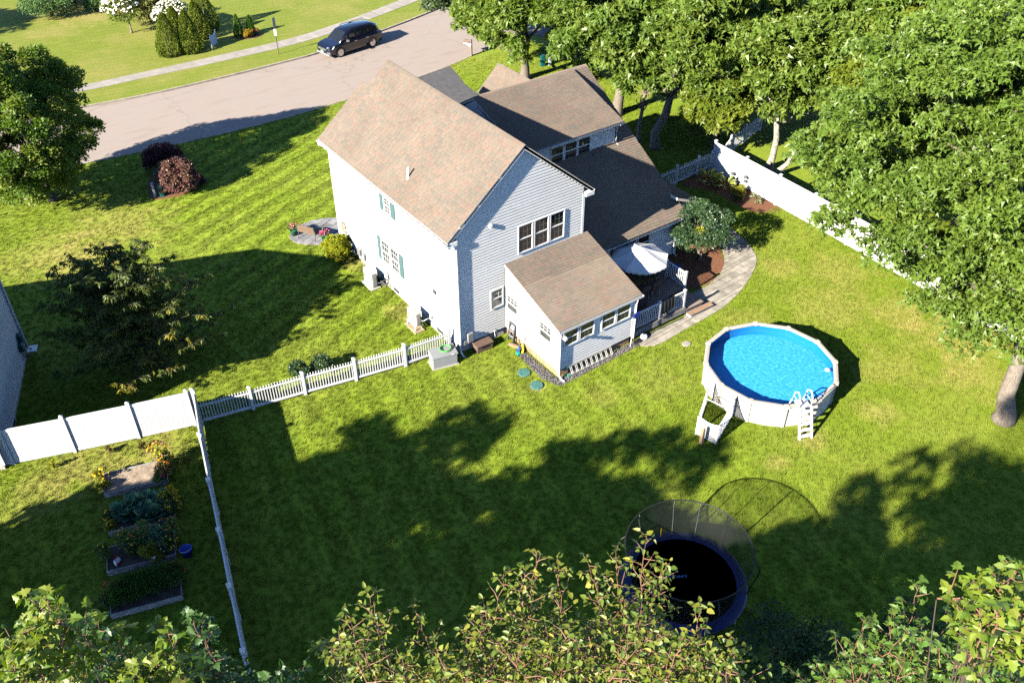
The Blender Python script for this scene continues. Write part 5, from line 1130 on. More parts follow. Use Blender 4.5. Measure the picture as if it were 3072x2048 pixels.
MB(T).add([(x, .05, .95 + z) for x, z in prf] + [(x, .62, .95 + z) for x, z in prf], [tuple(range(11)), tuple(range(21, 10, -1))] + [(i, 11 + i, 11 + (i + 1) % 11, (i + 1) % 11) for i in range(11)]).build('box', 'resin_brown', mbx)
def pedestal(label, x, y, w, d, h, m, name='utility_pedestal', cap=True):
    t = thing(name, label, 'utility box', (x, y, 0), rad(-15)); T = local(t)
    MB(T).bev(-w / 2, -d / 2, 0, w / 2, d / 2, h, .02).build('body', m, t)
    if cap: MB(T).bev(-w / 2 - .015, -d / 2 - .015, h - .14, w / 2 + .015, d / 2 + .015, h + .015, .02).build('cap', m, t)
pedestal('slim pale utility pedestal left of the purple shrubs', -6.42, 22.24, .14, .14, .88, 'box_pale')
pedestal('teal green utility pedestal right against the purple shrub', -6.06, 22.08, .24, .22, .8, 'box_green')
pedestal('low dark green transformer cabinet half hidden by the purple shrubs', -5.5, 23.6, .75, .7, .78, 'box_green', 'transformer_cabinet')
pedestal('dark green utility pedestal under the tree beyond the roofs', 23.53, 24.83, .34, .3, .8, 'box_green')
pedestal('slim pale green pedestal right of the darker one beyond the roofs', 24.06, 24.63, .2, .2, .82, 'box_pale')
# ------------------------------------------------------------------ parked car
def make_car():
    t = thing('parked_car', 'dark navy sport utility car parked at the far kerb', 'car', (13.6, 36.29, .006), math.atan2(-.153, -.988)); T = local(t)
    L = 2.6                                   # +x is the front
    # body: stations along x with (half width, z floor, z shoulder); greenhouse stations above the shoulder
    st = [(-2.55, .78, .42, .95), (-2.45, .90, .30, 1.04), (-2.0, .97, .26, 1.10), (-1.2, 1.0, .25, 1.09), (0, 1.0, .25, 1.06), (1.0, 1.0, .25, 1.03), (1.55, .98, .26, 1.00), (2.1, .94, .28, .94), (2.42, .84, .32, .86), (2.58, .62, .42, .74)]
    vs, k = [], 8
    for x, w, z0, z1 in st: vs += [(x, -w * .92, z0), (x, -w, z0 + .22), (x, -w, z1 - .16), (x, -w * .90, z1), (x, w * .90, z1), (x, w, z1 - .16), (x, w, z0 + .22), (x, w * .92, z0)]
    fs = [(i * k + j, i * k + (j + 1) % k, (i + 1) * k + (j + 1) % k, (i + 1) * k + j) for i in range(len(st) - 1) for j in range(k)] + [tuple(range(k))[::-1], tuple(range((len(st) - 1) * k, len(st) * k))]
    b = MB(T).add(vs, fs).build('body', 'car_paint', t, False)
    md = b.modifiers.new('round', 'BEVEL'); md.width = .05; md.segments = 2; md.limit_method = 'ANGLE'; md.angle_limit = rad(25)
    gh = [(-2.32, .78, 1.07, 1.12), (-2.12, .80, 1.08, 1.62), (-1.7, .82, 1.08, 1.72), (-.6, .84, 1.06, 1.77), (.3, .84, 1.05, 1.74), (.72, .82, 1.03, 1.66), (1.52, .82, .99, 1.03)]
    vs, k = [], 6
    for x, w, z0, z1 in gh:
        wt_ = w - .16 * min(1, (z1 - z0) / .6); vs += [(x, -w - .04, z0 - .03), (x, -wt_, z1 - .05), (x, -wt_ * .85, z1), (x, wt_ * .85, z1), (x, wt_, z1 - .05), (x, w + .04, z0 - .03)]
    fs = [(i * k + j, i * k + (j + 1) % k, (i + 1) * k + (j + 1) % k, (i + 1) * k + j) for i in range(len(gh) - 1) for j in range(k)] + [tuple(range(k))[::-1], tuple(range((len(gh) - 1) * k, len(gh) * k))]
    MB(T).add(vs, fs).build('cabin', 'car_paint', t, True)
    def side(x0, x1, f0, f1, s):
        def gp(x, f):
            for a, c in zip(gh[:-1], gh[1:]):
                if a[0] <= x <= c[0]:
                    u = (x - a[0]) / (c[0] - a[0]); w, z0, z1 = [a[i] + (c[i] - a[i]) * u for i in (1, 2, 3)]; wt_ = w - .16 * min(1, (z1 - z0) / .6); return (x, s * (w + .04 + (wt_ - w - .04) * f + .012), z0 - .03 + (z1 - .02 - z0) * f)
        return [gp(x0, f0), gp(x1, f0), gp(x1, f1), gp(x0, f1)]
    for s in (-1, 1):
        for x0, x1 in ((-2.05, -1.28), (-1.20, -.28), (-.20, .70)):
            MB(T).quad(*side(x0, x1, .16, .86, s)).build('side_window', 'glass_dark', t)
        MB(T).quad(*side(-2.1, 1.0, .08, .13, s)).build('window_trim', 'chrome', t)
        for x in (1.58, -1.44):
            TW_ = T @ Matrix.Translation((x, s * .86, .36)) @ Matrix.Rotation(rad(90), 4, 'X')
            ty = MB(TW_).lathe([(.22, -.12), (.345, -.12), (.36, -.09), (.36, .09), (.345, .12), (.22, .12)], 24).build('wheel', 'tyre', t, True)
            rm = MB(TW_)
            for q in range(6):
                a = 2 * math.pi * q / 6; c, sn = math.cos(a), math.sin(a); w = .045
                for zz in (-.125, .125): rm.add([(.03 * c - w * sn, .03 * sn + w * c, zz), (.03 * c + w * sn, .03 * sn - w * c, zz), (.23 * c + w * .7 * sn, .23 * sn - w * .7 * c, zz), (.23 * c - w * .7 * sn, .23 * sn + w * .7 * c, zz)], [(0, 1, 2, 3)])
            rm.lathe([(.05, -.13), (.05, .13)], 12); rm.lathe([(.22, -.128), (.255, -.128), (.255, .128), (.22, .128)], 24); rm.build('rim', 'chrome', ty)
            MB(TW_).lathe([(0, -.1), (.23, -.1), (.23, .1), (0, .1)], 20).build('hub', 'black_plastic', ty)
            ar = MB(TW_); ar.add([(r * math.cos(a), r * math.sin(a), s * -.155) for r in (.36, .43) for a in [rad(-8) + rad(196) * i / 12 for i in range(13)]], [(i, i + 1, 14 + i, 13 + i) for i in range(12)]); ar.build('wheel_arch', 'black_plastic', t)
        MB(T).bev(.80, s * .98 if s > 0 else -1.18, 1.06, 1.0, s * 1.18 if s > 0 else -.98, 1.2, .03).build('mirror', 'chrome', t)
        for x in (-.95, .12): MB(T).box(x - .12, s * 1.0 - .008, .90, x + .12, s * 1.0 + .02 * s + .006, .93).build('door_handle', 'chrome', t)
        MB(T).tube([(-1.9, s * .60, 1.735), (-1.8, s * .61, 1.77), (.2, s * .63, 1.79), (.35, s * .63, 1.74)], .018, 6).build('roof_rail', 'black_plastic', t)
        MB(T).add([(2.35, s * .86, .70), (2.55, s * .56, .68), (2.50, s * .55, .86), (2.05, s * .93, .92), (2.2, s * .93, .78)], [(0, 1, 2, 3, 4)]).build('headlight', 'headlight', t)
        MB(T).add([(2.44, s * .83, .42), (2.57, s * .60, .42), (2.60, s * .60, .55), (2.46, s * .85, .55)], [(0, 1, 2, 3)]).build('fog_light', 'chrome', t)
        MB(T).add([(-2.50, s * .88, .78), (-2.565, s * .62, .78), (-2.50, s * .62, 1.0), (-2.40, s * .9, 1.02)], [(0, 1, 2, 3)]).build('tail_light', 'taillight', t)
    def cab(x, y, z): return (x, y, z)
    MB(T).add([(.76, -.64, 1.63), (.76, .64, 1.63), (1.46, .76, 1.08), (1.46, -.76, 1.08)], [(0, 1, 2, 3)]).build('windscreen', 'glass_dark', t)
    MB(T).add([(-2.14, -.60, 1.56), (-2.14, .60, 1.56), (-2.325, .70, 1.16), (-2.325, -.70, 1.16)], [(0, 1, 2, 3)]).build('rear_window', 'glass_dark', t)
    MB(T).add([(2.592, -.5, .62), (2.592, .5, .62), (2.575, .5, .76), (2.575, -.5, .76)], [(0, 1, 2, 3)]).build('grille', 'chrome', t)
    MB(T).box(2.585, -.15, .44, 2.60, .15, .56).build('licence_plate', 'plate', t)
    MB(T).bev(2.3, -.8, .26, 2.56, .8, .36, .03).build('bumper', 'metal_grey', t)
make_car()
# ------------------------------------------------------------------ neighbour's house on the left edge
nh = thing('neighbour_house', 'grey sided gable end of the house next door at the left edge', 'house', (-17.4, 7.3, 0))
fu = Vector((-.33, -.945, 0)).normalized(); fn = Vector((-fu.y, fu.x, 0)); fn = fn if fn.x > 0 else -fn
NF = Vector((-15.90, 11.42, 0)); TN = frame(NF, fu, fn); NLn, NE_, NRd, ND = 7.5, 6.2, 8.28, 13.
mb = MB(TN); pf = [(0, .25), (0, NE_), (NLn / 2, NRd - .15), (NLn, NE_), (NLn, .25)]
nw = mb.add([(a, 0, z) for a, z in pf] + [(a, -ND, z) for a, z in pf], [(0, 1, 2, 3, 4), (9, 8, 7, 6, 5)] + [(i, 5 + i, 5 + (i + 1) % 5, (i + 1) % 5) for i in range(5)]).build('wall', 'wall_sheet', nh)
MB(TN).box(.03, -ND + .03, -.2, NLn - .03, -.03, .27).build('foundation', 'concrete', nh)
nsl = (NRd - NE_) / (NLn / 2)
siding(nw, TN, .25, NRd - .3, lambda b: [(.06, NLn - .06)] if b < NE_ else [((b - NE_) / nsl + .1, NLn - (b - NE_) / nsl - .1)], 'nb_siding', .13)
for a in (0, NLn - .09): MB(TN).box(a, -.01, .24, a + .09, .03, NE_).build('corner_board', 'white_trim', nh)
for s in (0, 1):
    e0 = TN @ Vector((-.92 if s == 0 else NLn + .92, .35, NE_ - .92 * nsl + .12)); up = TN.to_3x3() @ Vector((1 if s == 0 else -1, 0, nsl))
    roof(nh, 'roof', e0, TN.to_3x3() @ Vector((0, -1, 0)), up, ND + .7, math.hypot(NLn / 2 + .92, (NLn / 2 + .92) * nsl))
MB(TN).tube([(.0, .08, NE_ - .2), (.0, .08, .35), (-.25, .12, .1)], .05, 6).build('downspout', 'white_trim', nh)
MB(TN).bev(-.55, -.08, .0, -.05, .35, .06, .01).build('splash_block', 'white_trim', nh)
for a, z in ((.62, 1.35), (.92, 1.05)): MB(TN).bev(a - .16, 0, z - .18, a + .12, .2, z + .18, .03).build('meter_box', 'box_green', nh)
for pts in ([(.66, .1, 1.0), (.66, .1, .3)], [(.5, .08, 1.3), (.45, .1, .1)], [(.84, .08, .9), (.86, .1, .4)]): MB(TN).tube(pts, .03, 6).build('conduit', 'metal_grey', nh)
w = MB(TN).box(4.6, -.02, .02, 5.5, .03, .3).build('basement_window', 'white_trim', nh); MB(TN).box(4.68, .0, .06, 5.42, .035, .26).build('pane', 'curtain', w)
# far white house glimpsed through the trees at the upper right
fh = thing('far_house', 'white house glimpsed through the oak leaves at the top right corner', 'house', (64, 13, 0), rad(-28)); T = local(fh)
hw = MB(T); pf = [(-5, 0), (5, 0), (5, 5.6), (0, 8.6), (-5, 5.6)]
hw.add([(x, -6, z) for x, z in pf] + [(x, 6, z) for x, z in pf], [(0, 1, 2, 3, 4), (9, 8, 7, 6, 5)] + [(i, 5 + i, 5 + (i + 1) % 5, (i + 1) % 5) for i in range(5)]).build('wall', 'siding', fh)
for s in (-1, 1): roof(fh, 'roof', T @ Vector((s * 5.5, s * -6.3, 5.25)), T.to_3x3() @ Vector((0, s, 0)), T.to_3x3() @ Vector((-s, 0, .6)), 12.6, 6.42)
for y in (-4, -1, 2): window(fh, T @ frame((-5, 0, 0), (0, 1, 0), (-1, 0, 0)), y, y + .9, 3.6, 4.9)
# metal ornaments on the right fence
for i, (px, py, l) in enumerate(((350, 1205, 'dark metal lantern ornament hung on the right fence, left of the pair'), (440, 1230, 'dark metal lantern ornament hung on the right fence, right of the pair'))):
    t3 = tile(3, px, py); d = FW + RT * ((t3[0] - 1536) / FPX) - UP * ((t3[1] - 1024) / FPX); k = (21.80 - CAM.x) / d.x; p = CAM + d * k
    t = thing('fence_ornament', l, 'ornament', p, group='ornaments on the right fence')
    for dz, r in ((.12, .15), (-.14, .13)): MB().lathe([(0, p.z + dz + r), (r, p.z + dz), (r * .6, p.z + dz - r * .5), (0, p.z + dz - r * .6)], 6, (p.x - .1, p.y)).build('lantern', 'dark_grey', t)
    MB().tube([(p.x - .1, p.y, p.z + .28), (p.x - .1, p.y, p.z + .55), (p.x + .02, p.y, p.z + .6)], .01, 5).build('hook', 'metal_grey', t)
# ------------------------------------------------------------------ raised beds and vegetables
BA = rad(-16.2)
def bed(label, cx, cy, soil, L=2.32, Wb=1.16):
    t = thing('raised_bed', label, 'raised bed', (cx, cy, 0), BA, 'raised vegetable beds'); T = local(t)
    for y in (-Wb / 2, Wb / 2 - .04): MB(T).box(-L / 2, y, 0, L / 2, y + .04, .25).build('bed_board', 'grey_wood', t)
    for x in (-L / 2 + .001, L / 2 - .041): MB(T).box(x, -Wb / 2 + .041, 0, x + .04, Wb / 2 - .041, .25).build('bed_board', 'grey_wood', t)
    n = 14; vs = [(-L / 2 + .03 + (L - .06) * i / n, -Wb / 2 + .03 + (Wb - .06) * j / 7, .20 + .018 * math.sin(i * 1.7 + j) + random.uniform(-.012, .012)) for j in range(8) for i in range(n + 1)]
    MB(T).add(vs, [(j * (n + 1) + i, j * (n + 1) + i + 1, (j + 1) * (n + 1) + i + 1, (j + 1) * (n + 1) + i) for j in range(7) for i in range(n)]).build('soil', soil, t, True)
    NOGRASS.append([tuple(T @ Vector((x, y, 0)))[:2] for x, y in ((-L / 2, -Wb / 2), (L / 2, -Wb / 2), (L / 2, Wb / 2), (-L / 2, Wb / 2))])
    return T
B1 = bed('bare raised bed of sandy soil nearest the white fence', -14.40, .77, 'soil')
B2 = bed('raised bed full of kale, second from the fence', -14.82, -1.19, 'soil_dark')
B3 = bed('raised bed with tangled tomato plants, third from the fence', -15.40, -2.94, 'soil_dark')
B4 = bed('raised bed with a row of feathery carrot tops, nearest the camera', -15.83, -4.77, 'soil_dark')
KL_ = ['kale in the back row of the kale bed, ' + w for w in ('second from the left', 'third from the left', 'fourth from the left', 'rightmost')] + ['kale in the middle row of the kale bed, ' + w for w in ('leftmost', 'second from the left', 'third from the left', 'rightmost')] + ['kale at the left end of the back row of the kale bed', 'kale at the front of the kale bed, the left of two', 'kale at the front of the kale bed, the right of two', 'kale leaning over the back board of the kale bed, the left of two', 'kale leaning over the back board of the kale bed, the right of two']
def kale(T, x, y, i, rng):
    p = T @ Vector((x, y, .2)); t = thing('kale_plant', KL_[i], 'vegetable', p, group='kale plants in the second bed')
    MB().tube([p, p + Vector((.01, 0, .22))], [.02, .014], 6).build('stem', 'leaf_yellowgreen', t)
    n = 22; a = np.arange(n) * 2.4 + rng.uniform(0, 6); el = np.linspace(.15, 1.25, n); X = np.c_[np.cos(a) * np.cos(el), np.sin(a) * np.cos(el), np.sin(el)]
    BIG = (A((0, 0, 0), (.3, .16, .05), (.62, .32, .03), (.9, .2, -.06), (1, 0, -.14), (.9, -.2, -.06), (.62, -.32, .03), (.3, -.16, .05)), np.array([(0, 4, 3), (0, 3, 2), (0, 2, 1), (0, 7, 6), (0, 6, 5), (0, 5, 4)]))
    V, F = spread(BIG, np.tile(np.array(p) + A(0, 0, .12), (n, 1)), X, np.c_[-X[:, :2] * .5, np.ones(n)], rng.uniform(.32, .52, n))
    np_mesh('leaves', V, F, 'leaf_kale', t, np.repeat(rng.random(n), 6))
rng = np.random.default_rng(5)
for i, (x, y) in enumerate([(-.35, .25), (.05, .3), (.42, .25), (.78, .32), (-.5, -.1), (-.1, -.05), (.3, -.12), (.7, -.05), (-.75, .2), (.15, -.35), (.55, -.4), (-.2, .48), (.25, .5)]): kale(B2, x, y, i, rng)
def bush(name, label, cat, pos, r, h, leaf, seed, flowers=(), nf=14, fr=.035, per=60, n=9, group=None, size=(.07, .12), shape=KITE, z0=None):
    rng = np.random.default_rng(seed); pos = Vector(pos); t = thing(name, label, cat, pos, group=group)
    C = clumps((pos.x, pos.y, pos.z + h * .5), (r * .75, r * .75, h * .45), n, rng, .2)
    sm = MB()
    for c in C[:6]: sm.tube(bent(pos, c, rng, 3, .1), [.012, .01, .008, .005], 5, False)
    sm.build('stem', 'twig_dark', t)
    crown('leaves', C, min(r, h) * .38, per, leaf, t, rng, shape, size)
    for c in flowers:
        d = rand_dirs(nf, rng); d[:, 2] = np.abs(d[:, 2]); P = np.array(pos) + A(0, 0, h * .5) + d * A(r * .95, r * .95, h * .58); flower_heads(t, P, c, fr, rng, 'blossom')
    return t
gm = 'marigolds and zinnias round the beds'
def mg(T, x, y, label, fl, seed, r=.24, h=.42, leaf='leaf_veg', nf=14): bush('flower_plant', label, 'flowers', T @ Vector((x, y, .12)), r * 1.2, h * 1.2, leaf, seed, fl, nf, .045, 50, 8, gm)
mg(B1, -1.2, .25, 'yellow flowering plant at the upper left corner of the bare bed', ('petal_yellow',), 31, .26, .5, 'leaf_yellowgreen')
mg(B1, -1.18, -.2, 'pale green trailing plant over the left end of the bare bed', ('petal_yellow',), 32, .22, .4, 'leaf_yellowgreen', 3)
mg(B1, .92, .62, 'tall yellow flowers with pink zinnias at the upper right of the bare bed', ('petal_yellow', 'petal_yellow', 'petal_pink'), 33, .36, .75, 'leaf_yellowgreen', 13)
mg(B1, 1.22, .30, 'golden marigolds beside the right end of the bare bed', ('petal_yellow', 'petal_orange'), 34, .26, .5)
mg(B1, 1.02, -.12, 'orange marigolds on the right end of the bare bed', ('petal_orange', 'petal_orange'), 35, .28, .48)
mg(B1, .98, -.48, 'magenta zinnias at the lower right corner of the bare bed', ('petal_magenta', 'petal_magenta', 'petal_red'), 36, .24, .5, 'leaf_veg', 5)
mg(B2, 1.02, .38, 'pale leafy herb at the upper right of the kale bed', (), 37, .34, .55, 'leaf_yellowgreen')
mg(B2, 1.12, -.15, 'yellow marigolds on the right side of the kale bed', ('petal_yellow', 'petal_yellow'), 38, .27, .42)
mg(B2, -1.12, .15, 'small yellow marigold plant at the left end of the kale bed', ('petal_yellow',), 39, .2, .35)
mg(B2, -1.05, -.3, 'yellow-green seedling at the lower left of the kale bed', ('petal_yellow',), 40, .18, .35, 'leaf_yellowgreen', 3)
for i, (x, y, r, h, lf, fl, l) in enumerate(((.1, .3, .46, .8, 'leaf_veg', ('petal_orange',), 'sprawling tomato plant in the middle of the third bed'), (-.35, .42, .38, .65, 'leaf_veg', ('petal_yellow',), 'drooping tomato plant at the upper left of the third bed'), (.62, .15, .42, .7, 'leaf_kale', (), 'blue-green bushy plant at the right of the third bed'), (1.05, .35, .36, .7, 'leaf_veg', ('petal_orange', 'petal_yellow'), 'orange and yellow marigolds at the upper right of the third bed'),
        (1.0, -.2, .28, .5, 'leaf_veg', ('petal_yellow', 'petal_yellow'), 'yellow marigolds at the lower right of the third bed'), (.28, -.28, .28, .5, 'leaf_yellowgreen', (), 'light green leafy plant near the front board of the third bed'), (-1.2, .1, .28, .5, 'leaf_veg', ('petal_yellow',), 'leafy plant over the left board of the third bed'), (-.25, .02, .2, .4, 'leaf_veg', ('petal_yellow',), 'small yellow marigold in the middle of the third bed'), (.55, -.5, .22, .3, 'leaf_yellowgreen', ('petal_white',), 'pale flowers along the front board of the third bed'))):
    bush('vegetable_plant', l, 'plant', B3 @ Vector((x, y, .2)), r * 1.25, h * 1.2, lf, 50 + i, fl, 10, .04, 70, 10, 'plants of the third bed')
FE = (A((0, 0, 0), (.5, .06, .1), (1, 0, -.1), (.5, -.06, .1)), KITE[1])
rng = np.random.default_rng(8); cx = rng.uniform(-1.0, 1.05, 120); C = np.array([tuple(B4 @ Vector((x, .12 + .22 * math.sin(x * 2) * .3 + rng.uniform(-.25, .4), .42 + .1 * rng.random()))) for x in cx])
P, X, Z = leaf_cloud(C, .2, 60, rng, .3, .7); V, F = spread(FE, P, X + A(0, 0, .3), Z, rng.uniform(.14, .24, len(P)))
tag(np_mesh('carrot_greens', V, F, 'leaf_feather', None, np.repeat(rng.random(len(P)), 2)), 'feathery green carrot tops filling the nearest raised bed', 'vegetable', None, 'stuff')
mg(B4, 1.0, .52, 'orange marigolds along the far right corner of the nearest bed', ('petal_orange', 'petal_orange'), 61, .3, .4, 'leaf_veg', 12)
mg(B4, -1.1, .38, 'red marigolds at the far left corner of the nearest bed', ('petal_red', 'petal_orange'), 62, .28, .42, 'leaf_veg', 9)
mg(B4, -1.35, .0, 'small orange-red marigold left of the nearest bed', ('petal_red', 'petal_orange'), 63, .2, .35, 'leaf_veg', 6)
bk = thing('bucket', 'blue plastic bucket on the grass right of the third bed', 'bucket', (-14.10, -3.88, 0)); T = local(bk)
MB(T).lathe([(.16, .0), (.205, .36), (.22, .36), (.22, .38), (.195, .38), (.15, .04), (0, .04)], 24).build('pail', 'blue_plastic', bk, True); MB(T).tube([(.21 * math.cos(a), .21 * math.sin(a), .34 - .1 * math.sin(a)) for a in [math.pi * (1 + i / 10) for i in range(11)]], .008, 5).build('handle', 'sign_white', bk); flower_heads(bk, np.array([(-14.1 + random.uniform(-.08, .08), -3.88 + random.uniform(-.08, .08), .1) for _ in range(14)]), 'petal_orange', .045, rng, 'contents')
gn = thing('garden_sack', 'small red and white bag standing in the third raised bed', 'bag', B3 @ Vector((-.78, -.28, .19))); T = local(gn) @ Matrix.Rotation(rad(30), 4, 'Z')
MB(T).add([(-.1, -.06, 0), (.1, -.06, 0), (.1, .06, 0), (-.1, .06, 0), (-.11, -.07, .16), (.11, -.07, .16), (.11, .07, .16), (-.11, .07, .16), (-.09, -.015, .32), (.09, -.015, .32), (.09, .015, .32), (-.09, .015, .32)], [(0, 3, 2, 1), (0, 1, 5, 4), (1, 2, 6, 5), (2, 3, 7, 6), (3, 0, 4, 7), (4, 5, 9, 8), (5, 6, 10, 9), (6, 7, 11, 10), (7, 4, 8, 11), (8, 9, 10, 11)]).build('bag', 'sign_white', gn)
MB(T).box(-.105, -.074, .02, .105, -.068, .12).build('label_band', 'red_plastic', gn); MB(T).box(-.092, -.02, .28, .092, .02, .325).build('fold', 'red_plastic', gn)
for i, (px, py) in enumerate(((125, 1075), (255, 1040), (330, 1030))):
    bush('flower_plant', ('small bright seedling at the foot of the left fence, leftmost', 'small red-tipped seedling at the foot of the left fence, middle one', 'thin dry seedling at the foot of the left fence, rightmost')[i], 'plant', at(px * 1.306, py * 1.306), .13, .38, ('leaf_yellowgreen', 'leaf_bronze', 'leaf_bronze')[i], 70 + i, (), 0, .03, 25, 5, 'seedlings along the left fence')
# ------------------------------------------------------------------ shrubs
def shrub(name, label, pos, r, h, leaf, seed, n=60, per=90, size=(.07, .11), group=None, inner=.75, shape=KITE, up=.3, cat='shrub', rcf=.28, zc=.5):
    rng = np.random.default_rng(seed); pos = Vector(pos); t = thing(name, label, cat, pos, group=group)
    sm = MB(); C = clumps((pos.x, pos.y, pos.z + h * zc), (r * .82, r * .82, h * .5 * .85), n, rng, inner, .1)
    for c in C[:8]: sm.tube(bent(pos, c, rng, 4, .1), [.04, .03, .022, .015, .008], 5, False)
    sm.build('stem', 'twig_dark', t)
    crown('foliage', C, r * rcf, per, leaf, t, rng, shape, size, up)
    return t
gS = shrub('golden_shrub', 'round golden yellow shrub at the foot of the west wall', (-.85, 10.25, 0), .78, 1.3, 'leaf_golden', 81, 260, 60, (.05, .085), rcf=.14, inner=.93)
shrub('purple_shrub', 'purple barberry shrub in the sun beside the green boxes', (-4.95, 22.0, 0), 1.15, 2.1, 'leaf_barberry', 82, 140, 90, (.09, .15), 'purple barberry shrubs', rcf=.2, inner=.8)
shrub('purple_shrub', 'dark purple barberry shrub in the tree shade behind the sunlit one', (-4.9, 24.9, 0), 1.2, 1.7, 'leaf_barberry_dark', 83, 110, 80, (.09, .15), 'purple barberry shrubs', rcf=.22, inner=.8)
shrub('dwarf_shrub', 'low dark reddish plant at the right end of the purple shrub bed', (-3.75, 22.2, 0), .4, .5, 'leaf_barberry_dark', 84, 20, 40, (.06, .1))
def cone(name, label, pos, r, h, leaf, seed, group, size=(.07, .13), nn=9000, lobes=.06):
    rng = np.random.default_rng(seed); pos = Vector(pos); t = thing(name, label, 'shrub', pos, group=group)
    MB().tube([pos - Vector((0, 0, .05)), pos + Vector((0, 0, h * .8))], [.06, .02], 6).build('trunk', 'bark', t)
    z = rng.random(nn) ** 1.35; a = rng.uniform(0, 6.283, nn); ph = rng.uniform(0, 6.28, 4)
    rr = r * np.clip((1 - z ** 1.25) ** .8 * (.8 + .25 * np.minimum(1, z * 6)), .02, 2) * (1 + lobes * np.sin(5 * a + 9 * z + ph[0]) * np.sin(11 * z * 2 + ph[1]) + lobes * .8 * np.sin(9 * a - 14 * z + ph[2])) * (1 - .12 * rng.random(nn) ** 2)
    P = np.c_[pos.x + rr * np.cos(a), pos.y + rr * np.sin(a), pos.z + .02 + z * h]; d = np.c_[np.cos(a), np.sin(a), np.full(nn, .7)]
    V, F = spread(KITE, P, d + rng.normal(size=d.shape) * .5, np.c_[np.cos(a), np.sin(a), np.full(nn, .4)] + rng.normal(size=d.shape) * .5, rng.uniform(size[0], size[1], nn))
    np_mesh('foliage', V, F, leaf, t, np.repeat(rng.random(nn), 2)); return t
gc = 'cone shrubs across the road'
for (x, y, r, h, l, sd) in ((1.9, 43.3, 1.0, 3.1, 'leftmost and frontmost of the clipped cone shrubs across the road', 91), (3.4, 43.0, 1.0, 3.1, 'second clipped cone shrub across the road, beside the yard sign', 92), (5.0, 45.4, .95, 2.9, 'third clipped cone shrub across the road, behind the sign', 93), (6.1, 46.7, 1.05, 3.4, 'rearmost clipped cone shrub across the road', 94), (3.5, 46.2, .8, 2.5, 'clipped cone shrub hidden between the others and the white flowers', 95)):
    cone('cone_shrub', l, (*far(x, y), .1), r, h, 'leaf_conifer', sd, gc)
cone('arborvitae', 'narrow upright evergreen left of the orange flowers across the road', (*far(7.6, 43.75), .1), .38, 1.75, 'leaf_arbor', 96, 'narrow evergreens across the road', (.06, .1), 3500)
cone('arborvitae', 'narrow upright evergreen right of the orange flowers across the road', (*far(8.62, 43.7), .1), .34, 1.5, 'leaf_arbor', 97, 'narrow evergreens across the road', (.06, .1), 3500)
shrub('mum_plant', 'round orange-yellow mum in the small bed across the road', (*far(8.15, 43.25), .1), .45, .6, 'leaf_mum', 98, 40, 50, (.06, .1), cat='flowers')
bush('flower_plant', 'red-pink flowers right of the orange mum across the road', 'flowers', (*far(8.95, 43.5), .1), .25, .45, 'leaf_veg', 99, ('petal_pink', 'petal_red'), 14, .05)
def with_flowers(t, centre, radii, n, m, r, seed):
    rng = np.random.default_rng(seed); d = rand_dirs(n, rng); d[:, 2] = np.abs(d[:, 2]) * .9; flower_heads(t, np.array(centre) + d * np.array(radii), m, r, rng, 'blossom')
hy = make_tree('hydrangea_tree', 'small flowering tree with cream blossoms on the far lawn', (*far(.95, 49.7), .1), 3, (*far(.7, 50.0), 2.0), (1.3, 1.3, 1.25), 40, .42, 90, 'leaf_hydrangea', np.random.default_rng(101), 'bark', .08, size=(.10, .16), shape=KITE)
with_flowers(hy, (*far(.6, 49.8), 2.0), (1.45, 1.45, 1.4), 130, 'petal_white', .13, 102)
shrub('bronze_shrub', 'bronze-green spreading shrub beside the cream flowering tree', (*far(3.0, 51.2), .1), 1.9, 2.6, 'leaf_bronze', 103, 60, 110, (.12, .2))
wb_ = shrub('white_flower_shrub', 'shrub covered in white blossoms behind the cone shrubs', (*far(4.1, 48.4), .1), 1.5, 2.3, 'leaf_hydrangea', 104, 50, 60, (.1, .16)); with_flowers(wb_, (*far(4.0, 48.3), 1.25), (1.5, 1.5, 1.3), 420, 'petal_white', .11, 105)
for i, (x, y, r, h, l) in enumerate(((-3.2, 57.8, 2.2, 2.0, 'feathery pale green evergreen spreading at the top left edge'), (-.6, 59.8, 2.0, 1.8, 'smaller feathery evergreen right of the spreading one'), (.3, 57.0, .9, .9, 'little round evergreen tuft on the orange mulch at the top left'))):
    shrub('spreading_evergreen', l, (*far(x, y), .1), r, h, 'leaf_pine', 110 + i, 70, 90, (.16, .26), 'evergreens at the top left', shape=LONG)
rs = make_tree('viburnum', 'round bushy small tree between the back wing and the curved path', (14.35, -.75, 0), 3.2, (14.25, -.7, 1.95), (1.25, 1.25, 1.25), 90, .34, 110, 'leaf_viburnum', np.random.default_rng(120), 'bark', .09, size=(.08, .13), shape=KITE, inner=.7)
rng = np.random.default_rng(122); vy = (13.65, -1.15, 2.1); crown('yellow_leaves', np.array([vy]), .28, 120, 'leaf_golden', rs, rng, KITE, (.08, .12))
HOSTA = (A((0, 0, 0), (.35, .2, .06), (.7, .17, 0), (1, 0, -.2), (.7, -.17, 0), (.35, -.2, .06)), np.array([(0, 3, 2), (0, 2, 1), (0, 5, 4), (0, 4, 3)]))
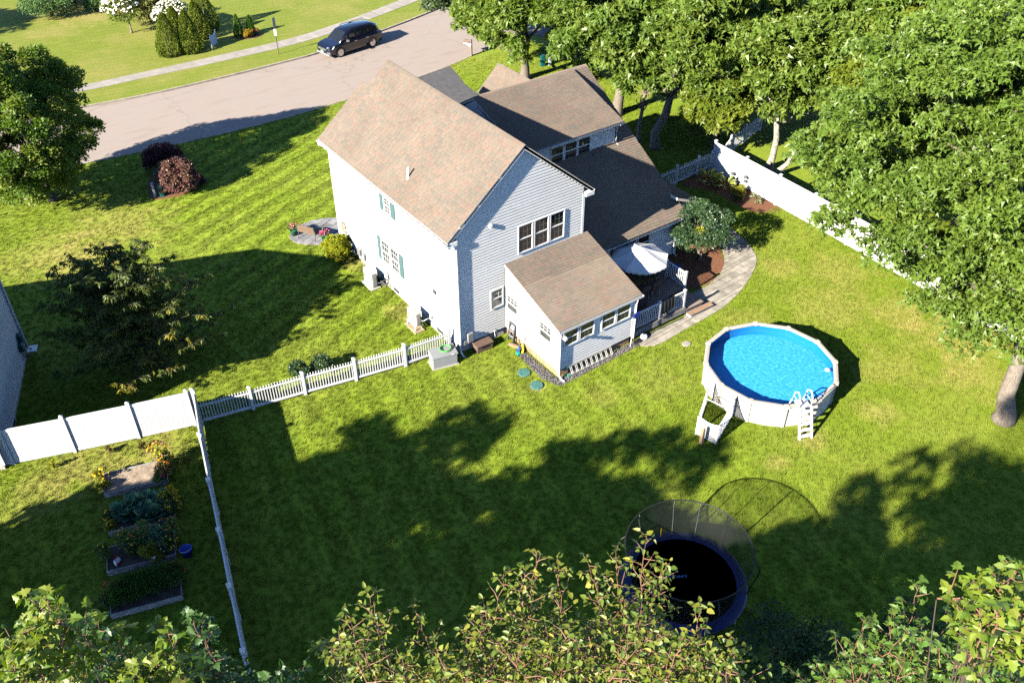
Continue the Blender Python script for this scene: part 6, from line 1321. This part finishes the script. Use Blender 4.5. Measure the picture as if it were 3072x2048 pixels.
def hosta(label, x, y, n, s, m, seed):
    rng = np.random.default_rng(seed); t = thing('hosta', label, 'plant', (x, y, .012), group='hostas along the right fence')
    a = rng.uniform(0, 6.28, n); el = rng.uniform(.1, 1.1, n); X = np.c_[np.cos(a) * np.cos(el), np.sin(a) * np.cos(el), np.sin(el) * .7]
    P = np.c_[x + .15 * s * np.cos(a) * np.cos(el) * 2, y + .15 * s * np.sin(a) * np.cos(el) * 2, .1 + .4 * s * np.sin(el)]
    me = D.meshes.new('leaf'); me.from_pydata([tuple(v) for v in HOSTA[0]], [], [tuple(int(i) for i in f) for f in HOSTA[1]]); me.materials.append(MATS[m])
    for i in range(n):
        xv = Vector(X[i]).normalized(); zv = Vector((-X[i][0] * .4, -X[i][1] * .4, 1)); yv = zv.cross(xv).normalized(); zv = xv.cross(yv)
        o = link('leaf', me, t, False); o.matrix_local = Matrix.Translation(Vector(P[i]) - t.location) @ Matrix((xv, yv, zv)).transposed().to_4x4() @ Matrix.Scale(float(rng.uniform(.38, .55) * s), 4)
hosta('largest yellow-green hosta at the corner of the right fence bed', 20.62, 4.75, 42, 1.15, 'leaf_hosta', 131)
hosta('yellow-green hosta beside the largest one in the fence bed', 20.9, 3.75, 34, .95, 'leaf_hosta', 132)
hosta('small pale hosta alone on the red mulch', 21.1, 1.62, 22, .62, 'leaf_hosta_blue', 133)
bush('fern_plant', 'feathery yellow-green plant in the middle of the fence bed', 'plant', (20.95, 2.75, 0), .5, .6, 'leaf_yellowgreen', 134, (), 0, .03, 80, 14)
bush('ground_plant', 'low reddish plant at the front of the fence bed', 'plant', (20.4, 2.3, 0), .4, .35, 'leaf_bronze', 135, (), 0, .03, 60, 10)
for i, (x, y, l) in enumerate(((-6.6, 2.75, 'small shrub behind the picket fence, the left of two'), (-5.5, 2.55, 'small shrub behind the picket fence, the right of two'))): shrub('hydrangea_shrub', l, (x, y, 0), .42, .8, 'leaf_viburnum', 140 + i, 22, 40, (.1, .16), 'small shrubs behind the picket fence')
# ------------------------------------------------------------------ trees
R_ = lambda s: np.random.default_rng(s)
make_tree('pear_tree', 'dense dark green tree at the left edge beside the road', (-11.3, 25.3, 0), 9, (-11.9, 25.0, 4.7), (3.35, 3.35, 3.75), 420, .55, 230, 'leaf_pear', R_(201), 'bark', .2, size=(.13, .20), inner=.74, flat=-.2, up=.3, squash=.75, shape=KITE)
# cherry with long drooping leaves: sparse branches that show
def cherry():
    rng = R_(210); b = Vector((-11.6, 7.3, 0)); t = thing('cherry_tree', 'sparse young tree with long drooping leaves in the shade of the left house', 'tree', b)
    tr_ = bent(b, (-12.0, 8.4, 5.0), rng, 8, .04); MB().tube(tr_, [.10 - .009 * i for i in range(9)], 8).build('trunk', 'twig_dark', t, True)
    mb = MB(); P, X, sun_tinted = [], [], []
    for i in range(60):
        f = .14 + .84 * i / 60; p = tr_[min(8, int(f * 8))]; a = i * 2.4; L = (3.7 * (1 - .64 * f) + .35) * rng.uniform(.75, 1.15)
        e = p + Vector((math.cos(a) * L, math.sin(a) * L, L * (.16 + .5 * f))); pts = bent(p, e, rng, 6, .08)
        mb.tube(pts, [.028 * (1 - .14 * k) for k in range(7)], 5, False)
        for k in range(2, 7):
            for s in range(5):
                q0 = pts[k - 1].lerp(pts[k], rng.random()); b2 = rng.uniform(0, 6.28); l2 = rng.uniform(.25, .65); q1 = q0 + Vector((math.cos(b2) * l2, math.sin(b2) * l2, rng.uniform(.0, .4) * l2)); mb.tube([q0, q1], [.008, .004], 4, False)
                n = 18; g = (q1.y < 5.2 and rng.random() < .6)  # low twigs on the near side take the painted sunlit colour
                for w in range(n):
                    u = rng.random() ** .6; c = q0.lerp(q1, u); P.append(tuple(c)); X.append((rng.normal() * .7 + math.cos(b2) * .5, rng.normal() * .7 + math.sin(b2) * .5, -.55 + rng.normal() * .3)); sun_tinted.append(g)
    mb.build('branch', 'twig_dark', t, True)
    P, X, sun_tinted = np.array(P), np.array(X), np.array(sun_tinted); Z = np.tile(A(0, 0, 1), (len(P), 1)) + rng.normal(size=P.shape) * .4
    for nm, m, k in (('crown', 'leaf_cherry', ~sun_tinted), ('sunlit_leaves', 'leaf_cherry_sunlit', sun_tinted)):
        V, F = spread(LONG, P[k], X[k], Z[k], rng.uniform(.16, .26, k.sum())); np_mesh(nm, V, F, m, t, np.repeat(rng.random(k.sum()), 2))
cherry()
gw = 'oaks and maples on the right side'
make_tree('oak_tree', 'huge oak whose glossy crown fills the right edge above its thick trunk', (15.95, -16.85, 0), 16, (19.9, -12.2, 9.6), (8.2, 7.8, 5.4), 640, .92, 122, 'leaf_oak', R_(301), 'bark_pale', .37, lean=(18.6, -14.0, 10.5), squash=.5, up=.32, size=(.14, .24), group=gw, nlimb=26, inner=.6, extra=(((15.8, -15.6, 4.7), (2.4, 2.4, 1.3), 34), ((14.4, -13.0, 6.0), (1.8, 2.2, 1.4), 22), ((17.3, -17.8, 5.2), (2.4, 2.4, 1.4), 34)))
make_tree('oak_tree', 'tall oak with a pale trunk right behind the back wing', (22.45, 15.15, 0), 13, (22.0, 13.6, 7.4), (5.0, 5.0, 4.2), 260, .95, 85, 'leaf_oak', R_(302), 'bark_pale', .36, squash=.55, size=(.24, .36), group=gw)
make_tree('oak_tree', 'oak with a pale trunk in the front lawn behind the small front gable', (21.0, 23.6, 0), 11, (20.3, 23.0, 6.2), (4.4, 4.4, 3.6), 210, .85, 85, 'leaf_oak', R_(303), 'bark_pale', .34, size=(.26, .38), group=gw)
make_tree('oak_tree', 'grey-green tree hanging over the road at the top centre', (23.2, 29.5, 0), 10, (20.6, 29.2, 6.4), (4.6, 4.0, 3.2), 150, .8, 70, 'leaf_oak_grey', R_(304), 'bark', .25, size=(.26, .38), group=gw)
make_tree('maple_tree', 'thin dark trunked tree just behind the house corner', (20.95, 11.35, 0), 7, (21.3, 11.2, 4.4), (1.7, 1.7, 1.5), 45, .6, 80, 'leaf_oak', R_(305), 'bark', .16, size=(.22, .34), group=gw)
make_tree('oak_tree', 'dark trunked oak in the shade to the right of the pale trunk', (21.15, 10.0, 0), 12, (23.6, 9.4, 7.6), (4.2, 4.2, 3.4), 170, .9, 85, 'leaf_oak', R_(306), 'bark', .32, size=(.26, .38), group=gw)
make_tree('maple_tree', 'yellow-green young tree whose leaves hang over the fence corner', (23.4, 7.3, 0), 6, (22.9, 7.0, 3.6), (1.9, 1.9, 1.5), 60, .6, 85, 'leaf_lime', R_(307), 'bark', .12, size=(.2, .3), group=gw)
make_tree('maple_tree', 'slender tree with a short trunk on the far lit lawn patch', (25.95, 11.5, 0), 10, (26.5, 11.6, 6.4), (3.6, 3.6, 3.0), 120, .9, 80, 'leaf_oak', R_(308), 'bark', .14, size=(.26, .38), group=gw)
make_tree('oak_tree', 'lichen spotted tree standing close behind the right fence', (24.85, 3.9, 0), 10, (26.0, 4.6, 6.4), (3.4, 3.4, 3.0), 120, .9, 85, 'leaf_oak', R_(309), 'bark_lichen', .22, size=(.26, .38), group=gw)
make_tree('maple_tree', 'tree with a leaning bare trunk behind the right fence', (24.6, 3.0, 0), 11, (29.2, .6, 6.6), (3.6, 3.6, 2.8), 110, .9, 80, 'leaf_lime', R_(310), 'bark_lichen', .17, lean=(28.2, 1.4, 6.2), size=(.24, .36), group=gw)
make_tree('maple_tree', 'low yellow-green maple behind the middle of the right fence', (24.6, -.6, 0), 6, (24.6, -.6, 3.1), (1.8, 1.9, 1.3), 60, .6, 90, 'leaf_lime', R_(311), 'bark', .1, size=(.2, .3), group=gw)
for i, (x, y, h, r, lf, l) in enumerate(((28.5, -6.5, 8.6, 4.8, 'leaf_oak', 'oak behind the right fence, next to the huge one'), (31.5, 1.5, 8.8, 5.0, 'leaf_oak', 'tall oak deep in the row behind the leaning trunk'), (33.5, 10.0, 8.8, 5.2, 'leaf_oak', 'broad oak at the top right behind the white fence corner'), (28.5, 18.2, 8.0, 4.6, 'leaf_oak', 'oak at the top edge right of the pale trunk'), (31.5, 25.0, 7.6, 4.6, 'leaf_oak', 'oak at the top edge beyond the neighbour driveway'), (38.5, -3.5, 9.0, 5.4, 'leaf_oak', 'oak in the farthest row near the right edge'), (42.0, 6.0, 9.0, 5.4, 'leaf_oak', 'oak in the farthest row near the top right corner'), (39.5, 17.0, 8.6, 5.2, 'leaf_oak', 'oak in the farthest row at the top edge'), (30.0, -14.5, 8.6, 4.8, 'leaf_oak', 'oak at the right edge beyond the huge trunk'))):
    make_tree('oak_tree', l, (x, y, 0), h + 4, (x, y, h - .6), (r, r, r * .78), int(30 * r), 1.0, 72, lf, R_(320 + i), 'bark', .3, size=(.24, .36), group=gw, up=.32, squash=.55)
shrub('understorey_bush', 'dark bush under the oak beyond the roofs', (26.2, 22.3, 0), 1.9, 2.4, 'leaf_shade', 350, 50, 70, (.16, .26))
bush('ground_plant', 'yellow-green plant clump at the foot of the front lawn oak', 'plant', (20.6, 20.4, 0), .9, .8, 'leaf_yellowgreen', 351, (), 0, .03, 80, 16)
# trees beyond the left border that throw the shade on the beds and the lower lawn
def notinframe(P):
    d = P - np.array(CAM); zz = d @ np.array(FW); x = d @ np.array(RT) / np.maximum(zz, .01) * FPX + 1536; y = -(d @ np.array(UP)) / np.maximum(zz, .01) * FPX + 1024
    return (zz < .2) | (x < -25) | (x > 3100) | (y < -25) | (y > 2075)
gsh = 'shade trees beyond the left border'
for i, (x, y, zc, r, rz, l) in enumerate(((-26.6, -3.3, 4.4, 3.2, 2.4, 'low tree left of the beds, nearest the left house'), (-29.0, -8.6, 8.6, 4.4, 4.9, 'tall tree left of the beds, second from the left house'), (-25.5, -14.9, 9.4, 4.3, 5.4, 'tall tree left of the camera, third from the left house'), (-33, -16, 10, 5, 5, 'tall tree left of the camera, farthest from the lawn'), (-22.5, -20.0, 9.5, 3.6, 5.0, 'tall tree left of the camera, nearest to it'))):
    make_tree('shade_tree', l, (x, y, 0), zc + rz, (x, y, zc), (r, r, rz), int(30 * r), 1.0, 60, 'leaf_oak', R_(360 + i), 'bark', .3, size=(.34, .5), group=gsh, keep=notinframe, inner=.3)
make_tree('shade_tree', 'tree beyond the top left corner', (-21.5, 57.0, 0), 9, (-21.5, 57.0, 5.5), (3.6, 3.6, 3.4), 90, 1.0, 60, 'leaf_oak', R_(370), 'bark', .3, size=(.28, .42), group=gsh, keep=notinframe)
make_tree('shade_tree', 'tree beyond the top edge behind the cone shrubs', (-2.0, 66.0, .1), 9, (-2.0, 66.0, 6.0), (3.0, 3.0, 3.0), 70, 1.0, 60, 'leaf_oak', R_(371), 'bark', .3, size=(.28, .42), group=gsh, keep=notinframe)
# ------------------------------------------------------------------ tree tops close to the camera: shoots with single leaves
def ovate(fold, tipd, wid, tw):
    return (A((0, 0, 0), (.26, .36 * wid, fold + tw), (.64, .27 * wid, fold * .6 + tw - tipd * .4), (1, 0, -tipd), (.64, -.27 * wid, fold * .6 - tw - tipd * .4), (.26, -.36 * wid, fold - tw)), np.array([(0, 3, 2), (0, 2, 1), (0, 5, 4), (0, 4, 3)]))
OVATE = [ovate(.08, .12, 1, 0), ovate(.2, .3, .85, .04), ovate(.14, .45, .8, -.06), ovate(.28, .15, .9, .08), ovate(.03, .35, 1.05, -.03)]
half = [(.0, .0), (.02, .20), (-.10, .46), (.17, .36), (.34, .60), (.46, .30), (.66, .34), (1.0, 0)]
ml = [(x, y) for x, y in half] + [(x, -y) for x, y in half[-2:0:-1]]
def maple(fold, tipd, tw, wid):
    return (A(*([(.26, 0, -.03)] + [(x, y * wid, abs(y) * fold + y * tw - max(0, x - .3) ** 2 * tipd * 2) for x, y in ml])), np.array([(0, 1 + (i + 1) % len(ml), 1 + i) for i in range(len(ml))]))
MAPLE = [maple(.15, .2, 0, 1), maple(.45, .5, .1, .85), maple(-.2, .6, -.12, .95), maple(.3, .1, .25, .9), maple(.6, .7, -.05, .75)]
def frame_xy(P):
    d = P - np.array(CAM); zz = d @ np.array(FW); return d @ np.array(RT) / np.maximum(zz, .01) * FPX + 1536, -(d @ np.array(UP)) / np.maximum(zz, .01) * FPX + 1024, zz
def near_tree(name, label, trunk, shoots, shape, leaf, leafsize, rng, twig='twig_red', pet=.02, spread_=.42, step=.034, side=.055, droop=.45, lower=None, leaf2=None):
    """shoots: (tip, length, lean) ; leaves sit alternately along side twigs"""
    t = thing(name, label, 'tree', (trunk[0], trunk[1], 0), group='tree tops along the bottom edge')
    b = Vector((trunk[0], trunk[1], 0)); top = Vector(trunk)
    MB().tube(bent(b, top, rng, 8, .03), [.22 - .021 * i for i in range(9)], 8).build('trunk', 'bark', t, True)
    mb = MB(); br = MB(); P, X, Z, S = [], [], [], []
    for tip, L, lean, *sp in shoots:
        spr = sp[0] if sp else spread_
        ax = (Vector((0, 0, 1)) + Vector(lean)).normalized(); base = tip - ax * L; main = [tip - ax * (L * (1 - k / 7)) + Vector(rng.normal(size=3) * .012 * L) for k in range(8)]
        main[7] = tip
        down = base.lerp(top, .35) - Vector((0, 0, .8)); br.tube([down, base], [.005, .004], 5, False); mb.tube(main, [.0065 - .0007 * k for k in range(8)], 5, False)
        n = max(3, int(L / side)); az0 = rng.uniform(0, 6.28)
        def put_leaf(p, d):
            P.append(p); X.append(d); Z.append(Vector((0, 0, 1)) + Vector(rng.normal(size=3) * .55) - Vector((d.x, d.y, 0)) * .25); S.append(leafsize * rng.uniform(.65, 1.2))
        for k in range(n):
            f = (k + rng.random() * .6) / n; i = min(6, int(f * 7)); q = main[i].lerp(main[i + 1], f * 7 - i); a = az0 + k * 2.4 + rng.uniform(-.4, .4)
            l = (spr * L * (1 - f) ** .8 + .04) * rng.uniform(.6, 1.15); d = (Vector((math.cos(a), math.sin(a), 0)) + ax * rng.uniform(.35, .9)).normalized()
            e = q + d * l; m_ = q.lerp(e, .5) + Vector(rng.normal(size=3) * .05 * l); mb.tube([q, m_, e], [.0045, .0035, .002], 4, False)
            nl = max(2, int(l / step))
            for j in range(nl):
                u = (j + .6) / nl; p = q.lerp(m_, u * 2) if u < .5 else m_.lerp(e, u * 2 - 1); sd_ = d.cross(Vector((0, 0, 1))).normalized() * (1 if j % 2 else -1)
                dl = (sd_ * .9 + d * .5 + Vector((0, 0, -droop)) + Vector(rng.normal(size=3) * .35)).normalized(); put_leaf(p + dl * pet, dl)
            put_leaf(e, (d + Vector((0, 0, -droop * .6)) + Vector(rng.normal(size=3) * .25)).normalized())
        for s in range(3): put_leaf(tip - ax * .02 * s, (Vector((math.cos(s * 2.1 + az0), math.sin(s * 2.1 + az0), .35))).normalized())
    mb.build('twigs', twig, t); br.build('branch', 'twig_dark', t)
    P, X, Z, S = (np.array([tuple(v) for v in P]), np.array([tuple(v) for v in X]), np.array([tuple(v) for v in Z]), np.array(S))
    x, y, zz = frame_xy(P); vis = (x > 0) & (x < 3072) & (y > 0) & (y < 2048); score = np.where(vis, S / np.maximum(zz, .5), 0); order = np.argsort(-score)
    n1 = int(min(300, vis.sum())); one, rest = order[:n1], order[n1:]
    VV, FF, RR, off, mes = [], [], [], 0, []; pick = rng.integers(0, len(shape), len(P))
    for k, s in enumerate(shape):
        q = rest[pick[rest] == k]; V, F = spread(s, P[q], X[q], Z[q], S[q]); VV.append(V); FF.append(F + off); off += len(V); RR.append(np.repeat(rng.random(len(q)), len(s[1])))
        me = D.meshes.new('leaf'); me.from_pydata([tuple(v) for v in s[0]], [], [tuple(int(i) for i in f) for f in s[1]]); me.materials.append(MATS[leaf]); mes.append(me)
    o = np_mesh('leaves', np.concatenate(VV), np.concatenate(FF), leaf, t, np.concatenate(RR)); o['kind'] = 'stuff'
    inv = wmat(t).inverted()
    for i in one:
        xv = Vector(X[i]).normalized(); yv = Vector(Z[i]).cross(xv).normalized(); zv = xv.cross(yv)
        o = link('leaf', mes[pick[i]], t, False); o.matrix_local = inv @ Matrix.Translation(Vector(P[i])) @ Matrix((xv, yv, zv)).transposed().to_4x4() @ Matrix.Scale(float(S[i]), 4)
    if lower:
        C = clumps(lower[0], lower[1], lower[2], rng, .3); crown('crown', C, .9, 60, leaf2 or leaf, t, rng, SPRAY, (.22, .34), keep=notinframe)
    return t
def mass(region, n, rng, d0, d1, Ls, tile_no):
    """shoot tips filling the part of the picture below the outline region [(x, ytop), ...] given in tile pixels"""
    xs, ys = [p[0] for p in region], [p[1] for p in region]; out = []
    for _ in range(n):
        x = rng.uniform(xs[0], xs[-1]); y = np.interp(x, xs, ys) + abs(rng.normal()) * 260 * rng.random() + 20
        out.append((along(*tile(tile_no, x, y), rng.uniform(d0, d1)), rng.uniform(*Ls), tuple(rng.normal(size=3) * .22)))
    return out
def tips(lst, tile_no, d, L, rng): return [(along(*tile(tile_no, x, y), d + rng.uniform(-.4, .4)), L * rng.uniform(.8, 1.2), tuple(rng.normal(size=3) * .12), .24) for x, y in lst]
rng = R_(401)
sh = tips([(1150, 790), (1345, 655), (1500, 745), (1690, 705), (1890, 640), (2105, 545), (2215, 720), (955, 1060), (1260, 765)], 8, 7.2, .95, rng) + tips([(170, 935), (500, 1040), (10, 1060), (230, 1110), (640, 1260), (840, 1210)], 8, 7.4, .8, rng) + tips([(330, 1225), (350, 1340), (120, 1010), (310, 1420)], 9, 7.0, .6, rng)
sh += mass([(880, 1380), (1000, 1290), (1200, 1150), (1400, 1120), (1700, 1100), (1900, 1050), (2100, 1090), (2351, 1210)], 66, rng, 6.8, 8.6, (.5, .85), 8)
sh += mass([(-60, 1200), (200, 1290), (500, 1370), (700, 1420), (880, 1360)], 26, rng, 7.0, 8.6, (.4, .7), 8) + mass([(-10, 1200), (150, 1230), (300, 1330), (340, 1500)], 18, rng, 6.8, 7.8, (.4, .7), 9)
near_tree('birch_tree', 'top of a yellow-green birch at the bottom centre of the photo', (-15.2, -25.4, 15.5), sh, OVATE, 'leaf_birch', .053, rng, lower=((-13.6, -24.4, 11.0), (3.4, 3.4, 5.0), 80))
rng = R_(402)
sh = tips([(150, 955), (340, 935), (260, 1000)], 7, 7.2, .8, rng) + tips([(1100, 1135), (800, 1195), (1150, 1170)], 7, 7.2, .7, rng)
sh += mass([(-40, 1420), (60, 1280), (180, 1120), (330, 1100), (400, 1380)], 22, rng, 6.8, 7.8, (.4, .7), 7) + mass([(720, 1540), (850, 1380), (1000, 1300), (1150, 1270), (1230, 1480)], 20, rng, 6.8, 7.6, (.5, .8), 7)
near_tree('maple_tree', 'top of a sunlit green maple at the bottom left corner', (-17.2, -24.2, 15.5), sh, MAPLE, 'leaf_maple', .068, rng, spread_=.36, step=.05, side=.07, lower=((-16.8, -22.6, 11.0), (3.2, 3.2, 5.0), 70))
rng = R_(403)
sh = tips([(640, 1105), (560, 1190), (1440, 1165), (1280, 1080), (1380, 1110)], 7, 9.6, .8, rng) + mass([(380, 1480), (560, 1320), (720, 1340), (820, 1470), (1000, 1480), (1200, 1400), (1400, 1320), (1560, 1450), (1800, 1500), (1950, 1480), (2050, 1540)], 50, rng, 9.0, 10.6, (.6, 1.0), 7)
near_tree('maple_tree', 'darker shaded maple top behind the sunlit one at the bottom left', (-16.2, -23.0, 14.0), sh, MAPLE, 'leaf_maple_shaded', .088, rng, spread_=.36, step=.055, side=.075)
rng = R_(404)
sh = tips([(1650, 850), (1960, 1030), (1310, 1110), (1280, 1235), (1480, 1050)], 9, 9.0, .9, rng) + mass([(1250, 1450), (1330, 1290), (1480, 1230), (1650, 1150), (1800, 1250), (2000, 1300), (2150, 1380), (2370, 1380)], 48, rng, 8.2, 10.0, (.6, 1.0), 9) + mass([(1040, 1480), (1100, 1370), (1180, 1380), (1270, 1500)], 8, rng, 9.4, 10.2, (.4, .6), 9)
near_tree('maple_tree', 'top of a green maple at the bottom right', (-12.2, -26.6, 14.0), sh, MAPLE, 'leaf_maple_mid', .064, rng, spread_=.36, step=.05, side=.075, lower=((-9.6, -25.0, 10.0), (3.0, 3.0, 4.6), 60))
rng = R_(405)
sh = tips([(2150, 790), (2270, 745), (2115, 880), (2120, 960), (2200, 1010), (2330, 770)], 9, 5.6, .5, rng) + mass([(2140, 1000), (2230, 920), (2370, 860)], 16, rng, 5.4, 6.2, (.35, .6), 9)
near_tree('maple_tree', 'bright maple branch reaching in at the right edge near the bottom', (-13.6, -28.2, 17.0), sh, MAPLE, 'leaf_maple', .062, rng, spread_=.34, step=.045, side=.06)
# saplings in the dark behind the trampoline
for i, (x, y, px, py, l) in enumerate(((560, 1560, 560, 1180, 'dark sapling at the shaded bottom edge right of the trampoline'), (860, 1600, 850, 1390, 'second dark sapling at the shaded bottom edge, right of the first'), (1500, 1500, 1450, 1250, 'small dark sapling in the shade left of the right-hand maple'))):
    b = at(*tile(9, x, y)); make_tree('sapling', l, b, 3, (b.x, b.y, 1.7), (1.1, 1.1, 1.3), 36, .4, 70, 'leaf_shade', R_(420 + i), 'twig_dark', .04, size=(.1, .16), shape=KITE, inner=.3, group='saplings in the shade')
# ------------------------------------------------------------------ standing grass on the lawn
def grass():
    rng = R_(500); out = []
    for n, x0, x1, y0, y1 in ((110000, -22, 23, -24, 8), (45000, -20, 26, 8, 29)):
        P = np.c_[rng.uniform(x0, x1, n), rng.uniform(y0, y1, n)]; out.append(P)
    P = np.concatenate(out); x, y, zz = frame_xy(np.c_[P, np.zeros(len(P))]); k = (x > -60) & (x < 3130) & (y > -60) & (y < 2110)
    P = P[k]
    ban = NOGRASS + [[(-.0, 0), (Wd, 0), (Wd, Lh), (0, Lh)], [(S0 - .02, 0), (S1, 0), (S1, -SD), (S0 - .02, -SD)], [(6.8, -3.9), (11.5, -3.9), (11.5, .5), (6.8, .5)], [(Wd, 0), (15.4, 0), (15.4, 12.4), (Wd, 12.4)], [(-1.7, -.55), (-.3, -.75), (-.2, .2), (-1.5, .4)], [(-.95, 6.6), (-.3, 6.6), (-.3, 7.75), (-.95, 7.75)], [(-.95, 2.3), (-.3, 2.3), (-.3, 3.4), (-.95, 3.4)], [(10.3, -4.25), (11.9, -4.25), (11.9, -2.7), (10.3, -2.7)]]
    ban.append([tuple(TN @ Vector(v))[:2] for v in ((-.05, .05, 0), (NLn, .05, 0), (NLn, -ND, 0), (-.05, -ND, 0))])
    bad = np.zeros(len(P), bool)
    for pl in ban: bad |= inside(P, pl)
    bad |= np.hypot(P[:, 0] - PC[0], P[:, 1] - PC[1]) < PR + .02
    for sx, sy in ((1.55, -2.8), (1.49, -3.81), (8.82, -5.5)): bad |= np.hypot(P[:, 0] - sx, P[:, 1] - sy) < .32
    P = P[~bad]
    nb = 16; vs, fs = [], []
    for i in range(nb):
        a = rng.uniform(0, 6.28); r = rng.uniform(0, .085); h = rng.uniform(.03, .07); w = .006; b = rng.uniform(0, 6.28); ln = rng.uniform(.01, .05); cx, cy = r * math.cos(a), r * math.sin(a); k = len(vs)
        vs += [(cx - w * math.sin(b), cy + w * math.cos(b), 0), (cx + w * math.sin(b), cy - w * math.cos(b), 0), (cx + ln * math.cos(b), cy + ln * math.sin(b), h)]; fs.append((k, k + 1, k + 2))
    me = D.meshes.new('grass_tuft'); me.from_pydata(vs, [], fs); me.materials.append(MATS['lawn']); src = D.objects.new('grass_tuft', me)
    pm = D.meshes.new('grass'); pm.vertices.add(len(P)); pm.vertices.foreach_set('co', np.c_[P, np.zeros(len(P))].astype(np.float32).ravel())
    a1 = pm.attributes.new('rot', 'FLOAT_VECTOR', 'POINT'); a1.data.foreach_set('vector', np.c_[np.zeros(len(P)), np.zeros(len(P)), rng.uniform(0, 6.28, len(P))].astype(np.float32).ravel())
    a2 = pm.attributes.new('scl', 'FLOAT', 'POINT'); a2.data.foreach_set('value', rng.uniform(.7, 1.5, len(P)).astype(np.float32))
    ob = link('grass', pm); tag(ob, 'short green grass of the lawns', None, None, 'stuff')
    ng = D.node_groups.new('grass_tufts', 'GeometryNodeTree'); ng.interface.new_socket('Geometry', in_out='INPUT', socket_type='NodeSocketGeometry'); ng.interface.new_socket('Geometry', in_out='OUTPUT', socket_type='NodeSocketGeometry')
    gi, go = ng.nodes.new('NodeGroupInput'), ng.nodes.new('NodeGroupOutput'); mp = ng.nodes.new('GeometryNodeMeshToPoints'); ip = ng.nodes.new('GeometryNodeInstanceOnPoints'); oi = ng.nodes.new('GeometryNodeObjectInfo'); oi.inputs[0].default_value = src
    r = ng.nodes.new('GeometryNodeInputNamedAttribute'); r.data_type = 'FLOAT_VECTOR'; r.inputs[0].default_value = 'rot'; s = ng.nodes.new('GeometryNodeInputNamedAttribute'); s.data_type = 'FLOAT'; s.inputs[0].default_value = 'scl'
    L = ng.links.new; L(gi.outputs[0], mp.inputs[0]); L(mp.outputs[0], ip.inputs['Points']); L(oi.outputs['Geometry'], ip.inputs['Instance']); L(r.outputs[0], ip.inputs['Rotation']); L(s.outputs[0], ip.inputs['Scale']); L(ip.outputs[0], go.inputs[0])
    ob.modifiers.new('tufts', 'NODES').node_group = ng
grass()
